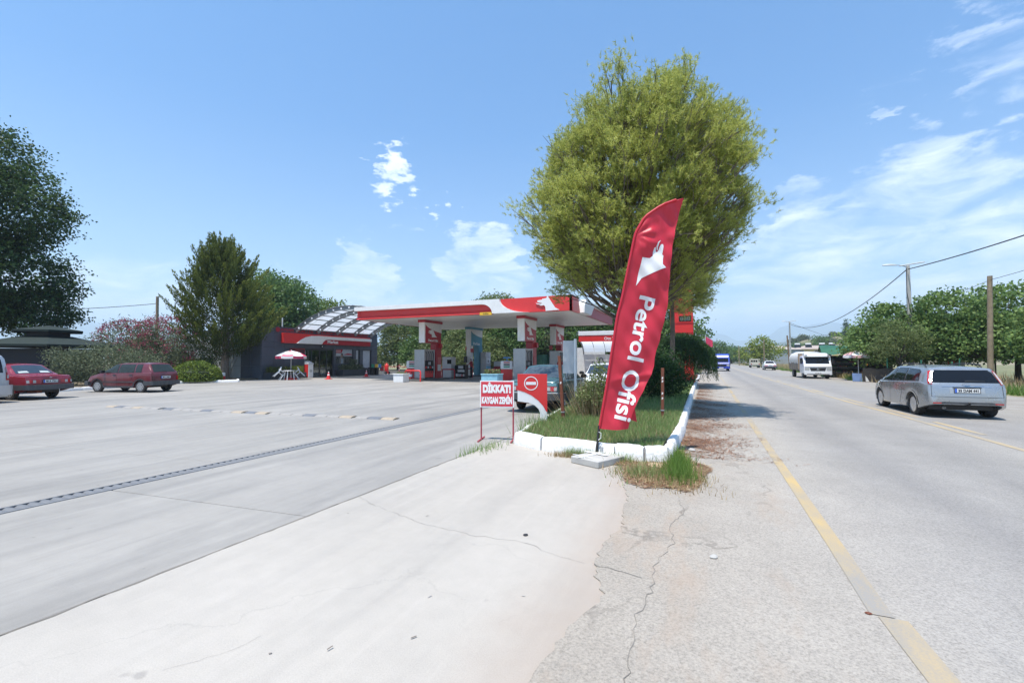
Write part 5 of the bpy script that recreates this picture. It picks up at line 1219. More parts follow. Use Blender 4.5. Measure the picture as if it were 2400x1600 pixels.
def finish_sides(c, wins, glass=GLASS_D, frame=TRIM, grow=0.022):
    for poly in wins:
        cx = sum(p[0] for p in poly) / len(poly); cz = sum(p[1] for p in poly) / len(poly)
        big = [(x + (grow if x > cx else -grow), z + (grow if z > cz else -grow)) for x, z in poly]
        for sd in 'LR':
            w = c.wrap('side_window', poly, sd, glass, 0.008); c.wrap('window_frame', big, sd, frame, 0.004, parent=None)

# ---- silver estate on the road
EST = dict(L=4.47, xr=-1.36, xf=1.28, wr=0.325, gap=0.055, z0=0.20, track=1.53, tumble=0.30, sh=0.14,
           top=[(-2.235, 0.60), (-2.22, 0.86), (-2.17, 0.98), (-1.93, 1.36), (-1.86, 1.425), (-1.75, 1.45), (-0.6, 1.495), (0.1, 1.49), (0.38, 1.45), (0.55, 1.36), (1.20, 1.02), (1.45, 0.95), (1.95, 0.83), (2.15, 0.72), (2.22, 0.60), (2.235, 0.52)],
           belt=[(-2.235, 0.58), (-2.15, 0.96), (-1.9, 1.02), (-0.5, 0.985), (0.6, 0.945), (1.2, 0.93), (1.9, 0.76), (2.235, 0.50)],
           plan=[(-2.235, 0.70), (-2.19, 0.79), (-2.08, 0.85), (-1.85, 0.895), (-1.4, 0.915), (0, 0.92), (1.3, 0.905), (1.8, 0.86), (2.1, 0.74), (2.235, 0.60)],
           bot=[(-2.235, 0.40), (-2.1, 0.34), (-1.75, 0.24), (1.75, 0.22), (2.1, 0.26), (2.235, 0.34)])
SILVER = paint('silver metallic paint', (0.37, 0.385, 0.40), 0.65, 0.27, 0.08)
e = Car('silver estate car with tinted rear window driving away on the road', 'car', (6.36, 18.25, 0.010), R(90.5), EST, SILVER, 'estate_car')
e.wheels('spoke', 0.74, 0.215); e.r.scale = (1, 1, 0.95)
finish_sides(e, [[(0.98, 1.00), (0.22, 1.00), (0.12, 1.38), (0.36, 1.39), (0.52, 1.31)], [(0.15, 1.005), (-0.72, 1.03), (-0.70, 1.40), (0.03, 1.40)], [(-0.80, 1.035), (-1.68, 1.06), (-1.60, 1.30), (-1.42, 1.365), (-0.78, 1.395)]])
e.wrap('rear_window', [(-0.70, 1.02), (0.70, 1.02), (0.62, 1.30), (0.56, 1.375), (-0.56, 1.375), (-0.62, 1.30)], 'B', GLASS_D, 0.006)
e.wrap('windscreen', [(0.62, -0.60), (1.16, -0.66), (1.16, 0.66), (0.62, 0.60)], 'T', GLASS_D, 0.006)
for sd in (1, -1):
    l = e.wrap('tail_lamp', [(sd * 0.71, 0.955), (sd * 0.775, 0.965), (sd * 0.76, 1.10), (sd * 0.69, 1.34), (sd * 0.635, 1.36), (sd * 0.66, 1.22)], 'B', LAMP_R, 0.012, 0.05)
    e.wrap('lamp_lens', [(sd * 0.715, 0.98), (sd * 0.755, 0.985), (sd * 0.74, 1.10), (sd * 0.67, 1.31), (sd * 0.645, 1.33), (sd * 0.672, 1.20)], 'B', LAMP_C, 0.018, 0.04, parent=l)
    e.wrap('reflector', [(sd * 0.55, 0.425), (sd * 0.72, 0.425), (sd * 0.72, 0.455), (sd * 0.55, 0.455)], 'B', LAMP_R, 0.014)
    e.wrap('headlamp', [(sd * 0.42, 0.62), (sd * 0.74, 0.66), (sd * 0.78, 0.78), (sd * 0.50, 0.72)], 'F', LAMP_C, 0.012)
e.plate('B', '35 DAM 441', 0.0, 0.80, 0.52, 0.115)
e.wrap('plate_recess', [(-0.36, 0.715), (0.36, 0.715), (0.36, 0.885), (-0.36, 0.885)], 'B', paint('silver plate trim', (0.42, 0.44, 0.46), 0.5), 0.005)  # plate surround in a slightly paler silver than the body
e.wrap('tailgate_edge', [(-0.74, 0.615), (0.74, 0.615), (0.74, 0.625), (-0.74, 0.625)], 'B', SEAM, 0.004); e.wrap('tailgate_edge', [(-0.745, 0.625), (-0.735, 0.625), (-0.725, 0.95), (-0.735, 0.95)], 'B', SEAM, 0.004); e.wrap('tailgate_edge', [(0.735, 0.625), (0.745, 0.625), (0.735, 0.95), (0.725, 0.95)], 'B', SEAM, 0.004)
e.wrap('chrome_strip', [(-0.52, 0.905), (0.52, 0.905), (0.52, 0.925), (-0.52, 0.925)], 'B', CHROME, 0.008)
e.wrap('badge', [(0.09 * math.cos(a), 0.965 + 0.028 * math.sin(a)) for a in np.linspace(0, 2 * math.pi, 14)[:-1]], 'B', CHROME, 0.014, 0.04)
e.wrap('bumper_insert', [(-0.52, 0.375), (0.52, 0.375), (0.62, 0.44), (0.50, 0.475), (-0.50, 0.475), (-0.62, 0.44)], 'B', BUMP_G, 0.012)
b = MB(); b.tube([(-2.25, 0.05, 1.07), (-2.27, -0.10, 1.075), (-2.23, -0.36, 1.07)], [0.018, 0.014, 0.008], 6); b.build('rear_wiper', BLACK, e.r)
b = MB(); b.tube([(-2.15, 0, 0.40), (-2.32, 0, 0.40), (-2.34, 0, 0.44)], 0.025, 6); b.lathe([(0.001, -0.03), (0.035, 0), (0.001, 0.03)], 8, (-2.34, 0, 0.47)); b.build('tow_bar', BLACK, e.r)
for sd in (1, -1):
    b = MB(); b.tube([(-1.55, sd * 0.60, 1.45), (-1.45, sd * 0.60, 1.53), (-1.0, sd * 0.60, 1.555), (-0.2, sd * 0.60, 1.55), (0.15, sd * 0.60, 1.52), (0.25, sd * 0.60, 1.47)], [0.016, 0.02, 0.018, 0.018, 0.02, 0.014], 6); b.build('roof_rail', BLACK, e.r, smooth=60)
    b = MB(); b.lathe([(0.001, -0.13), (0.045, -0.10), (0.05, 0.05), (0.001, 0.08)], 8, (-1.75, sd * 0.35, 0.27), axis='x') if sd == 1 else b.box(-1.6, -0.4, -0.2, 0.2, 0.19, 0.24); b.build('exhaust', STEEL, e.r)
for x in (0.18, -0.76):
    for sd in 'LR': e.seam([(x, 1.0), (x + 0.02, 0.70), (x + (0.03 if x > 0 else 0.22), 0.30)], sd)
for sd in 'LR': e.seam([(1.02, 0.95), (1.0, 0.6), (0.90, 0.30)], sd); e.seam([(-1.75, 0.60), (-0.8, 0.62), (0.9, 0.56)], sd, 0.008, paint('silver crease', (0.40, 0.42, 0.45), 0.5))
e.mirror(0.92, 1.03, BLACK); e.handles([(0.02, 0.88), (-0.95, 0.90)], CHROME); e.arches(SILVER, 0.06)
e.wrap('number_light_cover', [(-0.30, 0.875), (0.30, 0.875), (0.30, 0.892), (-0.30, 0.892)], 'B', BLACK, 0.016)

# ---- maroon hatchback (five doors)
UNO = dict(L=3.72, xr=-1.22, xf=1.20, wr=0.285, gap=0.05, z0=0.21, track=1.36, tumble=0.26, sh=0.10,
           top=[(-1.86, 0.55), (-1.845, 0.92), (-1.78, 1.02), (-1.52, 1.40), (-1.46, 1.43), (-1.2, 1.445), (0.1, 1.43), (0.32, 1.40), (0.98, 0.98), (1.1, 0.94), (1.65, 0.80), (1.80, 0.74), (1.85, 0.62), (1.86, 0.5)],
           belt=[(-1.86, 0.52), (-1.8, 0.96), (-1.6, 0.97), (0.5, 0.94), (1.0, 0.90), (1.7, 0.74), (1.86, 0.48)],
           plan=[(-1.86, 0.72), (-1.8, 0.765), (-1.4, 0.785), (0, 0.80), (1.2, 0.785), (1.7, 0.75), (1.86, 0.68)], bot=[(-1.86, 0.36), (-1.5, 0.26), (-1.1, 0.22), (1.4, 0.22), (1.86, 0.30)])
MAROON = paint('faded maroon paint', (0.135, 0.020, 0.026), 0.1, 0.35, 0.25)
u = Car('dusty maroon five door hatchback parked side on by the round hedge', 'car', (-26.87, 13.55, 0), math.atan2(-0.27, -0.963), UNO, MAROON, 'hatchback_car')
u.wheels('hub', 0.70, 0.165)
SEEG = M('greenish car glass', (0.030, 0.038, 0.033), 0.05, var=0.1, spec=0.35)
finish_sides(u, [[(0.92, 0.97), (0.10, 0.97), (0.08, 1.35), (0.32, 1.355)], [(0.02, 0.97), (-0.82, 0.985), (-0.80, 1.36), (0.0, 1.355)], [(-0.92, 0.99), (-1.22, 0.995), (-1.20, 1.355), (-0.90, 1.36)]], SEEG)
u.wrap('rear_window', [(-0.62, 1.00), (0.62, 1.00), (0.50, 1.375), (-0.50, 1.375)], 'B', SEEG, 0.006)
u.wrap('windscreen', [(0.38, -0.52), (0.94, -0.60), (0.94, 0.60), (0.38, 0.52)], 'T', GLASS_D, 0.006)
for sd in (1, -1):
    u.wrap('tail_lamp', [(sd * 0.60, 0.60), (sd * 0.735, 0.60), (sd * 0.735, 0.80), (sd * 0.60, 0.80)], 'B', LAMP_S if sd == 1 else LAMP_R, 0.012)
    u.wrap('headlamp', [(sd * 0.40, 0.58), (sd * 0.70, 0.58), (sd * 0.70, 0.70), (sd * 0.40, 0.70)], 'F', LAMP_C, 0.012)
u.bumper('B', 0.36, 0.56, BUMP_G, 0.03, 0.30, 0.785); u.bumper('F', 0.34, 0.54, BUMP_G, 0.03, 0.31, 0.775)
u.plate('B', '48 L 2407', 0.0, 0.74, 0.52, 0.115)
for sd in 'LR':
    u.seam([(0.05, 1.0), (0.07, 0.6), (0.07, 0.26)], sd); u.seam([(0.92, 0.95), (0.88, 0.55), (0.86, 0.26)], sd); u.seam([(-0.86, 1.0), (-0.80, 0.75), (-0.62, 0.35)], sd)
    u.wrap('side_moulding', [(-0.88, 0.50), (0.86, 0.50), (0.86, 0.545), (-0.88, 0.545)], sd, BUMP_G, 0.014); u.wrap('sill', [(-0.88, 0.23), (0.86, 0.23), (0.86, 0.32), (-0.88, 0.32)], sd, BUMP_G, 0.010)
u.arches(BUMP_G, 0.055); u.mirror(0.80, 1.0, BLACK); u.handles([(0.20, 0.86), (-0.72, 0.87)], BLACK)
b = MB(); b.tube([(-1.83, 0.30, 1.02), (-1.83, 0.1, 1.05), (-1.79, -0.12, 1.04)], 0.012, 5); b.build('rear_wiper', BLACK, u.r)
# seats seen through the glass
# ---- boxy saloons
SAL = dict(L=4.30, xr=-1.22, xf=1.22, wr=0.30, gap=0.05, z0=0.24, track=1.36, tumble=0.30, sh=0.10,
           top=[(-2.15, 0.62), (-2.13, 0.90), (-2.08, 0.955), (-1.95, 0.975), (-1.40, 1.00), (-1.36, 1.02), (-0.82, 1.38), (-0.74, 1.41), (-0.4, 1.43), (0.25, 1.42), (0.40, 1.38), (0.98, 1.00), (1.1, 0.975), (1.95, 0.86), (2.10, 0.80), (2.15, 0.6)],
           belt=[(-2.15, 0.60), (-2.05, 0.925), (-1.5, 0.965), (0.5, 0.94), (1.0, 0.93), (2.0, 0.82), (2.15, 0.58)],
           plan=[(-2.15, 0.76), (-2.08, 0.80), (-1.4, 0.825), (0, 0.83), (1.3, 0.82), (1.95, 0.79), (2.15, 0.72)], bot=[(-2.15, 0.42), (-1.9, 0.34), (-1.6, 0.27), (1.6, 0.25), (2.15, 0.34)])
def saloon(label, loc, heading, pm, plate, glass, name='saloon_car', detail=True, group=None, rear_lamp=LAMP_R):
    c = Car(label, 'car', loc, heading, SAL, pm, name, group); c.wheels('hub', 0.66, 0.17)
    finish_sides(c, [[(0.90, 0.985), (0.08, 0.985), (0.06, 1.34), (0.36, 1.345)], [(0.0, 0.985), (-0.70, 0.995), (-0.62, 1.35), (-0.01, 1.345)], [(-0.78, 1.0), (-1.08, 1.01), (-0.78, 1.24), (-0.72, 1.25)]] if detail else [[(0.90, 0.985), (-1.05, 1.0), (-0.68, 1.34), (0.36, 1.345)]], glass)
    c.wrap('rear_window', [(-1.33, -0.64), (-1.33, 0.64), (-0.84, 0.52), (-0.84, -0.52)], 'T', glass, 0.006); c.wrap('windscreen', [(0.46, -0.54), (0.95, -0.64), (0.95, 0.64), (0.46, 0.54)], 'T', glass, 0.006)
    for sd in (1, -1):
        l = c.wrap('tail_lamp', [(sd * 0.36, 0.66), (sd * 0.78, 0.66), (sd * 0.78, 0.80), (sd * 0.36, 0.80)], 'B', rear_lamp, 0.012)
        if detail:
            c.wrap('lamp_lens', [(sd * 0.50, 0.675), (sd * 0.60, 0.675), (sd * 0.60, 0.785), (sd * 0.50, 0.785)], 'B', LAMP_C, 0.018, 0.05, parent=l); c.wrap('lamp_lens', [(sd * 0.70, 0.675), (sd * 0.775, 0.675), (sd * 0.775, 0.785), (sd * 0.70, 0.785)], 'B', LAMP_C, 0.018, 0.05, parent=l)
        c.wrap('headlamp', [(sd * 0.45, 0.62), (sd * 0.70, 0.62), (sd * 0.70, 0.76), (sd * 0.45, 0.76)], 'F', LAMP_C, 0.012)
    c.bumper('B', 0.40, 0.60, BUMP_G, 0.045, 0.55, 0.815); c.bumper('F', 0.38, 0.58, BUMP_G, 0.045, 0.5, 0.81)
    c.plate('B', plate, 0.0, 0.735, 0.50, 0.115)
    if detail:
        c.wrap('boot_edge', [(-0.74, 0.965 - 0.05), (0.74, 0.915), (0.74, 0.925), (-0.74, 0.925)], 'B', SEAM, 0.004)
        for sd in 'LR': c.seam([(0.03, 1.0), (0.05, 0.6), (0.05, 0.28)], sd); c.seam([(-0.80, 1.0), (-0.78, 0.8), (-0.62, 0.42)], sd); c.seam([(0.95, 0.95), (0.9, 0.5), (0.88, 0.28)], sd); c.wrap('side_moulding', [(-0.86, 0.52), (0.86, 0.52), (0.86, 0.56), (-0.86, 0.56)], sd, BUMP_G, 0.014)
        c.mirror(0.80, 1.02, BLACK); c.handles([(0.18, 0.87), (-0.65, 0.88)], BLACK)
        b = MB(); b.box(-1.95, -1.5, 0.15, 0.5, 0.26, 0.36); b.cyl((-2.2, 0.45, 0.3), (-1.9, 0.45, 0.3), 0.03); b.build('silencer', RUST, c.r)
    return c
CREDC = paint('glossy cherry red paint', (0.24, 0.016, 0.028), 0.1, 0.25, 0.1)
BLUEG = M('blue tinted glass', (0.035, 0.05, 0.07), 0.06, var=0.15, spec=0.5)
s1 = saloon('cherry red saloon parked beside the green kiosk, rear facing us', (-26.85, 9.10, 0), math.atan2(-0.31, -1.37), CREDC, '48 K 7211', BLUEG)
HR = M('pale headrest', (0.45, 0.50, 0.50), 0.7)
for y in (-0.36, 0.36):
    s1.wrap('parcel_shelf_item', [(-1.30, y - 0.17), (-1.30, y + 0.17), (-1.20, y + 0.15), (-1.20, y - 0.15)], 'T', HR, 0.012)
s1.wrap('badge', [(-0.06, 0.868), (0.06, 0.868), (0.03, 0.90), (-0.03, 0.90)], 'B', CHROME, 0.012)
TEALC = paint('dusty teal green paint', (0.045, 0.115, 0.12), 0.25, 0.35, 0.3)
s2 = saloon('dusty dark teal saloon parked behind the no entry sign', (-4.95, 15.0, 0), R(91), TEALC, '48 D 1194', M('dusty blue glass', (0.05, 0.07, 0.09), 0.12, var=0.2, spec=0.6, dirt=0.4, dcol=(0.16, 0.18, 0.2)), rear_lamp=LAMP_R)
s2.wrap('pale_panel', [(-0.76, 0.815), (0.76, 0.815), (0.76, 0.90), (-0.76, 0.90)], 'B', paint('light teal boot panel', (0.12, 0.26, 0.28), 0.2, 0.35, 0.25), 0.006)
for sd in (1, -1): s2.wrap('chrome_trim', [(-sd * 0.0 - 0.80, 0.60), (0.80, 0.60), (0.80, 0.625), (-0.80, 0.625)], 'B', LGREY, 0.02 + 0.001 * sd)
WHITEC = paint('white car paint', (0.70, 0.71, 0.72), 0.0, 0.3, 0.1)
w1c = Car('white hatchback facing us behind the roadside bush', 'car', (-4.35, 20.6, 0), R(-84), UNO, WHITEC, 'hatchback_car')
w1c.wheels('hub', 0.68, 0.165); finish_sides(w1c, [[(0.92, 0.97), (0.10, 0.97), (0.08, 1.35), (0.32, 1.355)], [(0.02, 0.97), (-1.22, 0.985), (-1.2, 1.36), (0.0, 1.355)]]); w1c.wrap('windscreen', [(0.38, -0.55), (0.94, -0.63), (0.94, 0.63), (0.38, 0.55)], 'T', BLUEG, 0.006)
for sd in (1, -1): w1c.wrap('headlamp', [(sd * 0.40, 0.58), (sd * 0.70, 0.58), (sd * 0.70, 0.70), (sd * 0.40, 0.70)], 'F', LAMP_C, 0.012); b = MB(); b.tube([(-0.9, sd * 0.5, 1.45), (-0.7, sd * 0.5, 1.53), (0.0, sd * 0.5, 1.52), (0.15, sd * 0.5, 1.44)], 0.02, 6); b.build('roof_rail', BLACK, w1c.r)
w1c.bumper('F', 0.34, 0.54, WHITEC, 0.03, 0.31, 0.775); w1c.mirror(0.80, 1.02, BLACK); w1c.plate('F', '48 S 604', 0, 0.46)
saloon('small white saloon parked on the far verge with its black bumper towards us', (8.95, 82.5, -0.012), R(90), WHITEC, '48 E 392', GLASS_D, detail=False)
fc = saloon('red car far down the road half behind the blue truck', (-0.55, 74.0, 0.01), R(-90), paint('dull red paint', (0.28, 0.03, 0.03), 0.0, 0.35, 0.2), '48 R 17', GLASS_D, detail=False)
# ---- grey van cut by the picture edge
VAN = dict(L=4.15, xr=-1.28, xf=1.30, wr=0.30, gap=0.05, z0=0.22, track=1.44, tumble=0.12, sh=0.12,
           top=[(-2.075, 0.62), (-2.06, 1.1), (-2.02, 1.40), (-1.93, 1.74), (-1.85, 1.79), (-0.5, 1.83), (0.2, 1.80), (0.45, 1.72), (1.15, 1.10), (1.4, 1.04), (1.9, 0.85), (2.05, 0.72), (2.075, 0.55)],
           belt=[(-2.075, 0.6), (-2.03, 1.05), (0.6, 1.02), (1.2, 1.0), (2.0, 0.74), (2.075, 0.5)], plan=[(-2.075, 0.76), (-2.0, 0.82), (-1.5, 0.85), (1.4, 0.85), (1.9, 0.78), (2.075, 0.66)])
vn = Car('silver grey van beside the cherry red saloon, only its tail in view', 'van', (-26.0, 6.95, 0), math.atan2(-0.31, -1.37), VAN, paint('silver grey van paint', (0.46, 0.48, 0.50), 0.4, 0.32, 0.15), 'parked_van')
vn.wheels('hub', 0.66, 0.18); finish_sides(vn, [[(0.95, 1.08), (0.1, 1.08), (0.1, 1.66), (0.45, 1.62)], [(0.0, 1.08), (-0.9, 1.08), (-0.9, 1.68), (0.0, 1.68)], [(-1.0, 1.1), (-1.75, 1.1), (-1.7, 1.66), (-1.0, 1.68)]]); vn.wrap('rear_window', [(-0.6, 1.12), (0.6, 1.12), (0.56, 1.62), (-0.56, 1.62)], 'B', GLASS_D, 0.006)
for sd in (1, -1):
    l = vn.wrap('tail_lamp', [(sd * 0.68, 0.84), (sd * 0.79, 0.84), (sd * 0.76, 1.35), (sd * 0.69, 1.35)], 'B', LAMP_R, 0.012); vn.wrap('lamp_lens', [(sd * 0.70, 0.90), (sd * 0.77, 0.90), (sd * 0.765, 1.08), (sd * 0.70, 1.08)], 'B', LAMP_C, 0.018, parent=l); vn.wrap('reflector', [(sd * 0.55, 0.42), (sd * 0.7, 0.42), (sd * 0.7, 0.47), (sd * 0.55, 0.47)], 'B', LAMP_R, 0.05)
vn.bumper('B', 0.30, 0.66, MATS['silver grey van paint'], 0.05, 0.4, 0.85); vn.handles([(0.2, 0.95), (-0.8, 0.95)], BLACK)

# ---- lorries
def wheel_mesh(r, w):
    b = MB(); b.lathe([(r * 0.58, -w / 2), (r * 0.94, -w / 2), (r, -w * 0.36), (r, w * 0.36), (r * 0.94, w / 2), (r * 0.58, w / 2), (r * 0.58, -w / 2)], 20, axis='y'); t = b.mesh('tyre', RUBBER, smooth=40)
    b = MB(); b.lathe([(r * 0.58, w * 0.42), (r * 0.5, w * 0.2), (r * 0.2, w * 0.25), (0.001, w * 0.4)], 16, axis='y'); return t, b.mesh('rim', HUBCAP, smooth=40)
def truck(label, loc, heading, cabm, W_, cab_h, cab_l, L_, name='delivery_truck'):
    r = thing(name, label, 'truck', loc, heading); h = W_ / 2; x1 = L_ / 2; x0 = x1 - cab_l
    side = [(x0, 0.45), (x1 - 0.02, 0.45), (x1, 0.60), (x1, 1.05), (x1 - 0.12, 1.22), (x1 - 0.42, cab_h - 0.06), (x1 - 0.55, cab_h), (x0, cab_h)]
    b = MB(); rings = []
    for y, k in ((-h, 0.96), (-h + 0.05, 1.0), (h - 0.05, 1.0), (h, 0.96)):
        rings.append([(x0 + (x - x0) * (1 if abs(y) < h else 0.98), y, 0.45 + (z - 0.45) * k) for x, z in side])
    b.loft(rings); b.build('cab', cabm, r, smooth=35)
    def slope(t, off=0.02): # point on the windscreen plane, t 0..1 upwards
        return (x1 - 0.12 - 0.30 * t + off, 1.22 + (cab_h - 0.06 - 1.22) * t + off * 0.4)
    (xa, za), (xb, zb) = slope(0.08), slope(0.90); b = MB(); b.add([(xa, -h + 0.14, za), (xa, h - 0.14, za), (xb, h - 0.18, zb), (xb, -h + 0.18, zb)], [(0, 1, 2, 3)]); b.build('windscreen', GLASS_D, r)
    for s in (-1, 1):
        b = MB(); b.prism([(x0 + 0.25, 1.24), (x1 - 0.28, 1.24), (x1 - 0.52, cab_h - 0.18), (x0 + 0.25, cab_h - 0.18)], 'y', s * h, s * (h + 0.006)); b.build('side_window', GLASS_D, r)
        b = MB(); b.box(x1 - 0.01, x1 + 0.02, s * (h - 0.08) - 0.16, s * (h - 0.08) + 0.06 * s, 0.72, 0.92) if False else b.box(x1 - 0.02, x1 + 0.02, min(s * (h - 0.38), s * (h - 0.05)), max(s * (h - 0.38), s * (h - 0.05)), 0.70, 0.94); b.build('headlamp', LAMP_C, r, bevel=0.01)
        b = MB(); b.box(x1 - 0.35, x1 - 0.22, min(s * (h + 0.08), s * (h + 0.22)), max(s * (h + 0.08), s * (h + 0.22)), 1.25, 1.60); b.tube([(x1 - 0.3, s * h, 1.6), (x1 - 0.28, s * (h + 0.15), 1.62)], 0.015, 5); b.build('wing_mirror', BLACK, r)
    b = MB(); b.box(x1 - 0.12, x1 + 0.06, -h + 0.01, h - 0.01, 0.32, 0.62); b.build('bumper', cabm, r, bevel=0.03)
    b = MB(); b.prism([(-h + 0.50, 0.64), (h - 0.50, 0.64), (h - 0.40, 0.93), (-h + 0.40, 0.93)], 'x', x1, x1 + 0.016); b.build('grille', BLACK, r)
    b = MB(); b.box(x1 - 0.01, x1 + 0.012, -h + 0.04, h - 0.04, 0.985, 1.0); b.build('panel_gap', SEAM, r)
    b = MB(); b.box(x1 + 0.058, x1 + 0.066, -h + 0.2, h - 0.2, 0.34, 0.40); b.build('lower_grille', BLACK, r)
    b = MB(); b.box(x1 + 0.06, x1 + 0.075, -0.28, 0.28, 0.40, 0.53); p = b.build('number_plate', PLATE, r)
    for s in (-1, 1):
        b = MB(); b.box(-x1 + 0.2, x0, s * 0.35 - 0.05, s * 0.35 + 0.05, 0.50, 0.62); b.build('chassis_rail', BLACK, r)
    t, rm = wheel_mesh(0.36, 0.24)
    for x in (x1 - 0.85, -x1 + 1.15):
        for s in (-1, 1):
            w = inst('wheel', t, r, (x, s * (h - 0.16), 0.36), rot=(0, 0, 0 if s == 1 else math.pi)); inst('rim', rm, w)
    return r, x0, x1, h, p
CABW = paint('white lorry paint', (0.72, 0.73, 0.74), 0.0, 0.35, 0.12)
tr, x0, x1, h, pl = truck('white flatbed lorry with white tarpaulin facing us on the verge', (8.42, 48.2, 0.010), R(-88), CABW, 2.0, 1.92, 1.65, 5.9)
letters('plate_text', '07 FHK 30', BLACK, pl, (x1 + 0.078, 0, 0.43), (R(90), 0, R(90)), 0.10, 0.002, 0.001, width=0.42)
b = MB(); b.prism([(x0 + 0.1, 1.90), (x1 - 0.45, 1.90), (x1 - 0.58, 2.14), (x0 + 0.15, 2.20)], 'y', -h + 0.16, h - 0.16); b.build('roof_fairing', CABW, tr, bevel=0.04)
b = MB(); b.box(x1 - 0.50, x1 - 0.20, -h + 0.05, h - 0.05, 1.84, 1.93); b.build('sun_visor', CABW, tr, bevel=0.02)
for s in (-1, 1):
    b = MB(); b.cyl((x1 - 0.7, s * 0.78, 1.95), (x1 - 0.15, s * 0.80, 1.95), 0.05, 0.09, 10); b.build('air_horn', CHROME, tr)
b = MB(); b.prism([(-0.11, 0.74), (0, 0.74), (-0.055, 0.83)], 'x', x1 + 0.016, x1 + 0.022); b.prism([(0, 0.74), (0.11, 0.74), (0.055, 0.83)], 'x', x1 + 0.016, x1 + 0.022); b.prism([(-0.055, 0.835), (0.055, 0.835), (0, 0.92)], 'x', x1 + 0.016, x1 + 0.022); b.build('badge', CHROME, tr)
OLDW = M('weathered grey planks', (0.22, 0.19, 0.16), 0.85, var=0.25, vscale=5, dirt=0.3)
b = MB(); b.box(-x1 + 0.02, x0 - 0.08, -h, h, 0.66, 0.76); b.build('bed_floor', OLDW, tr)
for s in (-1, 1):
    for i in range(4):
        b = MB(); b.box(-x1, x0 - 0.08, s * (h + 0.02) - 0.02, s * (h + 0.02) + 0.02, 0.78 + i * 0.15, 0.915 + i * 0.15); b.build('side_plank', OLDW, tr)
    for x in np.linspace(-x1 + 0.1, x0 - 0.15, 5):
        b = MB(); b.box(x - 0.03, x + 0.03, s * (h + 0.045) - 0.02, s * (h + 0.045) + 0.02, 0.70, 1.40); b.build('stake', OLDW, tr)
b = MB(); rg = []; r5 = random.Random(3)
for i, x in enumerate(np.linspace(-x1 - 0.02, x0 - 0.30, 14)):
    top_ = 2.22 + 0.07 * math.sin(i * 1.7); ring = []
    for k, (y, z) in enumerate([(-h - 0.06, 1.30), (-h - 0.07, 1.55), (-h - 0.05, 1.85), (-h + 0.12, top_ - 0.12), (-h * 0.5, top_ + 0.02), (0, top_ + 0.05), (h * 0.5, top_ + 0.02), (h - 0.12, top_ - 0.12), (h + 0.05, 1.85), (h + 0.07, 1.55), (h + 0.06, 1.30)]):
        ring.append((x, y + (0.035 * math.sin(i * 2.1 + k) if k in (0, 1, 2, 8, 9, 10) else 0), z + 0.03 * math.sin(i * 1.9 + k * 1.3) + (r5.uniform(-0.06, 0.06) if k in (0, 10) else 0)))
    rg.append(ring)
b.loft(rg, closed=False, caps=False); b.add([], []); b.f += [tuple(range(11)), tuple(13 * 11 + k for k in range(11))]; b.m += [0, 0]
tag(b.build('tarpaulin', M('white tarpaulin', (0.54, 0.54, 0.53), 0.6, var=0.08, dirt=0.2), smooth=50, loc=(8.42, 48.2, 0.010), rz=R(-88)), 'creased white tarpaulin over the bed of the flatbed lorry', 'tarpaulin')
b = MB(); b.box(x0 - 0.20, x0 - 0.10, -h - 0.08, h + 0.08, 0.76, 2.15); b.build('headboard', M('tan headboard planks', (0.30, 0.23, 0.16), 0.8, var=0.2), tr)
BLUEC = paint('bright blue lorry paint', (0.020, 0.060, 0.42), 0.0, 0.3, 0.08)
tr, x0, x1, h, pl = truck('bright blue box lorry driving towards us down the road', (1.75, 73.0, 0.010), R(-90), BLUEC, 2.15, 1.95, 1.6, 6.2)
b = MB(); b.box(-x1, x0 - 0.06, -h - 0.05, h + 0.05, 0.72, 2.48); b.build('cargo_box', BLUEC, tr, bevel=0.02)
b = MB(); b.prism([(x0 + 0.05, 1.93), (x1 - 0.6, 1.93), (x1 - 0.8, 2.2), (x0 + 0.05, 2.42)], 'y', -h + 0.1, h - 0.1); b.build('roof_fairing', BLUEC, tr, bevel=0.03)
letters('lettering', 'ISUZU', LGREY, tr, (x1 + 0.02, 0, 0.98), (R(90), 0, R(90)), 0.15, 0.004, 0.002)
# ---- cream pickup far off
pk = thing('pickup_truck', 'cream pickup with slatted rear rack parked under the yellow green tree', 'truck', (8.75, 104.5, -0.012), R(90)); CRM = paint('cream pickup paint', (0.55, 0.52, 0.42), 0.0, 0.4, 0.25)
b = MB(); b.box(-2.2, 0.5, -0.85, 0.85, 0.55, 1.15); b.build('load_bed', CRM, pk, bevel=0.03)
b = MB(); b.prism([(0.5, 0.45), (2.2, 0.45), (2.25, 0.95), (1.5, 1.05), (1.1, 1.65), (0.5, 1.70)], 'y', -0.82, 0.82); b.build('cab', CRM, pk, bevel=0.05)
b = MB(); b.box(0.48, 0.50, -0.68, 0.68, 1.15, 1.58); b.build('rear_window', GLASS_D, pk)
for i in range(5):
    b = MB(); b.box(-2.22, -2.18, -0.8 + i * 0.4 - 0.04, -0.8 + i * 0.4 + 0.04, 1.15, 1.75); b.build('rack_post', CRM, pk)
b = MB(); b.box(-2.23, -2.17, -0.85, 0.85, 1.70, 1.80); b.build('rack_rail', CRM, pk)
for s in (-1, 1):
    b = MB(); b.box(-2.22, -2.20, min(s * 0.6, s * 0.8), max(s * 0.6, s * 0.8), 0.72, 0.86); b.build('tail_lamp', LAMP_R, pk)
t, rm = wheel_mesh(0.32, 0.2)
for x in (-1.35, 1.4):
    for s in (-1, 1): w = inst('wheel', t, pk, (x, s * 0.74, 0.32), rot=(0, 0, 0 if s == 1 else math.pi)); inst('rim', rm, w)
b = MB(); b.box(-2.3, -2.2, -0.85, 0.85, 0.40, 0.52); b.build('bumper', BUMP_G, pk)
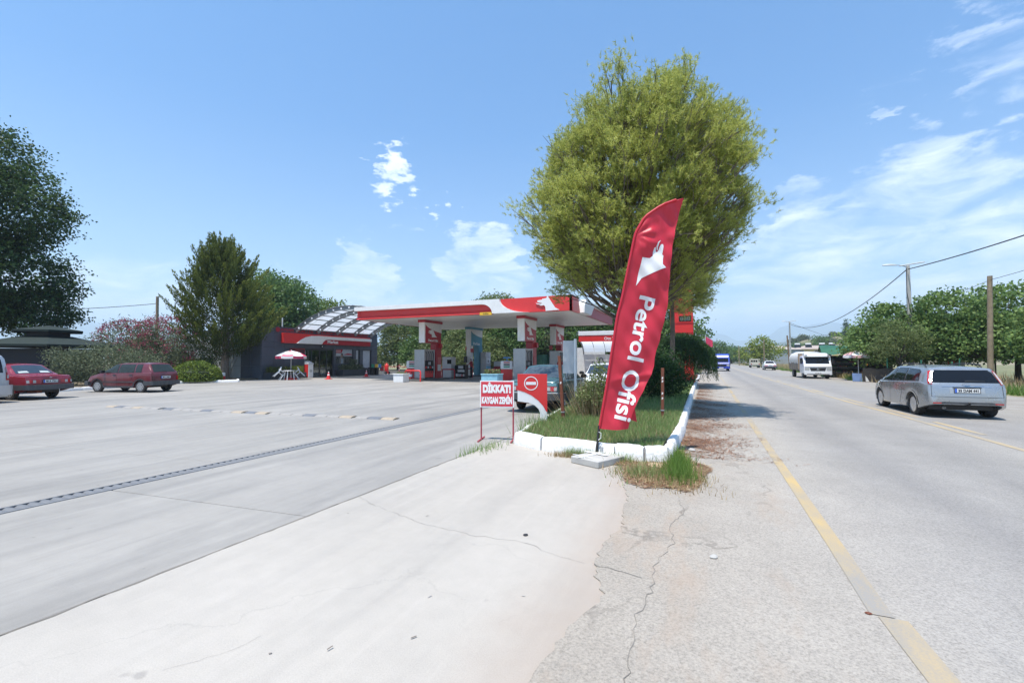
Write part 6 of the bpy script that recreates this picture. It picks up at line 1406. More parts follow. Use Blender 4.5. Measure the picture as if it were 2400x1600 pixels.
mb = thing('motorcycle', 'dark motorcycle with rider far down the road beside the blue truck', 'motorcycle', (3.7, 92, 0.01), R(-90))
for x in (-0.6, 0.62):
    b = MB(); b.lathe([(0.22, -0.05), (0.30, -0.05), (0.30, 0.05), (0.22, 0.05), (0.22, -0.05)], 14, axis='y'); o = b.build('wheel', RUBBER, mb); o.location = (x, 0, 0.30)
b = MB(); b.loft([[(-0.55, y * 0.6, 0.72 + dz) for y, dz in ((-0.12, 0), (0.12, 0), (0.1, 0.12), (-0.1, 0.12))], [(0.0, y, 0.60 + dz) for y, dz in ((-0.14, 0), (0.14, 0), (0.12, 0.28), (-0.12, 0.28))], [(0.4, y * 0.8, 0.70 + dz) for y, dz in ((-0.14, 0), (0.14, 0), (0.1, 0.30), (-0.1, 0.30))]]); b.tube([(0.35, 0, 0.95), (0.62, 0, 0.3)], 0.04, 6); b.tube([(0.3, -0.35, 1.05), (0.38, 0, 1.0), (0.3, 0.35, 1.05)], 0.02, 6); b.tube([(0, 0, 0.55), (-0.6, 0, 0.3)], 0.05, 6); b.build('body', BLACK, mb)
# ================================================================== tall feather flag
RT = Vector((math.cos(YAW), math.sin(YAW), 0)); BK = Vector((math.sin(YAW), -math.cos(YAW), 0))   # along the cloth, and towards the viewer
fg = thing('feather_flag', 'tall red feather flag with white lettering leaning over the island corner', 'flag', (-1.69, 7.37, 0), YAW)
KP = 0.00695
def fl2(px_, py_): return ((px_ - 1397) * KP, (1073 - py_) * KP)
Lpts = sorted([fl2(*p)[::-1] for p in [(1405, 1005), (1424, 901), (1435, 832), (1450, 740), (1462, 695), (1494, 545), (1500, 532), (1518, 501), (1551, 478), (1579, 463), (1606, 457.2)]])
Rpts = sorted([fl2(*p)[::-1] for p in [(1471, 1005), (1473, 990), (1487, 951), (1502, 924), (1520, 889), (1534, 859), (1536, 839), (1552, 795), (1564, 740), (1568, 720), (1570, 695), (1573, 659), (1577, 603), (1587, 552), (1600, 504), (1609.5, 457)]])
zmin, zmax = fl2(0, 1004)[1], fl2(0, 457)[1]
def wave(x, z, u):
    k = min(1, u * 2.5) * 1.0
    w = 0.045 * math.sin(z * 3.1 + x * 4.0) * k + 0.022 * math.sin(z * 7.3 - x * 9.0 + 1.2) * k + 0.012 * math.sin(z * 15 + x * 22) * k
    dx, dz = x - fl2(1495, 545)[0], z - fl2(1495, 545)[1]; rr_ = math.hypot(dx, dz)
    if rr_ < 0.9: w += 0.022 * math.sin(math.atan2(dz, dx) * 9) * (1 - rr_ / 0.9) * min(1, rr_ * 5)
    w += 0.030 * math.exp(-((z - 1.22 - 0.15 * x) / 0.05) ** 2) * k - 0.022 * math.exp(-((z - 1.05 - 0.3 * x) / 0.06) ** 2) * k
    w += 0.035 * math.exp(-((z - 3.55 - 0.35 * (x - 1)) / 0.10) ** 2) * k + 0.10 * u * math.exp(-((z - 0.75) / 0.35) ** 2)
    return -w          # local -y faces the viewer
nz, nu = 150, 26; vs = []; 
for j in range(nz + 1):
    z = zmin + (zmax - zmin) * j / nz; l = interp(Lpts, z); r_ = max(interp(Rpts, z), l + 0.003)
    for i in range(nu + 1):
        u = i / nu; x = l + (r_ - l) * u; zz = z - (0.05 * u * (1 - u) if j == 0 else 0); vs.append((x, wave(x, z, u), zz))
b = MB(); b.add(vs, [(j * (nu + 1) + i, j * (nu + 1) + i + 1, (j + 1) * (nu + 1) + i + 1, (j + 1) * (nu + 1) + i) for j in range(nz) for i in range(nu)])
CL, t, p = base_mat('red flag polyester'); p.inputs['Base Color'].default_value = (0.66, 0.034, 0.062, 1); p.inputs['Roughness'].default_value = 0.42
tl = N(t, 'ShaderNodeBsdfTranslucent'); tl.inputs[0].default_value = (0.80, 0.05, 0.07, 1); mx = N(t, 'ShaderNodeMixShader', ins={0: 0.33}); t.links.new(p.outputs[0], mx.inputs[1]); t.links.new(tl.outputs[0], mx.inputs[2]); t.links.new(mx.outputs[0], t.nodes['Material Output'].inputs[0])
co = N(t, 'ShaderNodeTexCoord').outputs['Object']; bp = N(t, 'ShaderNodeBump', ins={'Strength': 0.35, 'Distance': 0.02}); t.links.new(noise(t, mapping(t, co, (5, 1, 2.2), rot=(0, 0.4, 0)), 2.0, 4, 0.55, 0.8), bp.inputs['Height']); t.links.new(bp.outputs[0], p.inputs['Normal'])
cloth = b.build('cloth', CL, fg, smooth=80)
b = MB(); tail = [fl2(*p) for p in [(1487, 951), (1493, 988), (1474, 982), (1478, 965)]]
b.prism([(x, z) for x, z in tail], 'y', -0.012, -0.006); b.build('torn_corner', CL, fg)
# sleeve along the left edge
b = MB(); sl = [(interp(Lpts, z) - 0.004, 0.0, z) for z in np.linspace(zmin, zmax - 0.02, 60)]; b.tube(sl, 0.022, 8); b.build('pole_sleeve', CL, fg, smooth=60)
b = MB(); b.tube([(0, 0, 0.05), (sl[0][0], 0, sl[0][2] + 0.05)], 0.021, 10); b.build('pole', BLACK, fg, smooth=60)
b = MB(); b.tube([(0.038, -0.03, 0.43), (0.075, -0.03, 0.41), (0.07, -0.03, 0.33), (0.03, -0.03, 0.30)], 0.006, 6); b.build('tension_clip', WHITE, fg)
FW_ = M('white flag print', (0.74, 0.74, 0.75), 0.5, var=0.02)
def onflag(x, z, off):
    l = interp(Lpts, z); r_ = max(interp(Rpts, z), l + 0.003); u = min(1, max(0, (x - l) / (r_ - l))); return (x, wave(x, z, u) - off, z)
def flag_print(name, me2d, fn):
    for v in me2d.vertices:
        x, z = fn(v.co.x, v.co.y); v.co = onflag(x, z, 0.006)
    me2d.materials.clear(); me2d.materials.append(FW_); return inst(name, me2d, fg)
# lettering runs down the cloth with its tops to the right
s0 = Vector(fl2(1506, 689)); s1 = Vector(fl2(1440, 980)); dv = (s1 - s0); tl_ = dv.length; dv.normalize(); nv = Vector((-dv.y, dv.x))
if nv.x < 0: nv = -nv
me = text_mesh('Petrol Ofisi', 1.0, 0.020, 0.0, 'LEFT', 4, tl_, 0.05)
mxy = max(v.co.y for v in me.vertices)
flag_print('lettering', me, lambda x, y: tuple(s0 + dv * x + nv * (y / mxy * 0.265)))
# emblem turned a quarter
q0, q1, q2 = Vector(fl2(1510, 599)), Vector(fl2(1495, 667)), Vector(fl2(1564, 625)); A0, A1, A2 = Vector((720, -405)), Vector((910, -397)), Vector((745, -195))
Mx = Matrix(((A1.x - A0.x, A2.x - A0.x), (A1.y - A0.y, A2.y - A0.y))).inverted()
for nm, poly in (('emblem', LOGO), ('emblem_flame', FLAME)):
    P = [Vector((x, -y)) for x, y in poly]; nb = len(P); pts2 = []
    for i in range(nb):
        for k in range(4): pts2.append(P[i].lerp(P[(i + 1) % nb], k / 4))
    n2 = len(pts2); vv, _, ff, *_r = delaunay_2d_cdt(pts2 + [Vector((x, -y)) for x in range(620, 900, 18) for y in range(215, 400, 18) if False], [(i, (i + 1) % n2) for i in range(n2)], [], 1, 1e-4)
    me = bpy.data.meshes.new(nm); me.from_pydata([(v.x, v.y, 0) for v in vv], [], [tuple(f) for f in ff])
    bm = bmesh.new(); bm.from_mesh(me)
    for _ in range(3):
        le = [e_ for e_ in bm.edges if e_.calc_length() > 14]
        if le: bmesh.ops.subdivide_edges(bm, edges=le, cuts=1); bmesh.ops.triangulate(bm, faces=bm.faces)
    bm.to_mesh(me); bm.free()
    def fn(x, y):
        k = Mx @ (Vector((x, y)) - A0); return tuple(q0 + (q1 - q0) * k.x + (q2 - q0) * k.y)
    flag_print(nm, me, fn)
# paving block that weighs the flag foot down, with the steel cross foot
bk = thing('paving_block', 'grey concrete paving block weighing down the flag foot', 'block', (-1.60, 7.08, 0), R(-26))
b = MB(); b.box(-0.27, 0.27, -0.33, 0.33, 0.0, 0.105); b.build('block', CONC_P, bk, bevel=0.012)
ft = thing('cross_stand', 'flat white steel cross foot strapped on the paving block', 'stand', (-1.65, 7.18, 0.107), R(-26))
b = MB(); b.box(-0.03, 0.03, -0.40, 0.20, 0.0, 0.008); b.build('bar', WHITE, ft); b = MB(); b.box(-0.22, 0.22, -0.03, 0.03, 0.009, 0.017); b.build('bar', WHITE, ft)
b = MB(); b.cyl((-0.02, 0.16, 0.0), (-0.005, 0.16, 0.09), 0.026, n=10); b.build('socket', STEEL, ft)
b = MB(); b.tube([(0.02, -0.34, 0.012), (0.07, -0.36, 0.012), (0.10, -0.37, -0.05), (0.12, -0.39, -0.10)], 0.005, 5); b.tube([(-0.2, -0.32, 0.01), (0.0, -0.335, 0.022), (0.2, -0.32, 0.01)], 0.005, 5); b.build('strap', WHITE, ft)

# ================================================================== warning board: DİKKAT! KAYGAN ZEMİN
d0 = Vector((-4.20, 8.13)); d1 = Vector((-3.50, 8.10)); an = math.atan2(0.30, 0.66)
ws = thing('warning_board', 'red board reading DİKKAT! KAYGAN ZEMİN on two tube legs', 'sign', (-3.87, 8.20, 0), R(14))
RF = M('dark pinkish red tube', (0.36, 0.05, 0.07), 0.5, var=0.15, vscale=9); BRD = M('board red vinyl', (0.60, 0.035, 0.060), 0.4, var=0.05)
hw = 0.345
b = MB(); b.box(-hw, hw, -0.012, 0.012, 0.655, 1.185); pn = b.build('board', SIGNW, ws)
b = MB(); b.box(-hw + 0.022, hw - 0.022, -0.016, -0.0125, 0.677, 1.163); b.build('face', BRD, pn)
letters('lettering', 'DİKKAT!', SIGNW, pn, (0.0, -0.0185, 0.955), FACE_MY, 0.20, 0.015, 0.001, width=0.57); letters('lettering', 'KAYGAN ZEMİN', SIGNW, pn, (0.0, -0.0185, 0.735), FACE_MY, 0.175, 0.011, 0.001, width=0.615)
for s in (-1, 1):
    b = MB(); b.tube([(s * (hw - 0.02), 0.028, 1.18), (s * (hw - 0.02), 0.028, 0.02)], 0.016, 8); b.build('leg', RF, ws)
    b = MB(); b.tube([(s * (hw - 0.02), -0.26, 0.016), (s * (hw - 0.02), 0.30, 0.016)], 0.016, 8); b.build('foot', RF, ws)
# ================================================================== no entry totem
nt_ = thing('no_entry_sign', 'red no entry panel sign with white curved stem', 'sign', (-3.73, 9.83, 0.0), R(21))
def nx(x): return (x - 1247) / 1060 * 10.4
out_ = [(1212, 1.27), (1281, 1.27), (1281, 0.0), (1264.5, 0.0), (1264.5, 0.38), (1261, 0.47), (1252, 0.555), (1238, 0.612), (1212, 0.645)]
b = MB(); b.prism([(nx(x), z) for x, z in out_], 'y', -0.055, 0.055); body = b.build('panel', SIGNW, nt_, bevel=0.006)
curve = [(1212, 0.905), (1228, 0.86), (1245, 0.78), (1260, 0.67), (1272, 0.54), (1278, 0.43), (1281.3, 0.40)]
b = MB(); b.prism([(nx(1211.7), 1.272)] + [(nx(x), z) for x, z in curve] + [(nx(1281.3), 1.272)], 'y', -0.060, 0.060); b.build('red_field', SIGNR, nt_)
b = MB(); b.lathe([(0.140, 0), (0.160, 0), (0.160, 0.004), (0.140, 0.004), (0.140, 0)], 40, axis='y'); o = b.build('ring', SIGNW, nt_); o.location = (nx(1243.5), -0.0645, 1.06)
b = MB(); b.box(-0.115, 0.115, 0, 0.004, -0.034, 0.034); o = b.build('bar', SIGNW, nt_); o.location = (nx(1243.5), -0.0645, 1.06)
# rusty posts
def rpost(x, y, h, lean, lb, chips):
    p_ = thing('rusty_post', lb, 'post', (x, y, 0.12)); b = MB(); b.add([], [])
    t_ = lambda z: (lean * z / h)
    b.loft([[(t_(z) + sx * 0.035, sy * 0.035, z) for sx, sy in ((-1, -1), (1, -1), (1, 1), (-1, 1))] for z in (0, h * 0.5, h)]); b.build('post', RUST, p_)
    b = MB(); b.loft([[(t_(z) + sx * 0.042, sy * 0.042, z) for sx, sy in ((-1, -1), (1, -1), (1, 1), (-1, 1))] for z in (0.22, 0.25)]); b.build('wire_tie', STEEL, p_)
    for z in chips:
        b = MB(); z0 = z; b.add([(t_(z0) - 0.02, -0.0365, z0), (t_(z0) + 0.012, -0.0365, z0 + 0.01), (t_(z0) + 0.022, -0.0365, z0 + 0.05), (t_(z0) - 0.012, -0.0365, z0 + 0.06)], [(0, 1, 2, 3)]); b.build('paint_chip', WHITE, p_)
    return p_
rpost(-3.19, 10.5, 1.58, -0.10, 'leaning rusty brown post beside the no entry sign', [0.9])
rpost(-1.05, 11.84, 1.28, 0.02, 'upright rusty brown post standing in the island grass', [1.0, 0.92, 0.62, 0.5])
# white sign post seen edge on, sign turned away
wp = thing('white_sign_post', 'white post with a narrow grey sign back above the bush', 'sign', (-3.75, 13.62, 0.1))
b = MB(); b.cyl((0, 0, 0), (0, 0, 2.15), 0.045, n=12); b.build('post', WHITE, wp, smooth=60)
b = MB(); b.box(-0.22, 0.22, -0.010, 0.010, 1.08, 2.10); o = b.build('sign_plate', LGREY, wp); o.rotation_euler = (0, 0, R(8)); o.location = (-0.19, 0.06, 0)
b = MB(); b.tube([(0.5, -3.05, 0.42), (0.25, -1.5, 0.34), (0.0, -0.02, 0.40)], 0.006, 5); tag(b.build('slack_wire', STEEL, loc=(-3.72, 13.6, 0.1)), 'slack wire from the leaning rusty post to the white post', 'wire')

# ================================================================== people
def person(label, loc, rz, pose, shirt, trousers):
    J = pose; names = list(J); vs = [J[k][0] for k in names]; idx = {k: i for i, k in enumerate(names)}
    E_ = [('pelvis', 'waist'), ('waist', 'chest'), ('chest', 'neck'), ('neck', 'head'), ('head', 'crown')]
    for s in 'lr': E_ += [('chest', 'sh' + s), ('sh' + s, 'el' + s), ('el' + s, 'wr' + s), ('wr' + s, 'ha' + s), ('ha' + s, 'fi' + s), ('pelvis', 'hp' + s), ('hp' + s, 'kn' + s), ('kn' + s, 'an' + s), ('an' + s, 'to' + s)]
    me = bpy.data.meshes.new('person'); me.from_pydata(vs, [(idx[a], idx[c]) for a, c in E_], [])
    o = bpy.data.objects.new('person', me); link(o); sk = o.modifiers.new('skin', 'SKIN'); sk.use_smooth_shade = True; su = o.modifiers.new('sub', 'SUBSURF'); su.levels = 1; su.render_levels = 1
    for i, k in enumerate(names):
        d = me.skin_vertices[0].data[i]; r_ = J[k][1]; d.radius = r_ if isinstance(r_, tuple) else (r_, r_); d.use_root = (k == 'pelvis')
    dg = bpy.context.evaluated_depsgraph_get(); m2 = bpy.data.meshes.new_from_object(o.evaluated_get(dg)); bpy.data.objects.remove(o); bpy.data.meshes.remove(me); m2.name = 'person'
    SK = M('skin', (0.40, 0.24, 0.17), 0.6, var=0.05); HA = M('dark hair', (0.02, 0.017, 0.015), 0.7, var=0.2); SH_ = M('black shoe', (0.02, 0.02, 0.02), 0.6)
    for m_ in (SK, shirt, trousers, HA, SH_): m2.materials.append(m_)
    zc, zn, zh = J['waist'][0][2], J['neck'][0][2], J['head'][0][2]; hd = Vector(J['head'][0]); face = Vector((1, 0, 0))
    for f in m2.polygons:
        c = f.center; k = 0
        if c.z < 0.09: k = 4
        elif c.z < J['pelvis'][0][2] + 0.06: k = 2
        elif c.z < zn - 0.01:
            k = 1
            for s in 'lr':
                w = Vector(J['wr' + s][0]); e_ = Vector(J['el' + s][0])
                if (c - w).length < 0.16 or (c - Vector(J['fi' + s][0])).length < 0.14: k = 0
        elif c.z > zh + 0.02 and (c.x < hd.x + 0.05 or c.z > zh + 0.09): k = 3
        elif c.z > zh - 0.05 and c.x < hd.x - 0.03: k = 3
        f.material_index = k
    m2.polygons.foreach_set('use_smooth', [True] * len(m2.polygons))
    o = inst('person', m2, None, loc, rz); tag(o, label, 'person')
    # face: nose and ears as small children on the head
    for nm, off, r3 in (('nose', (0.105, 0, -0.01), 0.018), ('ear', (0.0, 0.085, 0.0), 0.022), ('ear', (0.0, -0.085, 0.0), 0.022)):
        b = MB(); b.lathe([(0.001, -r3), (r3 * 0.8, 0), (0.001, r3)], 8); q = b.build(nm, SK, o, smooth=60); q.location = hd + Vector(off)
    return o
def stand(arm):
    P = dict(pelvis=((0, 0, 0.92), (0.13, 0.15)), waist=((0.01, 0, 1.08), (0.12, 0.15)), chest=((0.02, 0, 1.32), (0.13, 0.19)), neck=((0.03, 0, 1.50), 0.055), head=((0.06, 0, 1.62), (0.095, 0.08)), crown=((0.05, 0, 1.72), (0.08, 0.07)))
    for s, y in (('l', 1), ('r', -1)):
        P['sh' + s] = ((0.01, y * 0.20, 1.42), 0.062); P['hp' + s] = ((0, y * 0.10, 0.86), 0.085); P['kn' + s] = ((0.03, y * 0.11, 0.49), 0.062); P['an' + s] = ((0, y * 0.12, 0.09), 0.045); P['to' + s] = ((0.17, y * 0.14, 0.04), (0.045, 0.035))
        if arm[0 if y == 1 else 1]: P['el' + s] = ((0.14, y * 0.27, 1.20), 0.045); P['wr' + s] = ((0.36, y * 0.20, 1.18), 0.032); P['ha' + s] = ((0.44, y * 0.18, 1.18), (0.022, 0.04)); P['fi' + s] = ((0.53, y * 0.17, 1.16), (0.014, 0.034))
        else: P['el' + s] = ((-0.02, y * 0.27, 1.15), 0.045); P['wr' + s] = ((0.05, y * 0.28, 0.92), 0.032); P['ha' + s] = ((0.07, y * 0.28, 0.84), (0.022, 0.04)); P['fi' + s] = ((0.10, y * 0.27, 0.75), (0.014, 0.034))
    return P
REDSH = M('red work shirt', (0.30, 0.018, 0.025), 0.8, var=0.1); NAVY = M('dark navy trousers', (0.018, 0.020, 0.030), 0.85, var=0.1)
person('attendant in red shirt and dark trousers standing behind the news rack', (-19.15, 35.3, 0), R(190), stand((1, 0)), REDSH, NAVY)
person('attendant in red shirt seen over the roof of the dark teal saloon', (-9.9, 31.9, 0), R(-60), stand((1, 1)), REDSH, NAVY)

# ================================================================== poles and cables
def lamp_pole(label, x, y, h, arm, lamp_dx, detail=True):
    p_ = thing('lamp_pole', label, 'lamp post', (x, y, -0.05)); b = MB()
    b.loft([[(sx * (0.17 - 0.008 * z), sy * (0.13 - 0.005 * z), z) for sx, sy in ((-1, -1), (1, -1), (1, 1), (-1, 1))] for z in (0, h / 2, h)]); b.build('post', CONC_P, p_, bevel=0.01)
    if detail:
        b = MB(); b.tube([(-0.5, 0, h + 0.02), (1.0, 0, h + 0.20)], 0.05, 6); b.build('cross_arm', LGREY, p_); b = MB(); b.tube([(-0.12, -0.14, h - 0.2), (-0.15, -0.13, h - 2.0), (0.08, -0.13, h - 3.8)], 0.02, 5); b.build('lead_cable', BLACK, p_)
    b = MB(); b.tube([(0, 0, h - 0.1), (lamp_dx * 0.4, 0, h + 0.08), (lamp_dx * 0.55, 0, h + 0.1)], 0.03, 6); b.build('arm', STEEL, p_)
    b = MB(); c = lamp_dx * 0.8; rg = []
    for t in np.linspace(0, 1, 6):
        x_ = lamp_dx * (0.5 + 0.65 * t); w = 0.14 * math.sin(0.35 + t * 2.4); hh = 0.08 * math.sin(0.35 + t * 2.4); z_ = h + 0.10 + 0.05 * t
        rg.append([(x_, -w, z_), (x_, 0, z_ - 0.04), (x_, w, z_), (x_, w * 0.7, z_ + hh), (x_, -w * 0.7, z_ + hh)])
    b.loft(rg); b.build('lantern', LGREY, p_, smooth=50); return p_
lamp_pole('pale concrete lamp pole rising out of the roadside trees', 14.0, 43.0, 8.75, 1, -1.35)
lamp_pole('pale concrete lamp pole behind the white flatbed lorry', 13.9, 96.0, 8.6, 1, -1.1)
lamp_pole('lamp pole on the far side beside the price totem', -1.6, 95.0, 8.0, 1, 1.1, False); lamp_pole('distant small lamp pole left of the blue truck', -3.0, 150.0, 8.0, 1, 1.0, False)
def wood_pole(label, x, y, h, r, lean, mat=WOODP):
    b = MB(); b.tube([(0, 0, -0.05), (lean * 0.5, 0, h / 2), (lean, 0, h)], [r, r * 0.92, r * 0.82], 10); return tag(b.build('timber_pole', mat, smooth=50, loc=(x, y, 0)), label, 'pole')
wood_pole('thick weathered timber pole behind the silver estate car', 16.0, 37.4, 6.8, 0.155, 0.18)
wood_pole('leaning brown timber pole beside the concrete lamp pole', 12.35, 86, 5.6, 0.13, -0.3, M('brown timber', (0.19, 0.12, 0.065), 0.8, var=0.2))
wood_pole('thin timber pole beside the cream pickup', 11.3, 112, 6.0, 0.12, 0.0); wood_pole('thin timber pole past the cream pickup', 7.9, 138, 5.5, 0.12, 0.0)
wood_pole('timber pole rising behind the pink oleander', -50.1, 27.2, 7.9, 0.15, -0.2)
def cable(label, a, c, sag, r):
    a, c = Vector(a), Vector(c); pts = [a.lerp(c, t) - Vector((0, 0, sag * 4 * t * (1 - t))) for t in np.linspace(0, 1, 28)]; b = MB(); b.tube(pts, r, 5); tag(b.build('cable', BLACK, smooth=60), label, 'cable')
cable('thick black cable sagging between the two concrete lamp poles', (13.85, 42.9, 8.35), (13.8, 95.9, 8.2), 2.15, 0.035)
cable('thick black cable leaving the near concrete pole past the picture edge', (13.95, 42.8, 8.4), (17.5, 12, 9.0), 0.6, 0.035)
cable('thin wire passing the top of the thick timber pole', (16.18, 37.4, 6.55), (15.0, 12, 7.2), 0.3, 0.014); cable('thin wire from the thick timber pole to the leaning brown pole', (16.18, 37.4, 6.55), (12.1, 86, 5.4), 1.2, 0.014)
cable('thin wire running from the far lamp pole up the hill', (13.9, 96, 8.4), (95, 330, 17), 4.0, 0.03)
cable('dark wire crossing behind the kiosk and the big tree', (-50.3, 27.2, 7.2), (-80, 4, 9), 1.8, 0.03)

# ================================================================== far side of the road
WIREG = M('green painted post', (0.03, 0.16, 0.10), 0.6, var=0.15)
for i, (x, y, h, ln) in enumerate([(12.7, 37.5, 1.6, 0.02), (13.9, 36.8, 1.5, 0.10), (11.8, 40.4, 1.7, 0.0), (15.3, 39.5, 1.7, 0.12), (17.2, 33.5, 1.6, 0.0), (18.9, 36.0, 1.6, 0.0)]):
    b = MB(); b.tube([(0, 0, -0.05), (ln, 0, h)], 0.04, 6); tag(b.build('fence_post', WIREG, loc=(x, y, 0)), ['green fence post beside the white signboard', 'leaning green fence post below the thin leaved tree', 'green post beside the fruit stall parasol', 'green fence post by the brown crate stack', 'green fence post beyond the thick timber pole', 'green fence post at the far right of the hedge'][i], 'post', 'green fence posts')
DARKT = M('dark woven fence', (0.035, 0.030, 0.026), 0.9, var=0.4, vscale=7, bump=0.6)
b = MB(); rg = []
for i, x in enumerate(np.linspace(0, 6.2, 16)): rg.append([(x, 0.06 * math.sin(i), -0.05), (x, 0.08 * math.sin(i * 1.3), 0.55), (x, 0.05 * math.cos(i), 0.98 + 0.05 * math.sin(i * 2.2)), (x, 0.10 + 0.05 * math.cos(i), 0.95 + 0.05 * math.sin(i * 2.2)), (x, 0.12, -0.05)])
b.loft(rg); tag(b.build('dark_screen', DARKT, smooth=60, loc=(10.4, 40.6, 0), rz=R(-13)), 'low dark woven screen along the fruit stall', 'fence')
b = MB(); b.loft([[(x + (1 - 2 * k) * 0.0, y * (1 - 0.06 * k) , z) for x, y, z in ((-0.75, -0.28, z_), (0.75, -0.30, z_ + 0.02), (0.78, 0.28, z_), (-0.72, 0.3, z_))] for k, z_ in ((0, -0.02), (1, 0.45), (2, 0.88))]); tag(b.build('straw_bale', M('straw brown stack', (0.22, 0.155, 0.085), 0.9, var=0.35, vscale=12, bump=0.8), loc=(14.5, 38.7, 0), rz=R(-10)), 'brown bundled stack beside the leaning green post', 'bale')
# fruit stall
st = thing('fruit_stall', 'roadside fruit stall with green tarpaulin roof beside the white lorry', 'stall', (12.6, 50.5, 0), R(-6)); GT = M('green tarpaulin', (0.015, 0.10, 0.055), 0.7, var=0.2, vscale=2); RS = M('faded rose sheet', (0.42, 0.24, 0.24), 0.7, var=0.15)
for x in (-2.2, 0.3, 2.6):
    for y in (-1.2, 1.6):
        b = MB(); b.cyl((x, y, 0), (x, y, 2.35), 0.06, n=6); b.build('post', BARK_D, st)
def rfs(name, x0, x1, mat, z0, zr):
    b = MB(); rg = []
    for i, x in enumerate(np.linspace(x0, x1, 9)): rg.append([(x, -1.9 + 0.08 * math.sin(i * 1.7), z0 - 0.1 + 0.07 * math.sin(i * 2.3)), (x, -1.2, z0 + 0.35 + 0.05 * math.sin(i)), (x, 0.2, zr + 0.04 * math.sin(i * 1.4)), (x, 2.0, z0 + 0.1)])
    b.loft(rg, closed=False, caps=False); b.build(name, mat, st, smooth=60)
rfs('roof_sheet', -2.9, 0.6, GT, 2.2, 2.95); rfs('roof_sheet', 0.65, 3.4, RS, 2.2, 2.9)
for z in (0.35, 0.8, 1.2):
    b = MB(); b.box(-2.3, 0.4, -1.3, -0.5, z, z + 0.05); b.build('shelf', BARK_D, st)
b = MB(); b.box(-2.5, 2.8, 1.7, 1.8, 0.0, 2.0); b.build('back_screen', DARKT, st)
fr_ = [M('fruit red', (0.35, 0.03, 0.03), 0.5), M('fruit orange', (0.5, 0.22, 0.03), 0.5), M('fruit green', (0.10, 0.2, 0.03), 0.5), M('crate dark', (0.05, 0.05, 0.05), 0.7)]
cn = 0
for z in (0.40, 0.85, 1.25):
    for i in range(6):
        c = thing('fruit_crate', 'crate of %s fruit on the %s stall shelf, %s from the lorry' % (['red', 'orange', 'green'][(i + int(z * 3)) % 3], {0.40: 'lowest', 0.85: 'middle', 1.25: 'top'}[z], ['first', 'second', 'third', 'fourth', 'fifth', 'sixth'][i]), 'crate', (12.6 - 2.1 + i * 0.44, 49.6, z), R(-6), 'fruit crates on the stall')
        b = MB(); b.box(-0.2, 0.2, -0.3, 0.3, 0, 0.14); b.build('box', fr_[3], c)
        b = MB(); rq = random.Random(i * 7 + int(z * 10))
        for k in range(12): b.lathe([(0.001, -0.05), (0.045, -0.02), (0.05, 0.01), (0.001, 0.05)], 6, (rq.uniform(-0.15, 0.15), rq.uniform(-0.25, 0.25), 0.16))
        stuff(b.build('fruit', fr_[(i + int(z * 3)) % 3], c))
for i in range(8):
    g = thing('hanging_gourd', 'produce bundle hanging under the stall eaves, %s from the lorry' % ['first', 'second', 'third', 'fourth', 'fifth', 'sixth', 'seventh', 'eighth'][i], 'produce', (12.0 + i * 0.42, 48.9, 1.25 + 0.1 * math.sin(i * 2)), 0, 'produce hanging at the stall')
    b = MB(); b.cyl((0, 0, 0.12), (0, 0, 0.9), 0.012, n=5); b.build('string', BLACK, g); b = MB(); b.lathe([(0.001, -0.12), (0.09, -0.05), (0.10, 0.03), (0.03, 0.12), (0.001, 0.14)], 8); b.build('gourd', [fr_[2], DARKT, fr_[1]][i % 3], g, smooth=60)
parasol('parasol', 'faded pink and white parasol at the roadside fruit stall', 10.75, 43.0, 2.32, 0.98, (M('faded pink cloth', (0.62, 0.36, 0.36), 0.7), CLOTHW), 0.1, 0.36)
for x, y, rz, mt, lb, tx in ((10.15, 40.9, 0.1, M('blue signboard', (0.13, 0.20, 0.36), 0.6, var=0.2), 'small blue board leaning beside the white lorry', ''), (10.85, 40.6, 0.25, M('dirty white signboard', (0.56, 0.54, 0.50), 0.6, var=0.2), 'small white handwritten board standing in the verge grass', 'x')):
    sbd = thing('sign_board', lb, 'sign', (x, y, 0), rz); b = MB(); b.prism([(-0.30, 0.02), (0.30, 0.0), (0.31, 0.60), (-0.28, 0.62)], 'y', -0.02, 0.02); b.rot(-0.2, 'x'); b.build('board', mt, sbd)
    if tx:
        for i in range(4):
            b = MB(); b.box(-0.22, 0.20 - 0.07 * (i % 2), -0.024, -0.021, 0.48 - i * 0.11, 0.51 - i * 0.11); b.rot(-0.2, 'x'); b.build('scribble', LGREY, sbd)
    b = MB(); b.tube([(0, 0.1, 0.5), (0, 0.35, 0)], 0.02, 5); b.build('prop', BARK_D, sbd)
# hut in the trees
ht = thing('roadside_hut', 'small hut with dark roof and red patch under the roadside trees', 'hut', (16.4, 43.2, 0), R(-10)); b = MB(); b.box(-0.6, 0.6, -0.5, 0.5, 0, 1.75); b.build('wall', M('stained white board', (0.5, 0.49, 0.47), 0.7, var=0.15, dirt=0.5), ht)
b = MB(); b.prism([(-0.95, 1.72), (2.4, 1.72), (2.3, 1.95), (1.2, 2.12), (-0.9, 1.9)], 'y', -0.8, 0.8); b.build('roof', BARK_D, ht); b = MB(); b.box(-0.3, 0.15, -0.52, -0.5, 1.3, 1.55); b.build('red_patch', SIGNR, ht); b = MB(); b.cyl((2.1, -0.6, 0), (2.1, -0.6, 1.75), 0.05, n=6); b.build('post', BARK_D, ht)
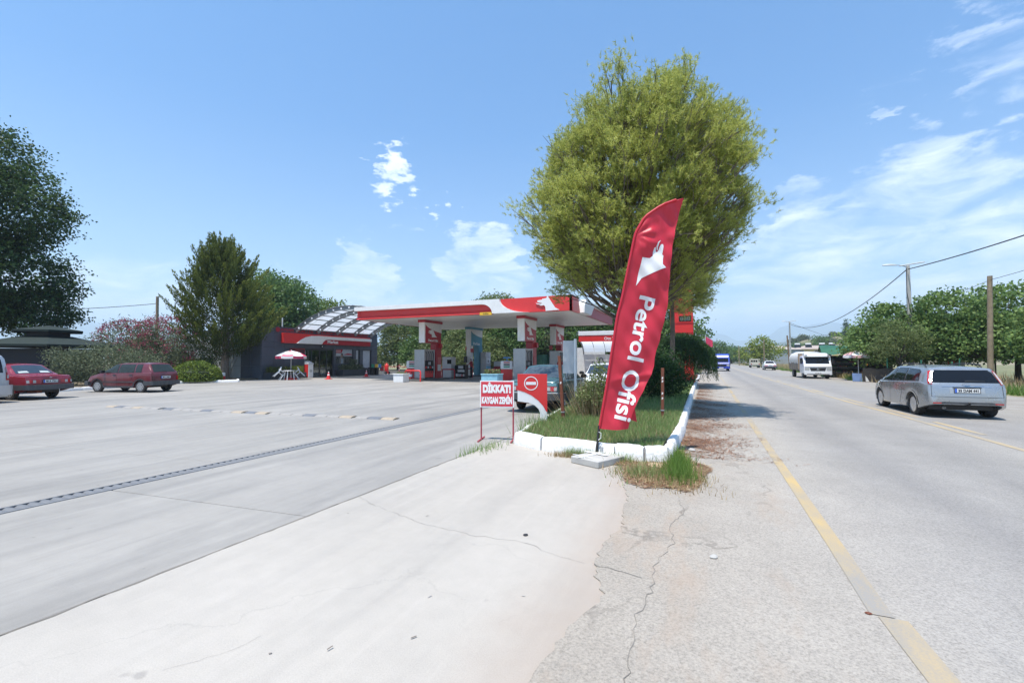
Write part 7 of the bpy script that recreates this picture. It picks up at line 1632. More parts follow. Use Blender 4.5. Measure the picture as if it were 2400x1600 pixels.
# houses
def house(label, loc, rz, w, d, h, wallm, roofm, hip, wins, extra=None):
    o = thing('house', label, 'house', loc, rz); b = MB(); b.box(-w / 2, w / 2, -d / 2, d / 2, 0, h); b.build('wall', wallm, o)
    b = MB(); e_ = 0.5; A = [(-w / 2 - e_, -d / 2 - e_, h), (w / 2 + e_, -d / 2 - e_, h), (w / 2 + e_, d / 2 + e_, h), (-w / 2 - e_, d / 2 + e_, h)]; Bq = [(-w / 2 + d / 2, 0, h + hip), (w / 2 - d / 2, 0, h + hip)]
    b.add(A + Bq, [(0, 1, 5, 4), (1, 2, 5), (2, 3, 4, 5), (3, 0, 4), (3, 2, 1, 0)]); rf = b.build('roof', roofm, o)
    for x, z, ww, hh in wins:
        b = MB(); b.box(x - ww / 2, x + ww / 2, -d / 2 - 0.05, -d / 2 + 0.02, z, z + hh); f = b.build('window', WHITE, o); b = MB(); b.box(x - ww / 2 + 0.1, x + ww / 2 - 0.1, -d / 2 - 0.06, -d / 2 - 0.05, z + 0.1, z + hh - 0.1); b.build('pane', GLASS_D, f)
    return o
HY = M('yellow house render', (0.60, 0.45, 0.20), 0.8, var=0.06); HG = M('blue grey render', (0.27, 0.30, 0.33), 0.8, var=0.06); TILE = M('pale roof tiles', (0.36, 0.30, 0.27), 0.85, var=0.15)
house('pale blue grey house with flat hipped roof beyond the field', (25.5, 228, 0), 0, 21, 10, 6.0, HG, TILE, 1.6, [(9.2, 3.2, 1.6, 1.8), (9.2, 0.8, 1.6, 1.8)])
hs = house('yellow house with solar water heaters on its roof', (42, 232, 0), 0, 16, 10, 6.2, HY, TILE, 1.6, [(-5, 3.4, 1.8, 2.2), (0.5, 3.4, 1.8, 2.2), (5, 3.4, 1.8, 2.2), (-5, 0.6, 1.8, 2.0), (3, 0.6, 3, 2.2)])
for i, x in enumerate((-6, -2, 3, 6.5)):
    sp = thing('solar_heater', ['solar water heater at the left end of the yellow house roof', 'solar water heater second from the left on the yellow house roof', 'solar water heater third from the left on the yellow house roof', 'solar water heater at the right end of the yellow house roof'][i], 'water heater', (42 + x, 229.5, 7.0), 0, 'solar heaters on the yellow house')
    b = MB(); b.add([(-1.2, -0.6, 0), (1.2, -0.6, 0), (1.2, 0.6, 1.1), (-1.2, 0.6, 1.1)], [(0, 1, 2, 3)]); b.build('collector', GLASS_D, sp); b = MB(); b.cyl((-1.0, 0.7, 1.4), (1.0, 0.7, 1.4), 0.4, n=12); b.build('tank', LGREY, sp, smooth=50); b = MB(); b.cyl((0, 0.7, -0.4), (0, 0.7, 1.2), 0.08, n=6); b.build('stand', STEEL, sp)
b = MB(); b.box(-14, 14, -0.15, 0.15, 0, 1.7); tag(b.build('field_wall', M('grey block wall', (0.28, 0.28, 0.28), 0.85, var=0.1), loc=(32, 205, 0)), 'long low grey wall in front of the far houses', 'wall')
b = MB(); b.box(-12, 12, -0.15, 0.15, 0, 1.6); tag(b.build('field_wall', MATS['grey block wall'], loc=(-6 + 13, 215, 0)), 'grey wall along the road end behind the cream pickup', 'wall')
b = MB(); b.box(-5, 5, -3, 3, 0, 2.6); tag(b.build('hilltop_hut', WALLW, loc=(113, 372, hill_z(113, 372) - 0.5)), 'tiny white flat building on the hilltop', 'building')
b = MB(); b.cyl((0, 0, -1), (0, 0, 8), 0.2, 0.15, 6); tag(b.build('hill_pole', CONC_P, loc=(101, 330, hill_z(101, 330))), 'thin pale pole standing on the hillside', 'pole')
b = MB(); b.box(-6, 6, -4, 4, 0, 5.2); b.add([(-7, -5, 5.2), (7, -5, 5.2), (7, 5, 5.2), (-7, 5, 5.2), (-3, 0, 7.2), (3, 0, 7.2)], [(0, 1, 5, 4), (1, 2, 5), (2, 3, 4, 5), (3, 0, 4)]); tag(b.build('far_house', M('terracotta house', (0.5, 0.28, 0.2), 0.8), loc=(-34, 92, 0)), 'reddish house glimpsed between the trees behind the pumps', 'house')
# stones, cardboard and small debris
r7 = random.Random(21)
for i, (x, y, s, mt, lb) in enumerate([(-0.72, 7.05, 0.10, M('cardboard', (0.42, 0.30, 0.19), 0.9), 'scrap of brown cardboard lying in the dry grass'), (0.02, 4.05, 0.03, CONC_P, 'small pale stone on the road shoulder'), (-0.28, 8.6, 0.06, CONC_P, 'pale stone at the foot of the island kerb'), (0.9, 3.55, 0.015, RUST, 'tiny dark red pebble near the yellow line'), (-1.55, 3.9, 0.02, BLACK, 'dark pebble on the cream concrete')]):
    b = MB(); rg = [[(s * 1.3 * math.cos(a) * k * (1 + 0.2 * math.sin(a * 3 + i)), s * math.sin(a) * k, z) for a in np.linspace(0, 2 * math.pi, 8)[:-1]] for k, z in ((0.9, 0), (1, s * 0.25), (0.6, s * 0.6))]
    b.loft(rg); tag(b.build('stone' if i else 'cardboard_scrap', mt, loc=(x, y, 0.012 if x > -0.8 else 0.002), rz=i), lb, 'stone' if i else 'litter')
# ================================================================== vegetation
def rnd(seed): return np.random.default_rng(seed)
def unit_np(v): return v / np.maximum(np.linalg.norm(v, axis=-1, keepdims=True), 1e-9)
def leaf_quads(c, t, L_, W_, g, droop=0.0):
    """rhombic leaves at c with axis t"""
    n = len(c); r_ = unit_np(g.normal(size=(n, 3))); bq = unit_np(np.cross(t, r_)); L_ = np.broadcast_to(L_, (n,))[:, None]; W_ = np.broadcast_to(W_, (n,))[:, None]
    q = np.stack([c - t * L_ / 2, c + bq * W_ / 2, c + t * L_ / 2 - np.array([0, 0, 1]) * droop * L_, c - bq * W_ / 2], axis=1); return q.reshape(-1, 3)
def ellip_points(n, rad, g, shell=0.5):
    d = unit_np(g.normal(size=(n, 3))); r_ = g.random(n) ** (1 / 3); r_ = shell + (1 - shell) * r_ if shell > 0 else r_
    return d * r_[:, None] * np.array(rad)
def broad_crown(name, parent, mat, lobes, nclump, per, L_, W_, seed, spread=0.28, hang=0.25, shell=0.35, sparse=0.0):
    """lobes: (cx,cy,cz,rx,ry,rz,weight). Leaf clumps spread through every lobe; leaves vary in tilt and tint"""
    g = rnd(seed); tot = sum(l[6] for l in lobes); V = []; T = []
    for (cx, cy, cz, rx, ry, rz, w) in lobes:
        k = max(3, int(nclump * w / tot)); cc = ellip_points(k, (rx, ry, rz), g, shell) * (1 + 0.10 * g.normal(size=(k, 1))) + np.array([cx, cy, cz])
        ct = g.random(k); out = unit_np(cc - np.array([cx, cy, cz]))
        m = per; idx = np.repeat(np.arange(k), m); off = g.normal(size=(k * m, 3)) * np.array([spread, spread, spread * 0.62])
        p_ = cc[idx] + off; t = unit_np(out[idx] * 0.7 + g.normal(size=(k * m, 3)) * 0.75 + np.array([0, 0, -hang]))
        V.append(leaf_quads(p_, t, L_ * g.uniform(0.7, 1.25, k * m), W_ * g.uniform(0.7, 1.2, k * m), g)); T.append(np.clip(0.65 * ct[idx] + 0.35 * g.random(k * m) + 0.0, 0, 1))
    return np_mesh(name, np.concatenate(V), 4, mat, parent, np.concatenate(T))
def trunk_limbs(parent, base_r, h, lobes, seed, mat, lean=(0, 0), nlimb=9, name='trunk'):
    r_ = random.Random(seed); b = MB(); P = [(0, 0, -0.1)]
    for i in range(1, 6):
        t = i / 5; P.append((lean[0] * t + r_.uniform(-0.05, 0.05) * h * 0.12, lean[1] * t + r_.uniform(-0.05, 0.05) * h * 0.12, h * t))
    b.tube(P, [base_r * (1.25 if i == 0 else 1 - 0.45 * i / 5) for i in range(6)], 9); b.build(name, mat, parent, smooth=60)
    b = MB(); k = 0
    for l in lobes:
        for q in range(max(1, int(nlimb * l[6] / sum(x[6] for x in lobes)))):
            d = Vector((r_.gauss(0, 1), r_.gauss(0, 1), r_.gauss(0.3, 0.8))).normalized(); e = Vector(l[:3]) + Vector((d.x * l[3], d.y * l[4], d.z * l[5])) * 0.75; s_ = Vector(P[r_.randrange(3, 6)])
            mid = s_.lerp(e, 0.5) + Vector((r_.uniform(-0.2, 0.2), r_.uniform(-0.2, 0.2), 0.15)) * (e - s_).length * 0.3; b.tube([s_, mid, e], [base_r * 0.42, base_r * 0.22, base_r * 0.06], 6); k += 1
    if k: b.build('limbs', mat, parent, smooth=60)
def tree(name, label, loc, h, base_r, lobes, mat, nclump, per, L_, W_, seed, bark=BARK, group=None, **kw):
    o = thing(name, label, 'tree', loc, 0, group); lim = kw.pop('nlimb', 10); lean = kw.pop('lean', (0, 0))
    trunk_limbs(o, base_r, h, lobes, seed, bark, lean, lim); broad_crown('crown', o, mat, lobes, nclump, per, L_, W_, seed + 1, **kw); return o

LF_DARK = leaf_mat('dark plane leaves', (0.016, 0.035, 0.014), (0.035, 0.076, 0.024), (0.101, 0.169, 0.041), 0.30)
LF_MID = leaf_mat('mid green leaves', (0.041, 0.084, 0.03), (0.084, 0.16, 0.047), (0.187, 0.281, 0.075), 0.32)
LF_FIG = leaf_mat('fig leaves', (0.048, 0.091, 0.028), (0.119, 0.205, 0.056), (0.27, 0.367, 0.108), 0.35)
LF_YEL = leaf_mat('yellow green leaves', (0.084, 0.126, 0.021), (0.182, 0.238, 0.035), (0.336, 0.378, 0.07), 0.4)
LF_OLIVE = leaf_mat('grey olive leaves', (0.051, 0.07, 0.037), (0.109, 0.138, 0.075), (0.217, 0.246, 0.145), 0.25)
LF_PINE = leaf_mat('pine needles', (0.085, 0.125, 0.022), (0.335, 0.375, 0.08), (0.64, 0.66, 0.20), 0.45)
LF_JUN = leaf_mat('juniper sprays', (0.012, 0.022, 0.006), (0.05, 0.078, 0.014), (0.21, 0.24, 0.045), 0.22)
LF_WEEP = leaf_mat('weeping strands', (0.012, 0.033, 0.011), (0.027, 0.066, 0.018), (0.063, 0.128, 0.03), 0.28)
LF_HEDGE = leaf_mat('clipped hedge leaves', (0.048, 0.088, 0.016), (0.12, 0.184, 0.029), (0.256, 0.32, 0.056), 0.3)
LF_PALE = leaf_mat('pale shrub leaves', (0.072, 0.109, 0.029), (0.145, 0.196, 0.065), (0.275, 0.304, 0.131), 0.35)
FLOWER = leaf_mat('pink oleander flowers', (0.258, 0.034, 0.068), (0.34, 0.068, 0.116), (0.422, 0.15, 0.19), 0.3)
GRASSM = leaf_mat('island grass', (0.085, 0.175, 0.04), (0.19, 0.315, 0.09), (0.42, 0.46, 0.22), 0.35)
GRASSL = leaf_mat('lush grass', (0.075, 0.15, 0.022), (0.135, 0.255, 0.045), (0.255, 0.36, 0.09), 0.4)
DRYG = leaf_mat('dry straw', (0.23, 0.149, 0.068), (0.405, 0.297, 0.162), (0.567, 0.459, 0.284), 0.25)
NEEDLE = leaf_mat('fallen pine needles', (0.144, 0.066, 0.036), (0.264, 0.132, 0.078), (0.384, 0.228, 0.144), 0.1)

# ---- big stone pine on the island
def pine(name, label, loc, hbase, h, R_, cz, rz, base_r, ntuft, seed, squash=1.0, lean=(0, 0), off=(0, 0), nclump=980):
    o = thing(name, label, 'tree', loc); r_ = random.Random(seed); g = rnd(seed)
    b = MB(); P = [(0, 0, -0.1)] + [(lean[0] * t + 0.10 * math.sin(t * 5), lean[1] * t + 0.08 * math.sin(t * 4 + 1), h * 0.93 * t) for t in np.linspace(0.12, 1, 9)]
    b.tube(P, [base_r * 1.3] + [base_r * (1.0 - 0.9 * (i / 8) ** 1.1) + 0.012 for i in range(9)], 10); b.build('trunk', BARK, o, smooth=60)
    tw = []; b = MB()
    OX = Vector((off[0], off[1], 0))
    def surf(az, el):   # crown outline with bumps, fuller below the middle
        k = 1 + 0.05 * math.sin(az * 3 + el * 4 + seed) + 0.06 * math.sin(az * 7 - el * 5) + 0.04 * math.sin(az * 11 + el * 9); ce = max(0.0, math.cos(el)) ** (0.55 if el < 0 else 0.9); return OX * (0.35 + 0.65 * min(1, max(0, 0.5 + el))) + Vector((R_ * ce * math.cos(az) * k, R_ * squash * ce * math.sin(az) * k, cz + (rz if el > 0 else rz * 0.95) * math.sin(el) * k))
    CL_ = []
    for i in range(nclump):
        sn = -0.95 + 1.945 * (i + 0.5) / nclump; el = math.asin(max(-0.999, min(0.999, sn))); az = i * 2.39996 + r_.uniform(-0.4, 0.4); e = surf(az, el); kk_ = 0.38 + 0.62 * r_.random() ** 0.42
        e = Vector((OX.x + (e.x - OX.x) * kk_, OX.y + (e.y - OX.y) * kk_, cz + (e.z - cz) * kk_)) + Vector((r_.gauss(0, .10), r_.gauss(0, .10), r_.gauss(0, .10))); hd = math.hypot(e.x, e.y)
        zs = min(max(hbase + r_.uniform(0, 0.6), e.z - 0.8 * hd - 0.2), h * 0.88); t = zs / (h * 0.93); s_ = Vector((lean[0] * t, lean[1] * t, zs)); CL_.append((e, s_))
        if i % 7 == 0:
            mid = s_.lerp(e, 0.45) + Vector((r_.uniform(-.2, .2), r_.uniform(-.2, .2), -0.06 * (e - s_).length)); br = base_r * r_.choice([0.32, 0.2, 0.15]) * (1.1 - 0.5 * i / nclump); b.tube([s_, mid, s_.lerp(e, 0.8), e], [br, br * 0.62, br * 0.36, 0.010], 5)
        d = (e - s_).normalized(); a = e - d * min(1.1, (e - s_).length * 0.6) + Vector((r_.gauss(0, .12), r_.gauss(0, .12), -0.1)); tw.append((a, a.lerp(e, 0.55) + Vector((0, 0, -0.05)), e))
        for q in range(3): f = e + Vector((r_.gauss(0, .20), r_.gauss(0, .20), r_.gauss(0.05, .17))); tw.append((a.lerp(e, 0.6), a.lerp(e, 0.8).lerp(f, 0.4), f))
    b.build('limbs', BARK, o, smooth=60)
    b = MB()
    for a, c1_, c2_ in tw: b.tube([a, c1_, c2_], [0.013, 0.010, 0.005], 4, caps=False)
    b.build('twigs', M('grey pine twigs', (0.17, 0.145, 0.12), 0.9, var=0.2), o)
    C0 = np.array([list(x[0]) for x in CL_] + [list(x[2]) for x in tw[::2]]); D0 = unit_np(C0 - np.array([OX.x, OX.y, cz - 1.8])); k = ntuft; idx = np.arange(k) % len(C0); c = C0[idx] + g.normal(size=(k, 3)) * np.array([0.14, 0.14, 0.13]) * np.repeat(g.uniform(0.7, 1.3, (len(C0), 1)), 1, 1)[idx]; ax = unit_np(D0[idx] + g.normal(size=(k, 3)) * 0.40 + np.array([0, 0, 0.45]))
    nd = 13; ii = np.repeat(np.arange(k), nd); cc = c[ii] + ax[ii] * g.uniform(-0.06, 0.06, (k * nd, 1)); d = unit_np(ax[ii] * 0.60 + g.normal(size=(k * nd, 3)) * 0.60); ln = g.uniform(0.07, 0.135, (k * nd, 1)); sd = unit_np(np.cross(d, g.normal(size=(k * nd, 3)))) * 0.0082
    V = np.stack([cc - sd, cc + sd, cc + d * ln], axis=1).reshape(-1, 3); ct = g.random(len(C0)); tint = np.clip(0.10 + 0.35 * ct[idx][ii] + 0.22 * g.random(k)[ii] + 0.35 * g.random(k * nd), 0, 1)
    np_mesh('crown', V, 3, LF_PINE, o, tint); return o
pine('pine_tree', 'big rounded pine tree behind the tall red flag', (-2.46, 14.1, 0.15), 2.4, 9.9, 3.12, 6.55, 3.36, 0.20, 40000, 3, 0.95, (0.45, 0.25), (0.72, 0.31))
pine('pine_tree', 'slimmer pine with bare grey trunk beyond the big one', (-1.95, 27.0, 0.15), 4.4, 9.6, 2.4, 6.6, 2.7, 0.14, 15000, 8, 1.0, (0.2, 0.0), (0.3, 0.1), 420)

# ---- weeping bush over the kerb
def weeping(name, label, loc, R_, h, seed, n=1500):
    o = thing(name, label, 'bush', loc); g = rnd(seed); b = MB(); b.tube([(0, 0, -0.1), (0.1, 0, h * 0.5), (0, 0, h * 0.85)], [0.14, 0.11, 0.06], 8); b.build('trunk', BARK_D, o)
    V = []; T = []
    for i in range(n):
        a = g.uniform(0, 2 * math.pi); rr_ = R_ * math.sqrt(g.random()) * (1 + 0.08 * math.sin(a * 5)); z0 = h * (1 - 0.42 * (rr_ / R_) ** 2.2) + g.normal() * 0.05; ln = g.uniform(0.6, 1.7) if rr_ > R_ * 0.55 else g.uniform(0.4, 0.9); m = int(ln / 0.075); s_ = np.linspace(0, 1, m)
        out = 0.25 * np.sqrt(s_) * (1 - 0.3 * s_); x = (rr_ + out) * np.cos(a) + 0.03 * g.normal(size=m); y = (rr_ + out) * np.sin(a) + 0.03 * g.normal(size=m); z = z0 - ln * s_ ** 1.3
        keep = z > 0.12; c = np.stack([x, y, z], 1)[keep]
        if len(c) == 0: continue
        t = unit_np(np.array([math.cos(a) * 0.3, math.sin(a) * 0.3, -1.0]) + g.normal(size=(len(c), 3)) * 0.35); V.append(leaf_quads(c, t, 0.15, 0.032, g)); T.append(np.clip(g.random() * 0.6 + 0.4 * g.random(len(c)), 0, 1))
    np_mesh('crown', np.concatenate(V), 4, LF_WEEP, o, np.concatenate(T)); return o
weeping('weeping_bush', 'dark green weeping bush hanging over the island kerb', (-1.55, 31.6, 0.15), 1.95, 3.15, 4, 3000)

# ---- juniper with feathered upswept sprays
def juniper(label, loc, h, seed):
    o = thing('juniper_tree', label, 'tree', loc); r_ = random.Random(seed); g = rnd(seed); b = MB(); b.tube([(0.05, 0, -0.1), (0, 0, 1.3), (0.1, 0, 2.8), (-0.1, 0.1, 5.5), (-0.6, 0, 8.5)], [0.36, 0.27, 0.24, 0.15, 0.04], 10); b.build('trunk', BARK, o, smooth=60)
    V = []; T = []; b = MB(); np_ = 300
    prof = [(2.0, 1.2), (2.6, 3.3), (3.6, 4.2), (5.0, 4.3), (6.3, 3.6), (7.6, 2.7), (9.0, 1.7), (10.2, 0.7)]
    for i in range(np_):
        z = 2.0 + (h - 3.0) * (i / np_) ** 0.85; az = i * 2.39996 + r_.uniform(-0.3, 0.3); R_ = 0.93 * interp(prof, z) * (1 + 0.16 * math.sin(az * 2 + 0.5)) * r_.uniform(0.55, 1.02); cx = -0.15 * max(0, z - 4)
        base = np.array([cx + R_ * 0.62 * math.cos(az), R_ * 0.62 * math.sin(az), z - 0.25]); tip = np.array([cx + R_ * 1.04 * math.cos(az) + 0.15, R_ * 1.04 * math.sin(az), z + r_.uniform(0.9, 2.1)])
        if i % 4 == 0: b.tube([(0, 0, max(1.6, z - 0.8)), tuple(base)], [0.05, 0.02], 5)
        m = 170; s_ = g.random(m); ce = base[None] * (1 - s_[:, None]) + tip[None] * s_[:, None]; ce[:, 2] += 0.25 * (s_ ** 2 - s_); wd = 0.19 * (1 - s_) ** 0.6 + 0.02
        c = ce + g.normal(size=(m, 3)) * wd[:, None] * np.array([1, 1, 0.6]); t = unit_np((tip - base)[None] * 0.5 + np.array([0, 0, 0.5]) + g.normal(size=(m, 3)) * 0.32); V.append(leaf_quads(c, t, 0.24 * g.uniform(0.7, 1.2, m), 0.06, g)); T.append(np.clip(0.62 * s_ ** 1.2 + 0.25 * r_.random() + 0.22 * g.random(m), 0, 1))
    b.build('limbs', BARK, o); np_mesh('crown', np.concatenate(V), 4, LF_JUN, o, np.concatenate(T)); return o
juniper('feathery olive green juniper with thick trunk beside the shop wall', (-35.1, 23.9, 0.1), 11.0, 12)

# ---- left edge: big dark plane tree behind the kiosk
tree('plane_tree', 'huge dark leafy tree towering behind the green kiosk', (-52.6, 14.0, 0.0), 9.0, 0.5,
     [(-0.3, 0.5, 17.0, 4.6, 4.6, 3.6, 1.1), (1.5, 2.0, 13.4, 4.3, 4.5, 3.3, 1.2), (-1.5, -1.5, 11.0, 5.0, 5.5, 4.0, 1.3), (1.8, 2.3, 8.0, 4.3, 4.6, 3.0, 1.1), (-1.0, -3.0, 7.0, 4.5, 4.5, 2.8, 0.9), (2.6, 3.8, 5.6, 3.2, 3.0, 1.9, 0.5), (-0.5, -0.5, 6.2, 4.5, 4.5, 1.8, 0.8)],
     LF_DARK, 3300, 30, 0.24, 0.16, 31, BARK_D, spread=0.40, shell=0.40)
# ---- trees behind the shop and behind the pumps
BT = 'broad leaved trees behind the station'
tree('broad_tree', 'dense dark green tree behind the shop next to the juniper', (-53.5, 43.0, 0), 7.0, 0.4, [(-1.5, 0, 10.3, 4.2, 4, 3.3, 1.2), (2.5, 0.5, 8.6, 3.8, 4, 3.6, 1.2), (0.5, 0, 5.2, 5.5, 4.5, 3.0, 1.2)], LF_MID, 950, 24, 0.36, 0.24, 41, BARK_D, BT, spread=0.5)
tree('broad_tree', 'light green tree top left of the arched roof', (-50.5, 50.0, 0), 6.0, 0.3, [(0, 0, 7.6, 3.4, 3, 2.4, 1), (3.5, 0, 6.4, 2.6, 2.5, 2.0, 0.8), (0, 0, 4.0, 3.6, 3, 2.4, 0.8)], LF_HEDGE, 520, 22, 0.34, 0.22, 42, BARK_D, BT, spread=0.5)
row = [(-46.0, 60.0, 9.0, 3.4, LF_PALE, 'pale green tree top right of the arched roof'), (-38.0, 57.5, 8.3, 3.6, LF_MID, 'leafy tree between the shop corner and the poster stand'), (-33.2, 57.0, 8.6, 3.4, LF_MID, 'leafy tree behind the poster stand'), (-30.5, 62.0, 11.2, 3.2, LF_PALE, 'tall airy tree whose top shows above the canopy edge'),
       (-27.5, 60.0, 11.0, 3.0, LF_PALE, 'second airy tree top above the canopy edge'), (-24.6, 56.5, 8.2, 3.0, LF_MID, 'dark tree behind the thin white pole'), (-21.4, 60.5, 9.2, 2.7, LF_OLIVE, 'greyish poplar behind the blue gas column'),
       (-17.8, 61.0, 9.6, 3.2, LF_MID, 'leafy tree between the blue column and the second red column'), (-13.4, 60.0, 8.8, 3.2, LF_MID, 'leafy tree between the two right hand red columns'), (-9.2, 59.0, 8.8, 3.4, LF_DARK, 'dark tree above the car wash roof'), (-5.0, 58.0, 9.2, 3.4, LF_MID, 'green tree behind the canopy end beside the flag')]
for i, (x, y, h, w, mt, lb) in enumerate(row):
    w *= 1.22
    tree('broad_tree', lb, (x, y, 0), h * 0.6, 0.22, [(0, 0, h * 0.78, w * 0.72, w * 0.7, h * 0.24, 1.0), (w * 0.3, -0.4, h * 0.52, w, w * 0.8, h * 0.28, 1.3), (-w * 0.4, 0.2, h * 0.30, w * 0.9, w * 0.8, h * 0.24, 1.1)], mt, 560, 22, 0.32, 0.21, 60 + i * 3, BARK_D, BT, spread=0.42, shell=0.25)
for i, (x, y, h, w, lb) in enumerate([(-35.5, 53.6, 4.6, 2.0, 'bushy young tree beside the shop corner pipes'), (-31.4, 53.3, 5.2, 2.2, 'pointed bushy young tree behind the poster stand'), (-28.0, 53.0, 4.8, 2.1, 'bushy young tree behind the first service unit'), (-25.6, 54.2, 4.4, 1.9, 'bushy young tree left of the steel pump')]):
    tree('young_tree', lb, (x, y, 0), h * 0.55, 0.1, [(0, 0, h * 0.72, w * 0.6, w * 0.6, h * 0.34, 1), (0.1, 0, h * 0.40, w * 1.25, w * 1.1, h * 0.34, 1.8)], LF_PALE, 420, 20, 0.28, 0.17, 110 + i * 3, BARK_D, 'young trees at the back', spread=0.32, shell=0.3)

# ---- left bed: oleander, olive bush, clipped hedge, small background bushes
ol = tree('oleander', 'tall oleander covered in pink flowers behind the hatchback', (-39.6, 21.0, 0.0), 1.6, 0.12, [(-1.6, -0.6, 3.0, 2.1, 2.0, 1.5, 1), (1.3, 0.5, 3.1, 2.4, 2.2, 1.7, 1.2), (0.2, 0, 1.9, 3.2, 2.6, 1.3, 1.0)], LF_OLIVE, 620, 22, 0.24, 0.06, 141, BARK_D, spread=0.34, hang=-0.35, shell=0.4)
g = rnd(77); k = 330; d = unit_np(g.normal(size=(k, 3)) + np.array([0.3, -0.5, 0.55])); lobe = g.integers(0, 3, k); ctr = np.array([(-1.6, -0.6, 3.0), (1.3, 0.5, 3.1), (0.2, 0, 2.0)])[lobe]; rad = np.array([(2.2, 2.1, 1.65), (2.5, 2.3, 1.85), (3.2, 2.7, 1.4)])[lobe]
cc = ctr + d * rad; ii = np.repeat(np.arange(k), 14); c = cc[ii] + g.normal(size=(k * 14, 3)) * 0.10; np_mesh('blossom', leaf_quads(c, unit_np(g.normal(size=(k * 14, 3))), 0.10, 0.09, g), 4, FLOWER, ol, g.random(k * 14))
tree('olive_bush', 'grey green olive bush behind the front of the hatchback', (-33.3, 15.2, 0.05), 0.8, 0.09, [(0, 0, 1.35, 2.0, 1.8, 1.15, 1.2), (-0.8, -0.9, 1.1, 1.0, 1.0, 0.85, 0.6), (0.9, 1.2, 1.2, 1.5, 1.2, 0.95, 0.8), (-1.5, -1.5, 1.75, 0.45, 0.45, 0.4, 0.12)], LF_OLIVE, 600, 22, 0.15, 0.045, 151, BARK_D, spread=0.26, shell=0.3, hang=0.0)
def clipped(label, loc, R_, mat, n, seed, L_=0.12):
    o = thing('clipped_hedge', label, 'hedge', loc); g = rnd(seed); d = unit_np(g.normal(size=(n, 3))); d[:, 2] = np.abs(d[:, 2]); r_ = 1 - np.abs(g.normal(size=n)) * 0.07 + 0.05 * np.sin(d[:, 0] * 9) * np.sin(d[:, 1] * 8); c = d * np.array(R_) * r_[:, None]; c[:, 2] = np.maximum(c[:, 2], 0.03)
    t = unit_np(d * 0.6 + g.normal(size=(n, 3)) * 0.6); np_mesh('foliage', leaf_quads(c, t, L_, L_ * 0.65, g), 4, mat, o, np.clip(g.random(n), 0, 1)); b = MB(); b.lathe([(R_[0] * 0.9, 0), (R_[0] * 0.86, R_[2] * 0.45), (R_[0] * 0.5, R_[2] * 0.8), (0.01, R_[2] * 0.88)], 16); b.build('core', M('dark hedge core', (0.02, 0.03, 0.01), 0.9), o); return o
clipped('round clipped light green hedge beside the maroon hatchback', (-33.3, 20.6, 0.1), (1.65, 1.65, 1.42), LF_HEDGE, 9000, 161)
tree('yellow_bush', 'bright yellow green bush under the oleander', (-38.3, 23.2, 0.05), 0.5, 0.06, [(0, 0, 0.9, 2.2, 1.3, 0.75, 1)], LF_YEL, 160, 20, 0.16, 0.09, 171, BARK_D, spread=0.25)
tree('yellow_bush', 'pale yellow flowering shrub right of the kiosk roof', (-52.0, 27.2, 0.0), 1.5, 0.06, [(0, 0, 2.9, 1.5, 1.2, 0.8, 1)], LF_PALE, 110, 18, 0.26, 0.18, 174, BARK_D, spread=0.3)
tree('grey_tree', 'small grey green tree between the kiosk and the oleander', (-53.0, 31.5, 0.0), 2.0, 0.1, [(0, 0, 3.0, 1.8, 1.8, 1.5, 1), (-2, -1, 2.0, 1.8, 1.5, 1.2, 0.8)], LF_OLIVE, 260, 20, 0.22, 0.09, 181, BARK_D, spread=0.3)
for i, (x, y, s) in enumerate([(-36.4, 23.6, 1.0), (-37.6, 24.4, 1.2)]):
    tree('bare_shrub', ['thin dark shrub at the juniper foot beside the ladder', 'thin dark shrub left of the juniper trunk'][i], (x, y, 0.1), 1.2 * s, 0.05, [(0, 0, 1.6 * s, 0.9, 0.8, 0.7, 1)], LF_DARK, 60, 14, 0.14, 0.08, 190 + i, BARK_D, spread=0.25)

# ---- island: bush by the flag, dark shrubs
bs = tree('roadside_bush', 'pale green weedy bush left of the red flag', (-2.62, 11.4, 0.15), 0.6, 0.03, [(0, 0, 0.52, 0.40, 0.42, 0.48, 1.3), (0.10, 0.1, 0.98, 0.26, 0.26, 0.40, 0.35), (-0.24, 0, 0.36, 0.30, 0.32, 0.34, 0.7)], LF_PALE, 300, 16, 0.075, 0.040, 201, BARK_D, spread=0.085, shell=0.15)
g = rnd(9); k = 520; az = g.uniform(0, 6.283, k); ln = g.uniform(0.5, 1.25, k); V = []
base = np.stack([0.30 * g.normal(size=k), 0.28 * g.normal(size=k), np.zeros(k)], 1); tip = base * 1.7 + np.stack([0.22 * np.cos(az), 0.22 * np.sin(az), ln], 1); sd = unit_np(np.cross(tip - base, g.normal(size=(k, 3)))) * 0.007
np_mesh('stalks', np.stack([base - sd, base + sd, tip], 1).reshape(-1, 3), 3, DRYG, bs, g.random(k))
tree('dark_shrub', 'dark shrub in the island just right of the flag', (-1.95, 17.2, 0.15), 0.8, 0.05, [(0, 0, 0.9, 0.95, 0.9, 0.75, 1), (0.5, 0.8, 0.7, 0.7, 0.7, 0.55, 0.6)], LF_WEEP, 330, 20, 0.12, 0.05, 211, BARK_D, spread=0.16)
tree('dark_shrub', 'dark shrub under the slimmer pine trunk', (-2.6, 24.0, 0.15), 1.0, 0.06, [(0, 0, 1.2, 1.3, 1.4, 1.0, 1)], LF_WEEP, 260, 20, 0.14, 0.06, 214, BARK_D, spread=0.2)
rb_ = tree('red_flower_bush', 'low bush with red flowers beneath the weeping bush', (-1.55, 29.3, 0.15), 0.2, 0.03, [(0, 0, 0.35, 0.9, 0.4, 0.28, 1)], LF_WEEP, 60, 14, 0.12, 0.06, 221, BARK_D, spread=0.14)
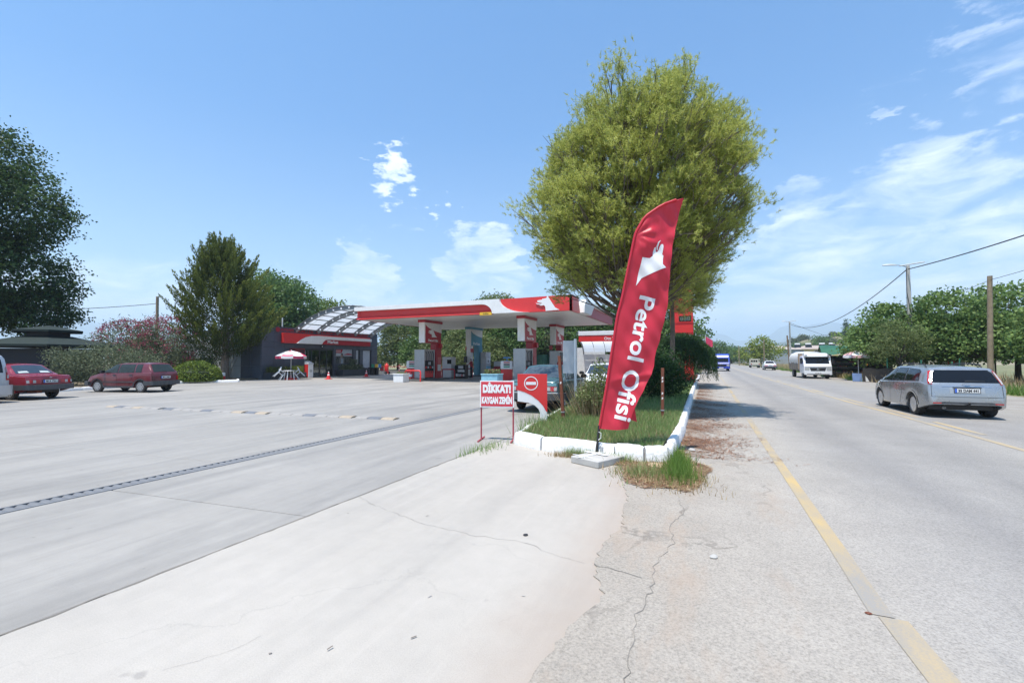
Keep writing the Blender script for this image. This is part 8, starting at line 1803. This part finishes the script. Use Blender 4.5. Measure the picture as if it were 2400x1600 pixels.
g = rnd(15); k = 260; np_mesh('blossom', leaf_quads(np.array([0, -0.15, 0.36]) + g.normal(size=(k, 3)) * np.array([0.5, 0.22, 0.13]), unit_np(g.normal(size=(k, 3))), 0.10, 0.09, g), 4, leaf_mat('red geranium petals', (0.45, 0.02, 0.02), (0.6, 0.03, 0.03), (0.7, 0.08, 0.06), 0.2), rb_, g.random(k))

# ---- right of the road
RT_ = 'leafy trees on the far side of the road'
for i, (x, y, h, w, n, lb) in enumerate([(12.9, 44.0, 6.1, 2.5, 620, 'leafy fig tree before the near concrete pole'), (16.6, 43.6, 6.9, 3.0, 760, 'tallest leafy tree between the concrete pole and the timber pole'), (20.6, 44.6, 7.3, 3.2, 800, 'leafy tree at the right behind the thick timber pole'), (19.6, 37.6, 5.6, 2.1, 460, 'leafy tree at the picture edge beside the timber pole'), (24.8, 43.0, 7.6, 3.2, 500, 'leafy tree cut by the right picture edge')]):
    tree('fig_tree', lb, (x, y, 0), h * 0.42, 0.2, [(0, 0, h * 0.74, w * 0.78, w * 0.75, h * 0.24, 1.0), (w * 0.45, -0.5, h * 0.50, w * 0.85, w * 0.8, h * 0.24, 1.1), (-w * 0.45, -0.2, h * 0.48, w * 0.85, w * 0.8, h * 0.25, 1.1), (0, -0.8, h * 0.36, w, w * 0.8, h * 0.16, 0.7)], LF_FIG, n, 22, 0.23, 0.17, 230 + i * 3, BARK_D, RT_, spread=0.27, shell=0.3)
tree('thin_tree', 'thin leaved olive green tree beside the fruit stall', (12.6, 40.6, 0), 1.9, 0.12, [(0, 0, 3.0, 1.15, 1.1, 1.35, 1.2), (-0.9, -0.2, 2.9, 0.8, 0.8, 1.5, 0.8), (0.9, 0, 2.7, 0.9, 0.9, 1.2, 0.8)], LF_PALE, 260, 20, 0.17, 0.06, 260, BARK_D, None, spread=0.2, shell=0.2, hang=-0.3)
tree('hedge_tree', 'dense dark citrus hedge at the right edge behind the estate car', (21.2, 35.2, 0), 0.8, 0.1, [(0, 0, 1.3, 1.8, 1.3, 1.25, 1), (-1.9, 1.2, 1.1, 1.3, 1.2, 1.0, 0.7)], LF_DARK, 420, 20, 0.16, 0.09, 264, BARK_D, spread=0.24)
for i, (x, y, h, w, mt, lb) in enumerate([(14.2, 150, 8.6, 5.5, LF_YEL, 'bright yellow green tree beyond the cream pickup'), (3.5, 190, 9.5, 5.2, LF_MID, 'dark round tree at the end of the road'), (9.0, 205, 7.5, 5.0, LF_MID, 'darker bushy tree left of the yellow green one'), (48, 250, 13.5, 6.0, LF_MID, 'tall dark tree behind the far houses'), (38, 262, 9.5, 6.0, LF_DARK, 'dark rounded tree above the grey house roof'), (-5.5, 120, 5.8, 3.0, LF_MID, 'roadside tree left of the blue truck'), (-7.5, 85, 4.8, 2.6, LF_MID, 'bush behind the red banner on the left verge')]):
    tree('field_tree', lb, (x, y, 0), h * 0.5, 0.3, [(0, 0, h * 0.70, w * 0.62, w * 0.6, h * 0.26, 1), (w * 0.35, 0, h * 0.42, w * 0.8, w * 0.7, h * 0.30, 1.1), (-w * 0.4, 0, h * 0.36, w * 0.75, w * 0.7, h * 0.28, 1)], mt, 210, 18, 0.55, 0.38, 270 + i * 3, BARK_D, None, spread=0.65, shell=0.3)
for i, (x, y, h) in enumerate([(70, 300, 15), (62, 262, 12)]):
    cy = thing('cypress_tree', ['slender dark cypress on the hill foot behind the lamp pole', 'dark pointed cypress beside the yellow house'][i], 'tree', (x, y, hill_z(x, y) if y > 280 else 0)); b = MB(); b.cyl((0, 0, -0.5), (0, 0, h * 0.6), 0.25, 0.1, 6); b.build('trunk', BARK_D, cy); broad_crown('crown', cy, LF_DARK, [(0, 0, h * 0.5, 1.3, 1.3, h * 0.46, 1)], 110, 16, 0.6, 0.35, 300 + i, spread=0.5)
# olives dotted over the hill: a few shapes, many individuals
protos = []
for i in range(4):
    g_ = rnd(400 + i); n_ = 130; c = ellip_points(n_, (2.6, 2.6, 1.9), g_, 0.3) + np.array([0, 0, 1.7]); c[:, 2] = np.maximum(c[:, 2], 0.1); idx = np.repeat(np.arange(n_), 7); p_ = c[idx] + g_.normal(size=(n_ * 7, 3)) * 0.4
    o = np_mesh('crown', leaf_quads(p_, unit_np(g_.normal(size=(n_ * 7, 3)) + np.array([0, 0, 0.4])), 0.75, 0.5, g_), 4, LF_OLIVE if i % 2 else LF_MID, None, np.clip(0.6 * g_.random(n_)[idx] + 0.4 * g_.random(n_ * 7), 0, 1)); protos.append(o.data); bpy.data.objects.remove(o)
b = MB(); b.tube([(0, 0, -0.5), (0.1, 0, 0.9), (0.3, 0.1, 2.0)], [0.3, 0.2, 0.08], 6); tkm = b.mesh('trunk', BARK_D)
rh = random.Random(8); cnt = 0
while cnt < 170:
    x = rh.uniform(48, 215); y = rh.uniform(262, 372); z = hill_z(x, y)
    if z < 0.5 and rh.random() < 0.6: continue
    px_ = math.degrees(math.atan2(x, y))
    o = thing('olive_tree', 'small rounded olive tree dotted over the dry hillside', 'tree', (x, y, z - 0.15), rh.uniform(0, 6), 'olive trees on the hillside'); s = rh.uniform(0.6, 1.35); o.scale = (s, s, s * rh.uniform(0.8, 1.1)); inst('crown', protos[cnt % 4], o); inst('trunk', tkm, o); cnt += 1
# far woods beyond the fields read as one mass
g = rnd(55); k = 2600; an = g.uniform(-0.95, 0.75, k); dd = g.uniform(420, 1500, k); x = np.sin(an) * dd; y = np.cos(an) * dd; hgt = g.uniform(3.5, 8.5, k); m = 14; ii = np.repeat(np.arange(k), m)
ok = ~((x > 30) & (y < 560)); x, y, hgt = x[ok], y[ok], hgt[ok]; k = len(x); ii = np.repeat(np.arange(k), m); c = np.stack([x[ii] + g.normal(size=k * m) * 2.6, y[ii] + g.normal(size=k * m) * 2.6, hgt[ii] * g.uniform(0.05, 1.0, k * m)], 1)
o = np_mesh('distant_woods', leaf_quads(c, unit_np(g.normal(size=(k * m, 3))), 3.6, 2.6, g), 4, LF_MID, None, np.clip(0.7 * g.random(k)[ii] + 0.3 * g.random(k * m), 0, 1)); stuff(o); o['label'] = 'distant belt of trees across the plain'

# ---- grass and litter
def blades(name, pts, hgt, wid, mat, seed, lean=0.35, label=None):
    g = rnd(seed); n = len(pts); base = np.asarray(pts, dtype=float); az = g.uniform(0, 6.283, n); h_ = hgt * g.uniform(0.45, 1.25, n); tip = base + np.stack([np.cos(az) * lean * h_ * g.random(n), np.sin(az) * lean * h_ * g.random(n), h_], 1); a2 = g.uniform(0, 6.283, n); w_ = wid * g.uniform(0.7, 1.3, n); sd = np.stack([np.cos(a2) * w_, np.sin(a2) * w_, np.zeros(n)], 1) / 2
    tint = np.clip(g.normal(0.45, 0.28, n), 0, 1); o = np_mesh(name, np.stack([base - sd, base + sd, tip], 1).reshape(-1, 3), 3, mat, None, tint); stuff(o)
    if label: o['label'] = label
    return o
def in_poly(P, poly):
    x, y = P[:, 0], P[:, 1]; ins = np.zeros(len(P), bool); n = len(poly)
    for i in range(n):
        (xa, ya), (xb, yb) = poly[i], poly[(i + 1) % n]; cnd = ((ya > y) != (yb > y)) & (x < (xb - xa) * (y - ya) / (yb - ya + 1e-12) + xa); ins ^= cnd
    return ins
g = rnd(70); IP = [(-3.30, 8.05), (-2.2, 7.62), (-0.98, 7.50), (-0.72, 7.64), (-0.63, 10.4), (-0.70, 17), (-0.78, 25), (-0.83, 46), (-4.3, 46), (-4.0, 20), (-3.88, 13), (-3.56, 9.6)]
def scat(n, x0, x1, y0, y1, poly, z): P = np.stack([g.uniform(x0, x1, n), g.uniform(y0, y1, n)], 1); P = P[in_poly(P, poly)]; return np.concatenate([P, np.full((len(P), 1), z)], 1)
P1_ = scat(52000, -4.2, -0.4, 7.3, 15, IP, 0.165); dens_ = 0.5 + 0.5 * np.sin(P1_[:, 0] * 3.1 + 1) * np.sin(P1_[:, 1] * 2.3); keep = g.random(len(P1_)) < 0.55 + 0.45 * dens_; P1_ = P1_[keep]
blades('island_grass', P1_, 0.125, 0.011, GRASSM, 71, 0.75, 'patchy green grass on the near part of the island'); P2_ = scat(30000, -4.4, -0.4, 15, 40, IP, 0.165); blades('island_grass', P2_, 0.20, 0.020, GRASSM, 72, 0.5, 'green grass farther along the island')
P3_ = scat(5500, -4.2, -0.4, 7.3, 15, IP, 0.165); blades('dry_grass', P3_, 0.12, 0.010, DRYG, 73, 0.9, 'dry straw among the island grass')
def clump(name, spots, mat, seed, h, lab, wid=0.010):
    gg = rnd(seed); P = []
    for x, y, rx, ry, n in spots: P.append(np.stack([x + gg.normal(size=n) * rx, y + gg.normal(size=n) * ry, np.full(n, 0.003)], 1))
    return blades(name, np.concatenate(P), h, wid, mat, seed + 1, 0.8, lab)
clump('kerb_grass', [(-0.42, 7.10, 0.09, 0.28, 900), (-0.36, 6.5, 0.13, 0.20, 500), (-0.48, 7.75, 0.05, 0.25, 300)], GRASSL, 80, 0.20, 'lush green grass tuft at the island kerb corner')
clump('kerb_weeds', [(-2.0, 7.32, 0.13, 0.05, 420), (-1.35, 7.22, 0.22, 0.06, 300), (-0.85, 6.55, 0.18, 0.2, 380), (-3.62, 7.35, 0.10, 0.25, 120), (-3.76, 6.9, 0.02, 0.25, 60)], GRASSM, 82, 0.15, 'weedy grass along the foot of the front kerb')
clump('sign_weeds', [(-3.62, 9.3, 0.10, 0.12, 160), (-3.45, 10.0, 0.15, 0.15, 200)], GRASSL, 84, 0.42, 'taller grass round the no entry sign stem')
clump('dry_weeds', [(-2.1, 7.28, 0.16, 0.05, 500), (-1.5, 7.15, 0.25, 0.07, 500), (-0.8, 6.7, 0.25, 0.3, 1100), (-0.35, 6.3, 0.2, 0.25, 700)], DRYG, 86, 0.09, 'dry straw along the foot of the front kerb')
# earth washed against the kerb corner
ep = [(-2.3, 7.42), (-1.6, 7.14), (-1.2, 6.95), (-1.1, 6.45), (-1.0, 6.05), (-0.75, 5.85), (-0.45, 5.98), (-0.25, 5.86), (-0.12, 6.2), (-0.05, 6.8), (0.05, 7.3), (-0.25, 7.7), (-0.40, 8.4), (-0.50, 9.6), (-0.52, 7.7), (-0.66, 7.42), (-0.95, 7.30), (-1.4, 7.36)]
r8 = random.Random(5); epj = []
for i in range(len(ep)):
    a, c = Vector(ep[i]), Vector(ep[(i + 1) % len(ep)]); k = max(1, int((c - a).length / 0.07))
    for j in range(k): q = a.lerp(c, j / k); epj.append((q.x + r8.uniform(-0.03, 0.03), q.y + r8.uniform(-0.03, 0.03)))
struct(sheet('washed_earth', epj, 0.0155, M('reddish washed earth', (0.31, 0.24, 0.175), 0.95, var=0.35, vscale=9, bump=0.6, bscale=60)))
def litter(name, n, fx, mat, seed, ln, wd, lab, z=0.0145):
    gg = rnd(seed); c = fx(gg, n); c = np.concatenate([c, z + gg.random((len(c), 1)) * 0.012], 1); a = gg.uniform(0, 3.1416, len(c)); t = np.stack([np.cos(a), np.sin(a), 0.12 * gg.normal(size=len(c))], 1); s_ = np.stack([-np.sin(a), np.cos(a), np.zeros(len(c))], 1) * wd; l_ = ln * gg.uniform(0.5, 1.3, (len(c), 1)); q = np.stack([c - t * l_ / 2 - s_, c - t * l_ / 2 + s_, c + t * l_ / 2 + s_, c + t * l_ / 2 - s_], 1).reshape(-1, 3)
    o = np_mesh(name, q, 4, mat, None, gg.random(len(c))); stuff(o); o['label'] = lab
def fx1(gg, n):   # drifts against the kerb, thinning out over the shoulder
    y = 8 + 22 * gg.random(n) ** 1.2; band = np.abs(gg.normal(size=n)) * (0.30 + 0.25 * np.sin(y * 1.7) ** 2); x = -0.48 + band; k = gg.random(n) < (0.35 + 0.65 * (np.sin(y * 2.9 + x * 3) > 0)); return np.stack([x, y], 1)[k]
litter('pine_litter', 15000, fx1, NEEDLE, 90, 0.10, 0.0045, 'fallen brown pine needles drifted along the island kerb')
def fx2(gg, n): P = np.stack([gg.uniform(-2.3, 0.2, n), gg.uniform(5.7, 8.5, n)], 1); return P[in_poly(P, ep)]
litter('pine_litter', 7000, fx2, NEEDLE, 92, 0.09, 0.0045, 'fallen brown needles over the earth at the kerb corner', 0.019)
litter('straw_litter', 3500, fx2, DRYG, 94, 0.14, 0.004, 'pale dry straw over the earth at the kerb corner', 0.024)
def fx3(gg, n): return np.stack([gg.normal(0.25, 0.28, n), gg.choice([12.2, 14.5, 9.7, 17.5], n) + gg.normal(size=n) * 0.35], 1)
litter('pine_litter', 1600, fx3, NEEDLE, 96, 0.10, 0.0045, 'scattered clumps of brown needles on the shoulder')
# verge on the far side
g = rnd(120); n = 26000; y = 20 + 130 * g.random(n) ** 1.5; x = np.where(y < 36, 11.6 + (36 - y) * 0.16, 10.4) + np.abs(g.normal(size=n)) * 2.4 + 0.3 * np.sin(y * 0.7); k = (np.sin(x * 1.3) * np.sin(y * 0.6) > -0.55); P = np.stack([x, y, np.full(n, -0.06)], 1)[k]
blades('verge_grass', P, 0.42, 0.045, GRASSL, 121, 0.7, 'green grass and weeds on the far roadside verge'); n = 16000; y = 30 + 150 * g.random(n) ** 1.3; x = 10.6 + np.abs(g.normal(size=n)) * 6; blades('verge_straw', np.stack([x, y, np.full(n, -0.06)], 1), 0.6, 0.06, DRYG, 122, 0.7, 'tall dry grass behind the far verge')
n = 9000; y = 40 + 90 * g.random(n); x = -1.2 - np.abs(g.normal(size=n)) * 2.0; k = (y > 47); blades('verge_grass', np.stack([x, y, np.full(n, -0.06)], 1)[k], 0.35, 0.05, GRASSM, 123, 0.6, 'grass on the near verge beyond the totem')
# plants in boxes and planters
def potplant(parent, cx, cy, z, rx, ry, h, mat, n, seed, L_=0.16, W_=0.05):
    gg = rnd(seed); c = np.stack([cx + gg.uniform(-rx, rx, n), cy + gg.uniform(-ry, ry, n), z + h * gg.random(n) ** 1.3], 1); t = unit_np(np.array([0, 0, 0.8]) + gg.normal(size=(n, 3)) * 0.5); np_mesh('plant', leaf_quads(c, t, L_, W_, gg), 4, mat, parent, gg.random(n))
potplant(PL1, 0, 0, 0.60, 0.32, 0.32, 0.10, LF_HEDGE, 260, 500, 0.12, 0.03); potplant(PL2, 0, 0, 0.68, 0.46, 0.46, 0.30, LF_PALE, 600, 501, 0.12, 0.06); gg = rnd(502); c = np.stack([gg.uniform(-0.4, 0.4, 90), gg.uniform(-0.4, 0.4, 90), gg.uniform(0.75, 1.0, 90)], 1); np_mesh('blossom', leaf_quads(c, unit_np(gg.normal(size=(90, 3))), 0.08, 0.07, gg), 4, FLOWER, PL2, gg.random(90))
potplant(WP1, 0.45, 1.0, 0.55, 0.36, 0.9, 0.45, LF_JUN, 900, 503, 0.3, 0.03); potplant(WP2, 0.45, 0.7, 0.5, 0.34, 0.55, 0.55, LF_YEL, 700, 504, 0.28, 0.04); potplant(WP3, 0.45, 1.6, 0.62, 0.36, 1.5, 0.5, LF_OLIVE, 900, 505, 0.16, 0.07); potplant(WP3, 0.45, 1.9, 0.62, 0.30, 0.45, 1.05, LF_OLIVE, 500, 506, 0.16, 0.07)

# small dry bits blown over the concrete
def fx4(gg, n): return np.stack([gg.uniform(-16, -0.9, n), 1.2 + 14 * gg.random(n) ** 1.3], 1)
litter('blown_litter', 150, fx4, leaf_mat('dry bits', (0.12, 0.10, 0.08), (0.24, 0.20, 0.16), (0.42, 0.40, 0.36), 0.05), 98, 0.03, 0.004, 'tiny dry leaves and bits blown over the concrete', 0.002)
